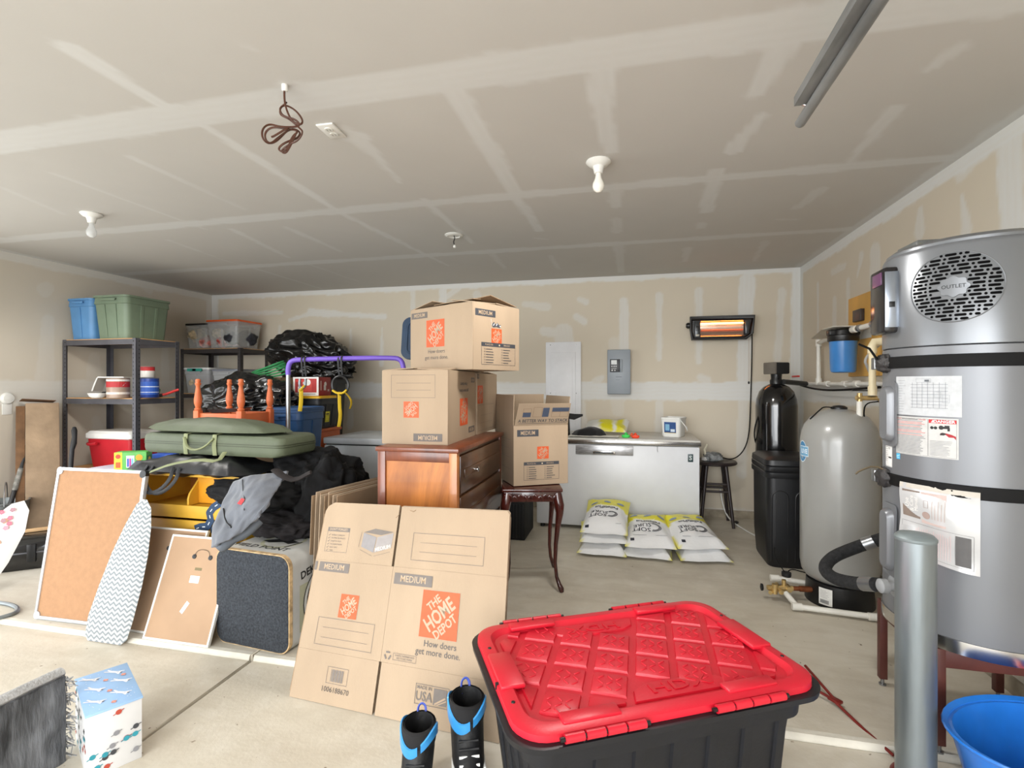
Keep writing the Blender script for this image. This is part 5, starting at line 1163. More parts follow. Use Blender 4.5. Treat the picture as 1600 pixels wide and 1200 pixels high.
g = G(); g.bx(-.09, .07, -.05, .05, 0, .09, .004); tag(g.build('marker_box', mat('marker_blue', (52, 92, 190), .4), None, loc=(-3.44, 3.14, .73), rot=(0, 0, R(15))), 'small blue box behind the crayon pack', 'box')

# ---------------------------------------------------------------- left corner by the wall
AGED = mat('aged_board', (150, 128, 104), .9, vary=.14, vs=4, bump=.3, bs=30)
lb = thing('long_carton', 'long worn cardboard carton leaning upright against the left wall', 'box', (-4.80, 3.22, .01), rot=(R(-16), 0, R(57)))
g = G(); g.bx(-.10, .12, .0, .11, .0, 1.22, .006); g.build('carton_body', AGED, lb)
g = G(); g.bx(-.16, -.102, .02, .09, .0, 1.20, .004); g.build('carton_panel', mat('aged_board_dark', (112, 82, 56), .9, vary=.15, bump=.2), lb)
g = G(); g.ring([[V(p) + V((0, 0, k)) for p in ((-.12, -.03, 1.25), (.10, -.01, 1.235), (.08, .10, 1.245), (-.14, .09, 1.26))] for k in (0, .004)]); g.build('flap', MATS['aged_board_dark'], lb)
g = G(); pA, pB2 = V((-4.92, 2.98, .0)), V((-5.12, 3.38, 1.02)); g.cyl(pA, pB2, .017); hd = tag(g.build('tool_handle', mat('fibreglass_black', (30, 30, 32), .4)), 'black fibreglass tool handle leaning on the left wall beside the long carton', 'tool')
g = G(); g.cyl(pA.lerp(pB2, .45), pA.lerp(pB2, .62), .0195); g.build('grip_label', mat('grip_grey', (120, 118, 112), .6, vary=.3, vs=30), hd)
g = G(); p = at(116, 668, 4.15); q = at(108, 735, 4.0); g.tube([(p.x, p.y, p.z), p.lerp(q, .3) + V((.02, 0, 0)), p.lerp(q, .6), (q.x, q.y, .35), (q.x, q.y, .0)], [.013, .02, .017, .02, .016], 10, smooth=1); tag(g.build('umbrella_bag', mat('nylon_black', (17, 18, 22), .6, vary=.2, bump=.3, bs=25)), 'furled black nylon bag standing right of the long carton', 'bag')
bu = thing('metal_bucket', 'grey metal bucket with wire handle at the left edge by the wall', 'bucket', (-4.985, 3.06, 0))
g = G(); g.lathe([(.12, 0), (.125, .004), (.165, .38), (.172, .385), (.172, .395), (.162, .395), (.155, .37), (.118, .03), (.05, .02)], 36); g.build('pail', mat('bucket_metal', (112, 116, 116), .4, .6, vary=.12, vs=6), bu)
g = G(); g.tube([V((.17 * math.cos(R(a)), .02, .375 + .17 * math.sin(R(a)))) for a in range(0, 181, 15)], .004, 6); g.build('wire_handle', STEEL, bu, rot=(0, 0, R(-35)))
fb = thing('floral_board', 'small ironing board with white floral cover at the left edge', 'ironing board', (-4.03, 2.50, .40))
fl_ = [(-.15, -.5), (.10, -.5), (.115, -.2), (.10, .0), (.055, .13), (.0, .18), (-.05, .14), (-.10, .02), (-.15, -.2)]
Mf = Matrix.Rotation(R(38), 4, 'Z') @ Matrix.Rotation(R(24), 4, 'Y') @ Matrix.Rotation(R(75), 4, 'X')
g = G(); g.pillow(dense(fl_, .03), .018, .012, 5, 3, M=Mf); g.build('padded_cover', mat('floral_white', (224, 222, 220), .8, vary=.02), fb)
ff_ = lambda u, v, off=0.0: Mf @ V((u, v, .021 + off))
r3 = random.Random(11); it = []
for i in range(26):
    u, v = r3.uniform(-.10, .07), r3.uniform(-.45, .12); c = r3.choice([(206, 110, 130), (190, 150, 120), (214, 150, 166), (170, 130, 140)])
    for k in range(5): it.append(('C', u + .008 * math.cos(k * 1.257), v + .008 * math.sin(k * 1.257), .007, c))
it.append(('R', -.14, -.35, .24, .06, (214, 110, 90)))
prints(fb, ff_, it, 'flower_print')
sc_ = thing('hard_case', 'glossy black hard plastic case lying on the floor left of the cork board', 'case', (-4.42, 2.87, 0), R(40))
g = G(); g.ring([[V((x * k, y * k, z)) for x, y in rr(.60, .40, .13)] for k, z in ((.88, 0), (.97, .03), (1.0, .09), (1.0, .125))]); g.build('case_base', GLB, sc_)
g = G(); g.ring([[V((x * k, y * k, z)) for x, y in rr(.60, .40, .13)] for k, z in ((1.01, .130), (1.01, .16), (.97, .20), (.82, .225), (.4, .235))]); g.build('case_lid', GLB, sc_)
g = G(); g.ring([[V((x * k, y * k, z)) for x, y in rr(.60, .40, .13)] for k, z in ((1.018, .122), (1.025, .1275), (1.018, .133))], False, False); g.build('seam_bead', mat('seam_grey', (96, 98, 104), .3), sc_)
g = G(); g.bx(.06, .11, -.215, -.2, .06, .19, .004); g.build('latch', BLACK, sc_)
g = G(); g.box((0, 0, 0), (.34, .05, .02), .004); tag(g.build('wood_stick', mat('pale_wood', (196, 160, 116), .6), None, loc=(-4.30, 2.98, .247), rot=(0, 0, R(48))), 'pale wooden slat resting on the black hard case', 'wood')
t = thing('folding_frame', 'folded grey tube frame with white board behind the black case', 'frame', (-4.20, 3.30, 0), R(45))
g = G(); g.tube([(-.09, 0, 0), (-.09, .02, .40), (-.06, .02, .46), (.10, .02, .46), (.13, .02, .40), (.13, 0, 0)], .012, 8, smooth=2); g.build('tube_frame', mat('tube_grey', (130, 136, 138), .4, .6), t)
g = G(); g.box((.02, .0, .22), (.34, .02, .05), .004, rot=Matrix.Rotation(R(-35), 3, 'Y')); g.build('white_board', WHITE, t)
g = G(); g.box((.02, .015, .36), (.19, .02, .18), .01); g.build('seat_panel', BLACKM, t)
hk_ = [atz(-40, 938, .01), atz(5, 942, .01), atz(27, 948, .01), atz(28, 956, .01), atz(10, 963, .01), atz(-40, 975, .01)]
g = G(); g.tube(hk_, .0115, 8, smooth=2); tag(g.build('bent_tube', mat('tube_grey', (130, 136, 138), .4, .6)), 'end of a bent grey metal tube lying on the floor at the left edge', 'tube')
g = G(); g.lathe([(.05, 0), (.052, .012), (.04, .03), (.01, .036)], 24, M=Matrix.Rotation(PI / 2, 4, 'Y')); wd_ = tag(g.build('wall_sensor', WHITE, None, loc=(XL, 3.26, 1.225)), 'round white device above a white plate on the left wall', 'wall device')
g = G(); g.bx(0, .008, -.035, .035, -.14, -.045, .002); g.build('plate', WHITE, wd_)

# ---------------------------------------------------------------- boards leaning along the step
CORK = mat('cork', (166, 126, 92), .85, vary=.03, vs=30, bump=.2, bs=200)
ALU = mat('aluminium', (200, 204, 210), .35, .6, vary=.03)
def leaning(name, label, cat, x0, x1, y, z, top_y, top_z, grp=None):
    ang = math.atan2(top_y - y, top_z - z)
    t = thing(name, label, cat, ((x0 + x1) / 2, y, z), group=grp, rot=(PI / 2 - ang, 0, 0))
    return t, x1 - x0, math.hypot(top_y - y, top_z - z)
t, w_, h_ = leaning('cork_board', 'large cork board with aluminium frame leaning at the left', 'board', -3.34, -2.70, 2.215, 0, 2.345, .85)
t.rotation_euler.z = R(1.2)
g = G(); g.bx(-w_ / 2 + .01, w_ / 2 - .01, .01, h_ - .01, -.006, .006); g.build('cork_sheet', CORK, t)
for x in (-w_ / 2, w_ / 2 - .018): g = G(); g.bx(x, x + .018, .03, h_ - .03, -.012, .012, .002); g.build('frame_rail', ALU, t)
for y in (0, h_ - .018): g = G(); g.bx(-w_ / 2 + .03, w_ / 2 - .03, y, y + .018, -.012, .012, .002); g.build('frame_rail', ALU, t)
for sx in (-1, 1):
    for y in (0, 1):
        g = G(); g.prism([(x, yy) for x, yy in rr(.042, .042, .018)], -.0125, .0125); g.build('corner_cap', BLACK if (sx == 1 and y == 1) else ALU, t, loc=(sx * (w_ / 2 - .020), .020 if y == 0 else h_ - .020, 0))
FRW = mat('frame_white', (226, 226, 222), .5, vary=.02); HB_ = mat('hardboard', (168, 138, 110), .8, vary=.03, vs=5)
def backboard(label, x0, x1, y, ty, tz, z=0.0):
    t, w_, h_ = leaning('framed_board', label, 'board', x0, x1, y, z, ty, tz, grp='framed boards seen from the back')
    g = G(); g.bx(-w_ / 2 + .006, w_ / 2 - .006, .006, h_ - .006, -.003, .003); g.build('backing', HB_, t)
    for x in (-w_ / 2, w_ / 2 - .011): g = G(); g.bx(x, x + .011, .0, h_, -.011, .0065, .001); g.build('frame_rail', FRW, t)
    for yy in (0, h_ - .011): g = G(); g.bx(-w_ / 2 + .011, w_ / 2 - .011, yy, yy + .011, -.011, .0065, .001); g.build('frame_rail', FRW, t)
    for s in (-.055, .05): g = G(); g.lathe([(.013, .003), (.012, .007), (.004, .008)], 16, c=(s + .03, h_ * .80, 0)); g.build('hook_pad', BLACK, t)
    g = G(); g.tube([(-.025, h_ * .80, .008), (-.01, h_ * .865, .008), (.03, h_ * .875, .008), (.065, h_ * .86, .008), (.08, h_ * .80, .008)], .0012, 5, smooth=2); g.build('hanging_wire', BLACK, t)
    fm = plane_map((0, 0, .003), (1, 0, 0), (0, 1, 0))
    prints(t, fm, [('R', .0, h_ * .67, .045, .014, (112, 100, 66)), ('R', -.015, h_ * .55, .06, .036, (228, 228, 224)), ('T', 'HB', .015, h_ * .585, .014, (150, 150, 160)), ('R', -.03, h_ * .30, .062, .022, (232, 234, 238), 62)], 'sticker')
    return t
backboard('framed hardboard half hidden behind the chevron ironing board', -2.745, -2.33, 2.205, 2.40, .515)
backboard('framed hardboard leaning in front, white tape stuck at its middle', -2.515, -2.10, 2.16, 2.345, .50)
# chevron ironing board
def chevron():
    m, n, p = base_mat('chevron'); tc = n.new('ShaderNodeTexCoord'); sp = n.new('ShaderNodeSeparateXYZ'); n.link(tc.outputs['Object'], sp.inputs[0])
    x, y = sp.outputs[0], sp.outputs[1]
    tri = n.math('ABSOLUTE', n.math('SUBTRACT', n.math('FRACT', n.math('MULTIPLY', x, 26.0)), .5))
    v = n.math('FRACT', n.math('ADD', n.math('MULTIPLY', y, 40.0), n.math('MULTIPLY', tri, 1.3)))
    k = n.math('LESS_THAN', v, .5)
    n.link(n.mix(k, lin((196, 196, 190)), lin((128, 135, 140))), p.inputs['Base Color']); p.inputs['Roughness'].default_value = .9
    return m
ib = thing('ironing_board', 'tabletop ironing board with grey and white chevron cover', 'ironing board', (-2.70, 2.118, -.022), rot=(PI / 2 - math.atan2(.165, .735), 0, 0))
ol = [(-.145, .03), (-.12, .0), (.10, .0), (.135, .03), (.15, .12), (.165, .30), (.165, .45), (.15, .60), (.125, .70), (.085, .745), (.05, .745), (.02, .715), (-.03, .60), (-.08, .45), (-.12, .28), (-.15, .12)]
g = G(); g.pillow(dense(ol, .02), .016, .012, 6, 4, M=Matrix.Translation((0, .0, .012))); g.build('padded_cover', chevron(), ib, 60)
g = G(); g.tube([(.0, .15, -.005), (.0, .15, -.03), (.02, .55, -.03), (.02, .55, -.005)], .006, 6); g.build('leg_frame', STEEL, ib)

# ---------------------------------------------------------------- yellow toy shelf, target cube
YEL = mat('toy_yellow', (206, 160, 48), .5, vary=.03); YO = mat('toy_ochre', (176, 112, 50), .55, vary=.05)
ty = thing('toy_shelf', 'yellow childrens storage shelf with navy road decal behind the framed boards', 'shelf', (-2.50, 2.66, 0))
g = G(); g.bx(-.36, .34, .13, .145, .02, .815); g.build('back_panel', YO, ty)
for x0, x1 in ((-.375, -.355), (.335, .355)): g = G(); g.bx(x0, x1, -.19, .145, 0, .82, .003); g.build('side_panel', YEL, ty)
for z, y0 in ((.80, -.19), (.61, -.19), (.30, -.19), (.02, -.19)): g = G(); g.bx(-.355, .335, y0, .13, z, z + .016, .002); g.build('shelf_panel', YEL, ty)
g = G(); g.prism([(-.19, .63), (.13, .63), (.13, .80), (-.09, .80), (-.18, .70), (-.19, .67)], -.052, -.040, Matrix(((0, 0, 1, 0), (1, 0, 0, 0), (0, 1, 0, 0), (0, 0, 0, 1)))); g.build('divider', YEL, ty)
g = G(); g.bx(-.355, .335, -.205, -.19, .56, .635, .004); fr = g.build('front_lip', YEL, ty)
g = G(); g.bx(-.355, .335, -.195, -.182, .03, .545, .004); fr2 = g.build('front_panel', YEL, ty)
g = G(); g.bx(-.05, .33, -.12, .10, .63, .80, .006); g.build('inner_box', mat('toy_orange', (214, 150, 36), .5, vary=.04), ty)
NV = (32, 58, 88); fm = plane_map((0, -.205, 0), (1, 0, 0), (0, 0, 1)); it = []
road = [(.02, .50), (.06, .515), (.105, .52), (.13, .56), (.12, .60), (.15, .635), (.19, .66)]
for a, b in zip(road, road[1:]): it += [('L', a[0], a[1], b[0], b[1], .045, NV), ('C', b[0], b[1], .0225, NV)]
for a, b in zip(road, road[1:]): it.append(('L', a[0] + (b[0] - a[0]) * .25, a[1] + (b[1] - a[1]) * .25, a[0] + (b[0] - a[0]) * .7, a[1] + (b[1] - a[1]) * .7, .005, (220, 224, 226)))
it += [('C', .16, .50, .03, NV), ('C', .20, .57, .02, (190, 110, 90))]
prints(fr, fm, it, 'road_decal')
tg = thing('foam_target', 'cube-shaped foam target with charcoal felt face and black print on white sides', 'target', (-1.865, 2.40, 0), R(-5.5))
tw, th_, td = .475, .49, .36
Mt = Matrix.Translation((0, -td / 2, th_ / 2)) @ Matrix.Rotation(PI / 2, 4, 'X')
def trg(k, d): return [V((x * k, d, y * k + th_ / 2)) for x, y in rr(tw, th_, .06, 6)]
TWH = mat('target_white', (186, 186, 182), .55, vary=.05, vs=6)
g = G(); g.ring([trg(1, -td / 2), trg(1, td / 2)]); g.build('foam_block', TWH, tg)
g = G(); g.ring([trg(1.004, -td / 2 - .012), trg(1.004, -td / 2 + .012)], False, False); g.ring([trg(.985, -td / 2 - .012), trg(1.004, -td / 2 - .012)], False, False); g.build('foam_edge', mat('foam_tan', (188, 160, 120), .9, vary=.2, vs=30), tg)
g = G(); g.ring([trg(.985, -td / 2 - .005), trg(.985, -td / 2 - .014), trg(.96, -td / 2 - .018), trg(.5, -td / 2 - .018)]); g.build('felt_face', mat('felt_charcoal', (50, 54, 60), 1.0, vary=.22, vs=90, bump=.5, bs=160), tg)
K = (30, 30, 30); GRN = (176, 176, 150)
fm = plane_map((-tw / 2, -td / 2, th_), (1, 0, 0), (0, 1, 0))
it = [('C', .26, .19, .12, GRN), ('C', .26, .19, .10, (186, 186, 182)), ('T', 'FIELD POINT', .22, .07, .055, K, 0, .02, 1.1), ('P', [(.14, .16), (.20, .20), (.24, .27), (.28, .22), (.36, .19), (.32, .15), (.27, .17), (.20, .14)], K), ('L', .34, .10, .37, .20, .012, K), ('L', .30, .29, .20, .31, .006, K), ('T', 'TARGETS', .10, .31, .022, (120, 120, 120))]
prints(tg, fm, it)
fm = plane_map((tw / 2, -td / 2, 0), (0, 1, 0), (0, 0, 1))
it = [('T', 'DEKER', .15, .375, .055, K, 8, .03, 1.0), ('R', .06, .08, .30, .24, GRN), ('C', .26, .21, .175, K), ('C', .26, .21, .168, (206, 206, 200)), ('C', .26, .21, .15, K), ('C', .26, .21, .140, GRN), ('C', .26, .21, .10, K)]
it = [('P', [(min(p_[0], td - .003), p_[1]) for p_ in [(x[1] + x[3] * math.cos(2 * PI * q / 28), x[2] + x[3] * math.sin(2 * PI * q / 28)) for q in range(28)]], x[4]) if x[0] == 'C' else x for x in it]
prints(tg, fm, it)

# ---------------------------------------------------------------- soft cases, bags and clothes heaped on the toy shelf
OLV = mat('olive_nylon', (84, 92, 72), .6, vary=.05, vs=6, bump=.15, bs=40); OLD = mat('olive_dark', (66, 72, 54), .6)
NYL = mat('nylon_black', (17, 18, 22), .6, vary=.2, bump=.3, bs=25)
g = G(); g.pillow(dense([(-.47, -.10), (-.42, -.17), (.36, -.19), (.46, -.10), (.44, .12), (.30, .17), (-.40, .16), (-.47, .08)], .03), .075, .02, 8, 2.2, jit=.05, seed=21)
bb = tag(g.build('duffel_bag', mat('duffel_black', (19, 20, 24), .42, vary=.2, bump=.3, bs=14), None, loc=(-2.50, 2.56, .84), rot=(0, 0, R(-3))), 'limp black duffel bag squashed between the yellow shelf and the olive case', 'bag')
for o_ in (0, .045):
    g = G(); g.tube([(-.27 + o_, -.16, .03), (-.28 + o_, -.20, -.04), (-.22 + o_, -.22, -.12), (-.12 + o_, -.22, -.11), (-.05 + o_, -.20, -.04), (-.06 + o_, -.17, .03)], .011, 8, flat=.35, smooth=2); g.build('handle_strap', NYL, bb)
g = G(); g.tube([(.16, -.10, .06), (.20, -.19, .02), (.08, -.20, .03), (-.10, -.205, .0), (-.24, -.21, -.05)], .013, 8, flat=.2, smooth=1); tag(g.build('olive_strap', mat('olive_strap', (128, 134, 98), .7), None, loc=(-2.42, 2.54, .90)), 'olive webbing strap draped over the black duffel bag', 'strap')
oc_ = thing('olive_case', 'rectangular olive green zipped soft case lying under the flat one', 'case', (-2.425, 2.66, .93), R(-3.5))
g = G(); g.ring([[V((x * k, y * k, z)) for x, y in rr(1.05, .33, .05)] for k, z in ((.95, 0), (.99, .012), (1, .03), (1.0, .09), (.985, .108), (.94, .118), (.5, .122))]); g.build('case_body', OLV, oc_)
for z in (.058, .07):
    g = G(); g.ring([[V((x * k, y * k, zz_)) for x, y in rr(1.05, .33, .05)] for k, zz_ in ((1.004, z - .003), (1.009, z), (1.004, z + .003))], False, False); g.build('zip', OLD, oc_)
for x in (-.16, .06):
    g = G(); g.tube([(x, -.168, .0), (x, -.174, .06), (x, -.168, .12), (x, -.10, .128)], .016, 8, flat=.25); g.build('webbing', mat('olive_strap', (128, 134, 98), .7), oc_)
g = G(); g.tube([(-.16, -.176, .10), (-.12, -.20, .05), (-.05, -.21, .03), (.02, -.20, .05), (.06, -.176, .10)], .010, 8, flat=.6, smooth=2); g.build('carry_handle', MATS['olive_strap'], oc_)
g = G(); g.pillow(dense([(-.56, -.03), (-.32, -.16), (.27, -.17), (.47, -.13), (.54, .02), (.32, .15), (-.27, .17), (-.46, .10)], .03), .075, .012, 8, 2.0, jit=.01, seed=5)
fc_ = tag(g.build('flat_olive_case', OLV, None, loc=(-2.50, 2.655, 1.066), rot=(0, 0, R(-4))), 'flat tapering olive green soft case on top of the heap', 'case')
g = G(); g.tube([(.46, .0, .005), (.49, -.01, .01), (.51, .0, .0)], .006, 6); g.build('zip_pull', BLACK, fc_)
# clothes
CLB = mat('cloth_black', (11, 11, 13), .85, vary=.2, vs=5, bump=.25, bs=22, spec=.3); CLC = mat('cloth_charcoal', (24, 21, 22), .9, vary=.2, spec=.3)
g = G(); g.bx(-.24, .24, -.17, .17, 0, .54, .01); tag(g.build('grey_crate', DKT, None, loc=(-1.93, 2.86, 0)), 'dark grey crate under the heap of black clothes', 'crate')
blob('black_jacket_heap', (-1.93, 2.81, .73), (.28, .22, .19), CLB, seed=31, amp=.16, freq=1.15, ridge=.42, flat=.545, sub=6, label='heap of black jackets between the olive case and the flattened boxes', category='clothes')
blob('black_garment', (-1.72, 2.62, .66), (.15, .15, .22), CLB, seed=35, amp=.18, freq=1.2, ridge=.45, flat=.30, sub=5, label='black garment hanging down beside the flattened cardboard', category='clothes')
blob('black_coat', (-2.10, 2.52, .72), (.27, .12, .085), CLB, seed=37, amp=.16, freq=1.2, ridge=.4, sub=5, label='dark folded coat tucked under the grey jacket collar', category='clothes')
blob('charcoal_shirt', (-1.93, 2.55, .56), (.22, .16, .07), CLC, seed=39, amp=.25, freq=1.8, ridge=.4, flat=.495, sub=5, label='charcoal shirt lying on the foam target', category='clothes')
cTL, cTR, cBL, cBR = at(362, 752, 2.62), at(446, 735, 2.60), at(330, 856, 2.40), at(404, 806, 2.42)
def jk(u, v):
    v2 = 1 - v
    p = (cTL * (1 - u) + cTR * u) * v + (cBL * (1 - u) + cBR * u) * v2
    w_ = 1 + .12 * math.sin(v * PI)
    p = p + (cTR - cTL) * ((u - .5) * (w_ - 1))
    f_ = .022 * math.sin(u * 7 + v * 5) * (1 - .5 * v) + .016 * noise.noise(V((u * 3.5, v * 4.5, 2.2))) + .010 * noise.noise(V((u * 9, v * 8, 5.2)))
    return p + V((.25, -.9, .35)) * (f_ + .07 * math.sin(PI * u) * (.4 + .6 * math.sin(PI * v))) - V((0, -.0, 1)) * (.03 * math.sin(PI * u) * v2)
JG = mat('jacket_grey', (98, 102, 110), .8, vary=.05, vs=10, bump=.2, bs=50, sheen=.2)
gj = thing('grey_jacket', 'grey zip jacket with small red badge draped over the clothes heap', 'jacket', cBL.lerp(cTR, .5))
oj = gj.location
g = G(); g.shell(lambda u, v: jk(u, v) - oj, 36, 40, .018); g.build('jacket_body', JG, gj, 180)
jn = V((.25, -.9, .35)).normalized()
def jf(u, v, off=0.0): return jk(max(0, min(1, u)), max(0, min(1, v))) - oj + jn * (.004 + off)
g = G(); g.tube([jf(.30, .95), jf(.42, .75), jf(.55, .55), jf(.62, .35)], .0022, 6, smooth=1); g.build('zip', BLACK, gj)
g = G(); g.tube([jf(.10, .55), jf(.25, .32), jf(.42, .18)], .004, 6, smooth=1); g.build('pocket_seam', BLACK, gj)
prints(gj, jf, [('R', .44, .50, .10, .085, (206, 48, 52), -30), ('T', 'e', .49, .545, .09, (230, 230, 230), -30, .02)], 'badge')
g = G(); c_ = at(448, 741, 2.60) - oj; g.tube([c_ + V((-.07, 0, .02)), c_ + V((.0, -.02, -.01)), c_ + V((.05, .0, -.03)), c_ + V((.12, .03, .01))], .026, 10, flat=.35, smooth=1); g.build('collar', mat('collar_brown', (30, 24, 24), .8), gj)
g = G(); sl = [at(340, 858, 2.41) - oj, at(358, 842, 2.44) - oj, at(384, 832, 2.46) - oj, at(404, 812, 2.5) - oj]; g.tube(sl, [.022, .034, .036, .03], 12, smooth=1); g.build('sleeve', mat('sleeve_grey', (92, 98, 106), .85, bump=.2, bs=50), gj)

# ---------------------------------------------------------------- trash bags, stacked totes, orange table
TRB = mat('bin_liner', (11, 11, 12), .22, vary=.1, bump=.22, bs=9, spec=.55)
bg1 = blob('trash_bag', (-3.28, 4.86, 1.585), (.46, .30, .245), TRB, seed=3, amp=.10, freq=1.1, ridge=.40, flat=1.41, sub=6, shape=lambda d: 1.0 - .35 * max(0, d.x) + (.12 if d.z > 0 and d.x < 0 else 0), rot=Matrix.Rotation(R(14), 4, 'Y').to_euler(), label='black trash bag piled highest against the back wall', category='trash bag')
bg2 = blob('trash_bag', (-3.34, 3.90, 1.185), (.38, .26, .215), TRB, seed=8, amp=.10, freq=1.15, ridge=.40, flat=1.0, sub=6, label='black trash bag behind the turned orange table legs', category='trash bag')
tote('grey tote under the black trash bag behind the orange table', (-3.36, 3.90, .0), .56, .42, .48, DKT, lid=DKT, ribs=2)
tote('upper grey tote directly under the black trash bag', (-3.36, 3.90, .503), .56, .42, .47, DKT, lid=DKT, ribs=2)
carton('plain cardboard box supporting the upturned orange table', (-2.91, 3.25, 0), 0, .40, .32, .50, [('left', .19, 3), ('right', .19, 3), ('front', .15, 4), ('back', .15, 4)], {}, grp=None)
carton('upper plain cardboard box directly under the upturned orange table', (-2.91, 3.25, .513), 0, .40, .32, .48, [('left', .19, 3), ('right', .19, 3), ('front', .15, 4), ('back', .15, 4)], {}, grp=None)
for o_ in list(bpy.data.objects):
    if o_.get('group') is None and 'group' in o_.keys(): del o_['group']
OW = mat('orange_paint', (198, 100, 54), .5, vary=.05, vs=8)
ot_ = thing('orange_table', 'small orange painted table turned upside down with turned legs upward', 'table', (-2.915, 3.245, 1.01))
g = G(); g.bx(-.215, .215, -.18, .18, 0, .02, .004); g.build('tabletop', OW, ot_)
for x0, x1, y0, y1 in ((-.19, .19, -.158, -.143), (-.19, .19, .143, .158), (-.193, -.178, -.15, .15), (.178, .193, -.15, .15)): g = G(); g.bx(x0, x1, y0, y1, .02, .125, .002); g.build('apron', OW, ot_)
for x in (-.186, .186):
    for y in (-.15, .15):
        g = G(); g.bx(x - .022, x + .022, y - .022, y + .022, .02, .145, .003)
        g.lathe([(.020, .145), (.024, .152), (.024, .160), (.016, .165), (.019, .175), (.026, .20), (.027, .225), (.022, .26), (.016, .30), (.0135, .325), (.019, .335), (.021, .345), (.015, .352), (.018, .362), (.016, .374), (.005, .378)], 18, c=(x, y, 0)); g.build('leg', OW, ot_)
g = G(); g.ring([[V((x * k, y * k, z)) for x, y in rr(.26, .18, .03)] for k, z in ((.85, .022), (1, .045), (1.05, .047), (.97, .043), (.8, .028))]); tag(g.build('baking_tray', mat('tray_metal', (150, 154, 158), .3, .9), None, loc=(-2.93, 3.22, 1.118), rot=(0, R(-3), 0)), 'shallow metal tray resting inside the upturned orange table', 'tray')
tote('blue lidded tote right of the orange table legs', (-2.72, 3.72, .735), .30, .34, .40, NAVY, lid=NAVY, ribs=1)
tote('lower grey tote under the blue lidded tote', (-2.72, 3.72, 0), .32, .36, .70, DKT, lid=DKT, ribs=1)
# orange cabinet with black and yellow tote and carton
oc2 = thing('orange_cabinet', 'orange painted bedside cabinet behind the purple bar', 'cabinet', (-3.03, 4.31, 0))
g = G(); g.bx(-.22, .22, -.19, .19, .0, .90, .003); g.build('cabinet_body', OW, oc2)
g = G(); g.bx(-.235, .235, -.205, .20, .90, .928, .005); g.build('top', OW, oc2)
for z0, z1 in ((.62, .87), (.10, .59)): g = G(); g.bx(-.19, .19, -.204, -.19, z0, z1, .006); dd_ = g.build('drawer' if z0 > .5 else 'door', mat('orange_wood', (222, 128, 72), .5, vary=.1, vs=10), oc2); g = G(); g.lathe([(.006, 0), (.014, .018), (.004, .024)], 12, c=(0, -.204, (z0 + z1) / 2), M=Matrix.Rotation(PI / 2, 4, 'X')); g.build('knob', BLACK, dd_)
yt = tote('black tote with yellow lid standing on the orange cabinet', (-3.04, 4.31, .929), .50, .36, .285, mat('tote_black', (30, 33, 38), .5, vary=.05), lid=mat('lid_yellow', (228, 176, 30), .45, vary=.03), ribs=2)
prints(yt, lambda u, v, off=0.0: V((.222 + v * .09 + .004 + off, u, v)), [('R', -.07, .06, .07, .10, (214, 206, 50)), ('R', -.06, .13, .05, .012, (40, 40, 40)), ('F', -.065, .07, .06, .05, .003, (90, 90, 40)), ('R', -.13, .15, .014, .03, (220, 206, 40))], 'label')
cc = thing('drinks_carton', 'red and white printed carton on the yellow tote lid', 'box', (-2.97, 4.28, 1.240), R(4))
g = G(); g.bx(-.13, .13, -.11, .11, 0, .175, .002); g.build('carton_body', mat('carton_red', (140, 34, 34), .6, vary=.1), cc)
prints(cc, plane_map((-.13, -.11, 0), (1, 0, 0), (0, 0, 1)), [('R', 0, 0, .26, .175, (226, 224, 220)), ('R', .02, .03, .22, .13, (172, 44, 42)), ('R', .09, .04, .10, .08, (196, 70, 60)), ('C', .15, .125, .03, (226, 222, 218)), ('C', .12, .12, .02, (226, 222, 218)), ('R', .05, .035, .05, .05, (226, 222, 218)), ('L', .03, .015, .23, .015, .005, (90, 90, 90)), ('R', .03, .13, .10, .02, (210, 60, 50))])
prints(cc, plane_map((.13, -.11, 0), (0, 1, 0), (0, 0, 1)), [('C', .12, .11, .022, (220, 216, 210)), ('R', .09, .05, .04, .05, (206, 200, 196)), ('R', .03, .05, .02, .09, (190, 160, 150)), ('R', .16, .04, .03, .02, (190, 170, 160))])
g = G(); g.bx(-.14, .14, -.10, .10, 0, .435, .003); tag(g.build('brown_carton', KRAFT_D, None, loc=(-3.42, 4.33, 1.0 - .02)), 'brown carton beside the red drinks carton under the trash bag', 'box')
tote('tall grey tote beside the orange cabinet', (-3.45, 4.36, 0), .36, .34, .955, DKT, lid=DKT, ribs=1)
g = G(); g.bx(-.5, .45, -.18, .18, 0, .02, .003); 
g.bm.free()
hs = thing('garden_hose', 'coil of green garden hose beside the upper trash bag', 'hose', (-3.36, 4.18, 1.40))
for k in range(5):
    g = G(); rr_ = .17 - .012 * k; g.tube([V((rr_ * 1.15 * math.cos(a), .6 * rr_ * math.sin(a), .012 + .014 * k + .05 * math.sin(a + k * .3) + .05)) for a in [2 * PI * i / 28 for i in range(29)]], .008, 8); g.build('hose_coil', mat('hose_green', (48, 130, 78), .4, vary=.08), hs)
tote('lower grey tote behind the orange cabinet under the highest trash bag', (-3.36, 4.92, 0), .50, .42, .68, DKT, lid=DKT, ribs=1)
tote('upper grey tote right under the highest trash bag', (-3.36, 4.92, .704), .50, .42, .68, DKT, lid=DKT, ribs=1)
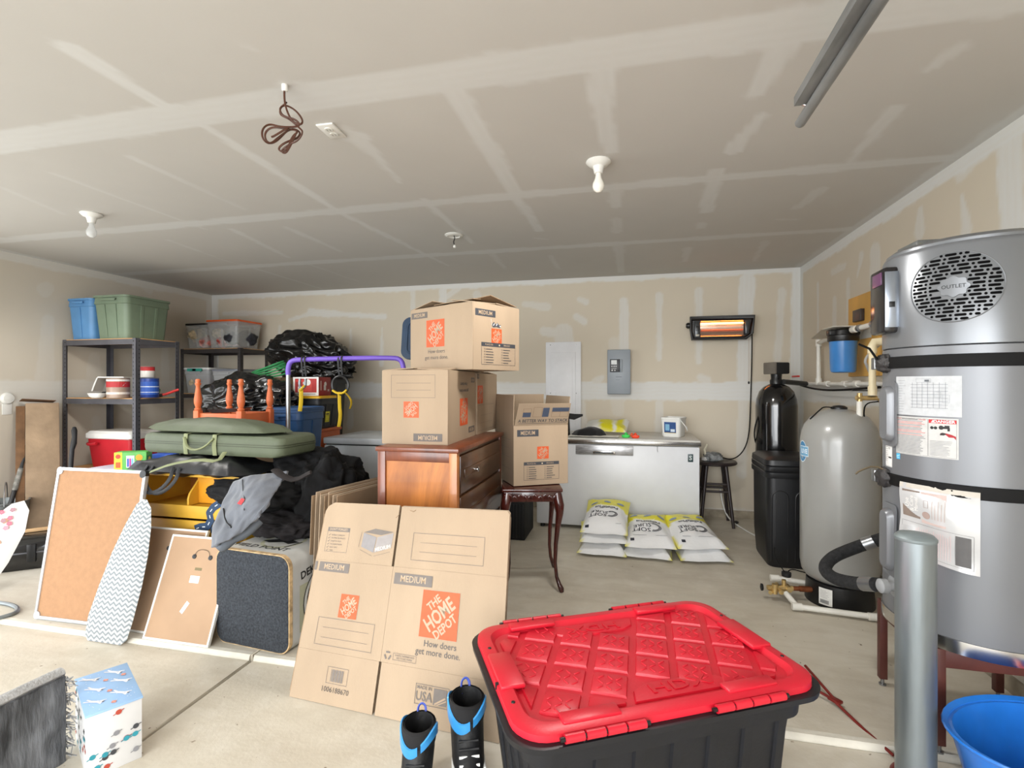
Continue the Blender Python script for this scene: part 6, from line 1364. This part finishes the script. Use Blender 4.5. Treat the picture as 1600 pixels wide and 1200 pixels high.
# small second freezer
f2 = thing('small_freezer', 'pale grey chest freezer half hidden behind the dresser boxes', 'freezer', (-2.14, 4.50, 0))
g = G(); g.bx(-.61, .61, -.36, .36, .03, .79, .012); g.build('cabinet', mat('pale_enamel', (206, 212, 218), .35, vary=.02), f2)
g = G(); g.bx(-.615, .615, -.368, .36, .80, .858, .01); g.build('lid', MATS['pale_enamel'], f2)
g = G(); g.bx(-.6, .6, -.35, .35, .0, .032); g.build('plinth', BLACK, f2)
g = G(); g.bx(-.595, .595, -.35, .35, .79, .80); g.build('gasket', BLACK, f2)
# purple gymnastics bar
PUR = mat('purple_foam', (112, 84, 186), .5, vary=.02)
kb = thing('gymnastics_bar', 'purple padded bar on steel legs with hanging straps', 'bar', (-2.12, 3.50, 0))
A_, B_ = V((-2.57, 3.40, 0)) - V((-2.12, 3.50, 0)), V((-1.70, 3.60, 0)) - V((-2.12, 3.50, 0)); hz_ = 1.54
d_ = (B_ - A_).normalized()
g = G(); g.tube([A_ + V((0, 0, hz_ - .12)), A_ + V((0, 0, hz_ - .06)), A_ + d_ * .02 + V((0, 0, hz_ - .012)), A_ + d_ * .09 + V((0, 0, hz_)), B_ - d_ * .09 + V((0, 0, hz_ + .015)), B_ - d_ * .02 + V((0, 0, hz_ + .0)), B_ + V((0, 0, hz_ - .06)), B_ + V((0, 0, hz_ - .12))], .019, 12, smooth=2); g.build('padded_bar', PUR, kb)
for q in (A_, B_): g = G(); g.cyl(q, q + V((0, 0, hz_ - .10)), .0165); g.build('leg', STEEL, kb)
for q in (A_, B_): g = G(); g.cyl(q + V((.0, -.35, .015)), q + V((0, .35, .015)), .015); g.build('foot_bar', STEEL, kb)
YST = mat('yellow_strap', (224, 188, 40), .7)
def hang(px, label, ring_):
    tt = (px - 450) / (640 - 450); base = V((-2.57, 3.40, hz_)).lerp(V((-1.70, 3.60, hz_)), tt * 1.0)
    t = thing('strap_loop', label, 'strap', base)
    for o_ in (-.012, .014): g = G(); g.tube([(o_, .022, -.02), (o_, .018, .02), (o_, -.018, .022), (o_, -.024, -.02), (o_, -.004, -.13)], .008, 8, flat=.4, smooth=1); g.build('black_webbing', NYL, t)
    if ring_:
        g = G(); g.tube([(.07 * math.cos(a), -.01, -.20 + .07 * math.sin(a)) for a in [2 * PI * i / 28 for i in range(29)]], .010, 8); g.build('ring', BLACK, t)
        g = G(); g.tube([(-.06, -.015, -.24), (-.02, -.02, -.262), (.03, -.02, -.262), (.06, -.015, -.235)], .014, 8, flat=.6, smooth=1); g.build('yellow_wrap', YST, t)
        for x, L in ((-.01, .27), (.085, .13)): g = G(); g.tube([(x * .5, -.015, -.25), (x + .01, -.02, -.25 - L * .4), (x + .015, -.015, -.25 - L * .7), (x, -.015, -.25 - L)], .013, 8, flat=.2, smooth=1); g.build('yellow_tail', YST, t)
        g = G(); g.tube([(-.04, .0, -.15), (-.035, 0, -.3), (.0, 0, -.40)], .007, 8, flat=.4, smooth=1); g.build('black_webbing', NYL, t)
        g = G(); g.tube([(0, 0, -.12), (.05, .01, -.13), (.09, 0, -.125)], .009, 6); g.build('buckle', BLACK, t)
    else:
        g = G(); g.tube([(-.03, -.015, -.15), (-.035, -.015, -.20), (-.01, -.02, -.225), (.02, -.02, -.21), (.02, -.015, -.15)], .010, 8, smooth=1); g.build('carabiner', mat('buckle_grey', (120, 124, 128), .4, .6), t)
        g = G(); g.tube([(.02, -.02, -.20), (-.01, -.02, -.23), (-.025, -.02, -.24)], .017, 8, flat=.5, smooth=1); g.build('yellow_wrap', YST, t)
        g = G(); g.tube([(-.02, -.015, -.23), (-.015, -.02, -.32), (-.03, -.015, -.40)], .015, 8, flat=.2, smooth=1); g.build('yellow_tail', YST, t)
hang(477, 'yellow and black strap hanging at the left of the purple bar', False)
hang(537, 'black ring with yellow straps hanging at the middle of the purple bar', True)
# dark lid standing on the boxes
g = G(); g.bx(-.15, .10, -.10, .10, 0, .09, .004); tag(g.build('grey_carton', mat('grey_board', (150, 152, 156), .8), None, loc=(-1.33, 3.40, DH + .417)), 'small grey carton under the upright navy lid', 'box')
dl = thing('tote_lid', 'navy blue plastic tote lid standing upright behind the topmost cardboard box', 'lid', (-1.36, 3.40, DH + .508), rot=(R(78), 0, R(10)))
g = G(); g.prism(rr(.50, .315, .06, x=0, y=.1575), -.012, .012); g.build('lid_plate', mat('lid_navy', (30, 52, 76), .45, vary=.05), dl)
g = G(); g.tube([(x, y, .014) for x, y in rr(.42, .235, .04, x=0, y=.1575)] + [(.21, .0, .014)][:0], .007, 6); g.build('lid_rib', MATS['lid_navy'], dl)

# ---------------------------------------------------------------- flattened cardboard
S00, S10, S01, S11 = V((-1.455, 1.932, -.02)), V((-.485, 1.86, -.02)), V((-1.437, 2.195, .778)), V((0, 0, 0))
n0 = (S10 - S00).cross(S01 - S00); r0 = at(797, 795, 1.0) - V((0, 0, CAM_H)); S11 = V((0, 0, CAM_H)) + r0 * ((S00 - V((0, 0, CAM_H))).dot(n0) / r0.dot(n0))
sm = bil_map(S00, S10, S01, S11, .97, .82)
def sheet(k, label, grp, front=False):
    r4 = random.Random(k * 5 + 1); dx, dy = (0, 0) if front else (r4.uniform(-.022, .012) - .004 * k, r4.uniform(-.012, .006))
    if not front: dy -= .0
    root = thing('flattened_box', label, 'flattened box', S00 + V((0, .0095 * k, 0)), group=grp)
    o_ = root.location
    def panel(u0, u1, v0, v1, cut=None):
        n_ = -.0095 * k
        poly = [(u0, v0), (u1, v0), (u1, v1), (u0, v1)]
        if cut == 'L': poly = [(u0, v0), (u1, v0), (u1, v1), (u0 + .045, v1), (u0 + .012, v1 - .018), (u0, v1 - .04)]
        if cut == 'R': poly = [(u0, v0), (u1, v0), (u1, v1 - .012), (u1 - .012, v1), (u0, v1)]
        g = G(); g.ring([[sm(a + dx, max(0, b + dy), n_ + q) - o_ for a, b in poly] for q in (-.004, 0.0)]); return g
    if front:
        for nm, a in (('flap', (0, .415, .0, .19)), ('flap', (.427, .97, 0, .19)), ('side_panel', (0, .4205, .1905, .5575)), ('side_panel', (.4215, .97, .1905, .5575)), ('flap', (0, .412, .558, .815, 'L')), ('flap', (.424, .97, .558, .81, 'R'))): panel(*a).build(nm, KRAFT, root)
        f = lambda u, v, off=0.0: sm(u, v, off) - o_
        I = (108, 100, 94)
        it = [('F', .035, .595, .125, .105, .0014, I), ('R', .035, .685, .125, .018, I), ("T", "DON'T FORGET:", .097, .694, .014, (178, 156, 130), 0, .015)]
        for i, s in enumerate(('BUBBLE CUSHION', 'MOVING BLANKETS', 'STRETCH FILM', 'PACKING PAPER', 'BOX TAPE', 'TAPE')): it += [('L', .045, .669 - i * .0135, .048, .666 - i * .0135, .002, I), ('L', .048, .666 - i * .0135, .055, .674 - i * .0135, .002, I), ('T', s, .062, .669 - i * .0135, .009, I, 0, 0, 1, 'LEFT')]
        it += [('P', [(.240, .690), (.335, .682), (.400, .698), (.300, .708)], I), ('P', [(.240, .688), (.312, .672), (.306, .606), (.236, .628)], (134, 130, 130)), ('P', [(.316, .672), (.400, .695), (.396, .632), (.310, .607)], (146, 140, 138)), ('T', 'MEDIUM', .352, .628, .022, (210, 200, 188), 14, .01),
               ('L', .228, .690, .222, .625, .0012, I), ('L', .23, .615, .30, .592, .0012, I), ('L', .31, .592, .392, .615, .0012, I)]
        it += medium(.026, .510, .165, .040, 0, I) + [('R', -.0, .512, .014, .038, I)][:1] + logo(.222, .378, .095) + [('F', .075, .215, .295, .108, .0016, I), ('L', .105, .285, .345, .285, .0012, I), ('L', .105, .245, .345, .245, .0012, I)]
        it += [('F', .170, .078, .105, .062, .0014, I)] + [('R', .19 + i * .0052, .086, .0022 + .0012 * (i % 3), .045, (120, 112, 106)) for i in range(12)] + [('T', '1006188670', .222, .055, .028, (78, 70, 64))]
        it += [('F', .505, .590, .355, .112, .0016, I), ('L', .545, .663, .825, .663, .0012, I), ('L', .545, .625, .825, .625, .0012, I)] + medium(.435, .490, .190, .044, 0, I) + logo(.675, .392, .175)
        it += [('T', 'How doers', .690, .282, .033, (84, 80, 80)), ('T', 'get more done.', .683, .252, .033, (84, 80, 80)), ('F', .478, .205, .11, .026, .0012, I), ('T', 'WASTE PAPERBOARD', .533, .2225, .0095, I), ('T', 'RECYCLED PAPER', .533, .213, .0095, I)]
        for a in (90, 210, 330): x, y = .452 + .012 * math.cos(R(a)), .218 + .012 * math.sin(R(a)); it += [('L', x - .009 * math.sin(R(a)), y + .009 * math.cos(R(a)), x + .009 * math.sin(R(a)), y - .009 * math.cos(R(a)), .0065, I)]
        it += [('F', .600, .070, .150, .070, .002, I), ('T', 'MADE IN', .640, .128, .017, I, 0, .01), ('T', 'USA', .640, .097, .045, I, 0, .015, .9), ('R', .683, .078, .058, .055, I), ('L', .69, .08, .735, .105, .006, (170, 146, 120)), ('L', .70, .078, .741, .097, .004, (170, 146, 120))]
        prints(root, f, it)
        g = G(); g.tube([f(.47, .795, .001), f(.49, .79, .002), f(.50, .797, .001)], .0015, 5); g.tube([f(.40, .76, .001), f(.42, .78, .001)], .0012, 5); g.build('torn_fibre', KRAFT_D, root, kind='stuff')
    else:
        n_ = -.0095 * k; T_ = .818 - .004 * k; a0, a1 = dx, .97 + dx * .5
        poly = [(a0, 0), (.4135, 0), (.4135, .19), (.4285, .19), (.4285, 0), (a1, 0), (a1, T_ - .01), (a1 - .01, T_), (.4255, T_), (.4255, .558), (.4105, .558), (.4105, T_), (a0 + .045, T_), (a0 + .012, T_ - .018), (a0, T_ - .04)]
        g = G(); g.ring([[sm(a, b, n_ + q) - o_ for a, b in poly] for q in (-.004, 0.0)]); g.build('board', KRAFT if k % 2 else KRAFT_D, root)
sheet(0, 'front flattened cardboard box with large orange logo, leaning in the foreground', 'flattened boxes leaning on the dresser', True)
for k in range(1, 8): sheet(k, {1: 'flattened cardboard box directly behind the front printed one', 7: 'rearmost flattened cardboard box of the leaning foreground stack'}.get(k, 'flattened cardboard box inside the leaning foreground stack'), 'flattened boxes leaning on the dresser')
for k in range(9):
    o_ = thing('flattened_box', {0: 'leftmost flattened cardboard box of the upright pack beside the clothes heap', 8: 'rightmost flattened cardboard box of the upright pack, nearest the dresser side'}.get(k, 'flattened cardboard box in the middle of the upright pack by the dresser'), 'flattened box', (-1.665 + .0165 * k, 2.345 + .012 * (k % 3), 0), R(-12), 'flattened boxes standing beside the dresser', rot=(0, R(3), R(-13)))
    g = G(); g.bx(0, .005, 0, .62, 0.0, .765 + .006 * ((k * 7) % 4), .0015, 1); g.build('board', KRAFT if k % 2 else KRAFT_D, o_)

# ---------------------------------------------------------------- foreground: red lidded tote
RED = mat('lid_red', (196, 26, 46), .38, vary=.03, vs=4, bump=.05, bs=150)
REDD = mat('lid_red_recess', (186, 20, 38), .42, vary=.03)
rt_ = thing('red_lid_tote', 'large black tote with red diamond-tread lid in the foreground', 'storage tote', (.008, 1.735, -.022), R(28.4))
LW, LD, LZ = .965, .615, .462
TB = mat('tote_body_black', (17, 19, 25), .42, vary=.08, bump=.05)
def rg(k, z, r=.09, dx=0): return [V((x, y, z)) for x, y in rr(LW + k, LD + k, r, 7)]
g = G(); g.ring([rg(-.20, 0, .06), rg(-.19, .01, .06), rg(-.10, .36, .07), rg(-.06, .365, .08), rg(-.05, .43, .08), rg(.03, .435, .10), rg(.035, .452, .10), rg(.0, .455, .09)]); g.build('tote_body', TB, rt_)
for s in (-1, 1):
    for i in range(7):
        x = -.36 + i * .12
        g = G(); g.ring([[V((x + a, s * (LD / 2 - .098 + b), .02)) for a, b in ((-.02, 0), (.02, 0), (.014, .012), (-.014, .012))], [V((x + a, s * (LD / 2 - .053 + b), .36)) for a, b in ((-.02, 0), (.02, 0), (.014, .012), (-.014, .012))]]); g.build('rib', TB, rt_)
    for i in range(4):
        y = -.18 + i * .12
        g = G(); g.ring([[V((s * (LW / 2 - .098 + b), y + a, .02)) for a, b in ((-.02, 0), (.02, 0), (.014, .012), (-.014, .012))], [V((s * (LW / 2 - .053 + b), y + a, .36)) for a, b in ((-.02, 0), (.02, 0), (.014, .012), (-.014, .012))]]); g.build('rib', TB, rt_)
g = G(); g.ring([rg(-.015, LZ - .012, .09), rg(.0, LZ - .006, .095), rg(-.004, LZ + .012, .09), rg(-.03, LZ + .018, .085), rg(-.085, LZ + .018, .07), rg(-.115, LZ + .002, .06)]); lid_ = g.build('lid', RED, rt_)
# raised diamond panels clipped to the lid centre
IW, ID = LW / 2 - .072, LD / 2 - .072
def clip(poly, x0, x1, y0, y1):
    for ax, lim, sg in ((0, x0, 1), (0, x1, -1), (1, y0, 1), (1, y1, -1)):
        out = []
        for i in range(len(poly)):
            a, b = poly[i], poly[(i + 1) % len(poly)]; da, db = (a[ax] - lim) * sg, (b[ax] - lim) * sg
            if da >= 0: out.append(a)
            if da * db < 0: t_ = da / (da - db); out.append((a[0] + (b[0] - a[0]) * t_, a[1] + (b[1] - a[1]) * t_))
        poly = out
        if not poly: return []
    return poly
def cutcorner(poly, c=.05):
    for sx in (-1, 1):
        for sy in (-1, 1):
            lim = IW + ID - c; out = []
            for i in range(len(poly)):
                a, b = poly[i], poly[(i + 1) % len(poly)]; da, db = lim - (sx * a[0] + sy * a[1]), lim - (sx * b[0] + sy * b[1])
                if da >= 0: out.append(a)
                if da * db < 0: t_ = da / (da - db); out.append((a[0] + (b[0] - a[0]) * t_, a[1] + (b[1] - a[1]) * t_))
            poly = out
            if not poly: return []
    return poly
TH_ = R(-29.5); PS = .128; marks = G()
hexes = [(-.05, ID - .035), (.05, -ID + .035)]
for i in range(-6, 7):
    for j in range(-6, 7):
        c = ((i + .5) * PS, (j + .5) * PS); q = []
        s = PS / 2 - .011
        for a, b in ((-s, -s), (s, -s), (s, s), (-s, s)):
            x, y = c[0] + a, c[1] + b; q.append((x * math.cos(TH_) - y * math.sin(TH_), x * math.sin(TH_) + y * math.cos(TH_)))
        q = clip(q, -IW, IW, -ID, ID)
        if len(q) >= 3: q = cutcorner(q)
        if len(q) < 3: continue
        A = abs(sum(q[k][0] * q[(k + 1) % len(q)][1] - q[(k + 1) % len(q)][0] * q[k][1] for k in range(len(q)))) / 2
        if A < .0008: continue
        mx, my = sum(p[0] for p in q) / len(q), sum(p[1] for p in q) / len(q)
        if any(abs(mx - hx_) < .15 and abs(my - hy_) < .045 for hx_, hy_ in hexes): continue
        g = G(); g.ring([[V((mx + (x - mx) * k, my + (y - my) * k, LZ + z)) for x, y in q] for k, z in ((1, .0015), (.95, .0095), (.9, .0105))]); g.build('raised_panel', RED, rt_)
        if A > PS * PS * .3:
            for a in (-1, 0, 1):
                for b in (-1, 0, 1):
                    if (a + b) % 2 and False: continue
                    x, y = mx + a * .027 * math.cos(TH_) - b * .027 * math.sin(TH_), my + a * .027 * math.sin(TH_) + b * .027 * math.cos(TH_)
                    if A < PS * PS * .55 and (abs(a) + abs(b) > 1): continue
                    marks.box((x, y, LZ + .0115), (.024, .0055, .004), .0018, 1, rot=Matrix.Rotation((R(15) if (a + b) % 2 == 0 else R(105)), 3, 'Z'))
marks.build('tread_marks', RED, rt_, kind='stuff')
for hx_, hy_ in hexes:
    s = 1 if hy_ > 0 else -1
    g = G(); pl_ = [(-.17, s * .035), (.17, s * .035), (.15, -s * .015), (.10, -s * .04), (-.10, -s * .04), (-.15, -s * .015)]
    g.ring([[V((hx_ + x * k, hy_ + y * k, LZ + z)) for x, y in pl_] for k, z in ((1, .0015), (.97, .0085), (.9, .009))]); hp_ = g.build('badge_plate', RED, rt_)
    vs, fs = text_geo('HDX', .062, .012, 'CENTER', 1.5)
    rot_ = 0 if s < 0 else PI
    g = G()
    b_, f_ = g.faces([V((hx_ + (x * math.cos(rot_) - y * math.sin(rot_)), hy_ - s * .004 + (x * math.sin(rot_) + y * math.cos(rot_)), LZ + .0098)) for x, y in vs], fs)
    e_ = bmesh.ops.extrude_face_region(g.bm, geom=f_); bmesh.ops.translate(g.bm, vec=(0, 0, .003), verts=[v for v in e_['geom'] if isinstance(v, bmesh.types.BMVert)])
    g.build('embossed_letters', REDD, hp_, kind='stuff')
# latch blocks and hinge strips along both long edges
for s in (-1, 1):
    for x, L in ((-.27, .17), (.24, .17)):
        g = G(); g.box((x, s * (LD / 2 - .045), LZ + .018), (L, .045, .014), .005); g.build('edge_block', RED, rt_)
    for x, L in ((-.25, .235), (.20, .235)):
        for k in range(4):
            xx = x - L / 2 + (k + .5) * L / 4
            g = G(); g.cyl((xx - L / 8 + .003, s * (LD / 2 + .012), LZ + .006), (xx + L / 8 - .003, s * (LD / 2 + .012), LZ + .006), .0115, n=12); g.build('hinge_segment', RED, rt_)
        g = G(); g.cyl((x - L / 2 - .01, s * (LD / 2 + .013), LZ + .006), (x + L / 2 + .01, s * (LD / 2 + .013), LZ + .006), .006); g.build('hinge_pin', BLACK, rt_)
    g = G(); g.box((s * (LW / 2 - .045), 0, LZ + .018), (.075, .19, .016), .006); g.build('edge_block', RED, rt_)
    for y in (-.16, .14):
        g = G(); g.lathe([(.006, 0), (.0055, .002)], 10, c=(s * (LW / 2 - .025), y, LZ + .018)); g.build('screw_hole', BLACK, rt_)
sq = [(-LW / 2 + .03, -.06), (-IW + .03, -.065), (-.24, -.085), (-.06, -.06), (.02, .05), (.10, .07), (.30, .03)]
g = G(); g.bx(-LW / 2 - .002, -LW / 2 + .055, -.062, -.056, LZ + .0, LZ + .0192); g.build('lid_split', BLACKM, rt_)

# ---------------------------------------------------------------- foreground boots
BB = mat('boot_blue', (54, 140, 204), .35, vary=.05, coat=.2); BN = mat('boot_black', (14, 14, 16), .6, vary=.2, bump=.2, bs=60); BLN = mat('boot_liner', (22, 21, 22), .9, vary=.1)
def boot(label, loc, rz, k=1.0):
    t = thing('hiking_boot', label, 'boot', loc, rz, 'pair of small blue and black boots')
    def sec(y, z, w_, l_, n=20): return [V((w_ * k * math.cos(2 * PI * i / n), (y + l_ * math.sin(2 * PI * i / n)) * k, z * k)) for i in range(n)]
    g = G(); g.ring([sec(-.07, .018, .050, .135), sec(-.07, .05, .056, .138), sec(-.055, .085, .056, .115), sec(-.02, .12, .058, .088), sec(.004, .155, .060, .074), sec(.010, .20, .061, .070), sec(.01, .235, .062, .070), sec(.01, .24, .054, .062), sec(.01, .15, .044, .052), sec(.0, .10, .034, .042)]); g.build('upper', BN, t, 60)
    g = G(); g.ring([sec(-.07, 0, .054, .140), sec(-.07, .020, .058, .143), sec(-.07, .024, .05, .134)]); g.build('sole', BLACK, t)
    g = G(); g.ring([sec(.01, .170, .0620, .072), sec(.01, .185, .0645, .074), sec(.008, .236, .0650, .075), sec(.01, .242, .060, .068)], False, False); g.build('liner_cuff', BLN, t)
    # blue cuff shells: a band over the ankle rising at the rear and at the front
    def cf(a): return .205 + .028 * math.cos(2 * a + .6)
    for a0, a1, nm in ((R(-75), R(120), 'cuff_shell'), (R(130), R(275), 'cuff_shell')):
        g = G(); rings_ = []
        for j in range(17):
            a = a0 + (a1 - a0) * j / 16; e = .5 + .5 * math.sin(PI * j / 16)
            rx_, ry_ = .066, .076
            c_, s_ = math.cos(a), math.sin(a); zt = cf(a) + .012; zb = zt - .020 - .026 * e
            rings_.append([V((rx_ * c_, .009 + ry_ * s_, zb)) * k, V(((rx_ + .005) * c_, .009 + (ry_ + .005) * s_, zb + .004)) * k, V(((rx_ + .005) * c_, .009 + (ry_ + .005) * s_, zt - .003)) * k, V((rx_ * c_, .009 + ry_ * s_, zt)) * k])
        g.ring(rings_); g.build(nm, BB, t)
    g = G(); g.tube([V((.012, .07, .215)) * k, V((.016, .082, .250)) * k, V((.0, .085, .268)) * k, V((-.018, .08, .252)) * k, V((-.012, .07, .215)) * k], .005 * k, 8, flat=.5, smooth=2); g.build('pull_loop', mat('loop_blue', (60, 80, 170), .5), t)
    for z, y in ((.095, -.135), (.11, -.115), (.125, -.10), (.14, -.08)):
        g = G(); g.cyl(V((-.034, y, z)) * k, V((.034, y, z)) * k, .0045 * k); g.build('lace', WHITE if z < .12 else BN, t)
    for s in (-1, 1): g = G(); g.box(V((s * .052, -.09, .06)) * k, V((.012, .07, .035)) * k, .005); g.build('side_patch', WHITE, t)
    return t
boot('left one of the blue and black boots, standing in front of the flattened cardboard', (-.70, 1.60, -.022), R(14), .9)
boot('blue and black boot on the right beside the red lidded tote', (-.572, 1.735, -.022), R(22), 1.0)

# ---------------------------------------------------------------- lower left corner
FUR = mat('fuzzy_grey', (96, 98, 102), 1.0, vary=.35, vs=9, bump=.6, bs=50, stretch=(3, 3, .5)); FUL = mat('fuzzy_light', (168, 168, 168), 1.0, vary=.1, bump=.5, bs=80)
fz_ = thing('fabric_panel', 'grey fuzzy fabric covered panel in the lower left corner', 'panel', (-2.05, 1.22, -.022), R(-2))
g = G(); g.grid(lambda u, v: V((.045 + .008 * noise.noise(V((u * 12, v * 5, 0))), -.30 + .50 * u, .31 * v)), 40, 20); g.ring([[V((x_, y_, z_)) for x_, y_ in ((-.02, -.30), (.04, -.30), (.04, .20), (-.02, .20))] for z_ in (0, .31)]); g.build('panel_core', FUR, fz_, kind='stuff')
g = G(); g.tube([(.012, -.32, .317), (.012, -.1, .320), (.012, .1, .318), (.012, .205, .316)], .024, 10, flat=.7); g.build('rolled_edge', FUL, fz_)
g = G()
r5 = random.Random(2)
for i in range(60):
    z = r5.uniform(.02, .31); y = .20; g.tube([(.03 + r5.uniform(-.03, .03), y, z), (.035 + r5.uniform(-.03, .03), y + .012, z + r5.uniform(-.02, .01)), (.04 + r5.uniform(-.03, .03), y + r5.uniform(.012, .03), z - .02)], .0022, 4)
g.build('frayed_threads', mat('thread_grey', (150, 150, 150), .9), fz_, kind='stuff')
gx = thing('gift_box', 'light blue cardboard box with white astronauts on its lid', 'box', (-1.925, 1.51, -.022), 0)
Lp, Bp, Rp, Fp = V((-2.108, 1.53, 0)), V((-2.01, 1.654, 0)), V((-1.758, 1.496, 0)), V((-1.81, 1.357, 0))
ux = (Rp - Bp + Fp - Lp).normalized(); vx = V((-ux.y, ux.x, 0)); gl = .315; gd = .158; hg = .222
ctr = (Lp + Bp + Rp + Fp) / 4; gx.location = (ctr.x, ctr.y, -.022); gx.rotation_euler = (0, 0, math.atan2(ux.y, ux.x))
g = G(); g.bx(-gl / 2, gl / 2, -gd / 2, gd / 2, 0, hg, .002); g.build('box_body', mat('box_pale', (206, 206, 206), .6, vary=.02), gx)
g = G(); g.bx(-gl / 2 - .003, gl / 2 + .003, -gd / 2 - .003, gd / 2 + .003, hg - .004, hg + .003, .001); g.build('box_lid', mat('box_sky', (150, 186, 226), .6, vary=.03), gx)
g = G(); g.bx(-gl / 2 - .006, -gl / 2 - .001, -gd / 2, gd / 2, .0, hg - .005, .001); g.build('end_flap', mat('box_aqua', (184, 214, 224), .6), gx)
fm = plane_map((-gl / 2, -gd / 2, hg + .003), (1, 0, 0), (0, 1, 0)); Wt = (232, 232, 236); it = []
def astro(u, v, s, a):
    ca, sa = math.cos(R(a)), math.sin(R(a)); T = lambda x, y: (u + (x * ca - y * sa) * s, v + (x * sa + y * ca) * s)
    o = []
    for p_, q_, w_ in (((-.5, 0), (.3, 0), .32), ((-.5, .05), (-1.1, .25), .17), ((-.5, -.05), (-1.15, -.15), .17), ((.2, .1), (.75, .4), .13), ((.2, -.1), (.7, -.3), .13)): o.append(('L', *T(*p_), *T(*q_), w_ * s, Wt))
    h_ = T(.55, .0); o += [('C', h_[0], h_[1], .2 * s, Wt), ('C', T(.66, .03)[0], T(.66, .03)[1], .1 * s, (70, 80, 100))]
    return o
for u, v, a in ((.05, .115, 20), (.14, .125, 25), (.235, .11, 20), (.05, .04, 28), (.145, .045, 20), (.24, .035, 25)): it += astro(u, v, .036, a + 20)
for u, v in ((.095, .08), (.19, .08), (.095, .135), (.285, .08)): it += [('C', u, v, .008, (214, 140, 124)), ('L', u - .013, v - .003, u + .013, v + .003, .002, (226, 170, 150))]
r6 = random.Random(4)
for i in range(40): it.append(('C', r6.uniform(.01, .305), r6.uniform(.01, .148), .0014, Wt))
prints(gx, fm, it)
fm = plane_map((gl / 2, -gd / 2, 0), (0, 1, 0), (0, 0, 1)); fm2 = plane_map((-gl / 2, -gd / 2, 0), (1, 0, 0), (0, 0, 1)); it = []; it2 = []
for i in range(14):
    u, v = r6.uniform(.015, .14), r6.uniform(.02, .205); c = r6.choice([(176, 70, 52), (44, 140, 156), (130, 130, 134), (60, 62, 66)]); it += [('C', u, v, .009, c), ('L', u - .016, v - .006, u + .016, v + .006, .003, c)]
for i in range(26):
    u, v = r6.uniform(.015, .30), r6.uniform(.02, .205); c = r6.choice([(176, 70, 52), (44, 140, 156), (130, 130, 134), (60, 62, 66)]); it2 += [('C', u, v, .009, c), ('L', u - .016, v - .006, u + .016, v + .006, .003, c)]
prints(gx, fm, it); prints(gx, fm2, it2)
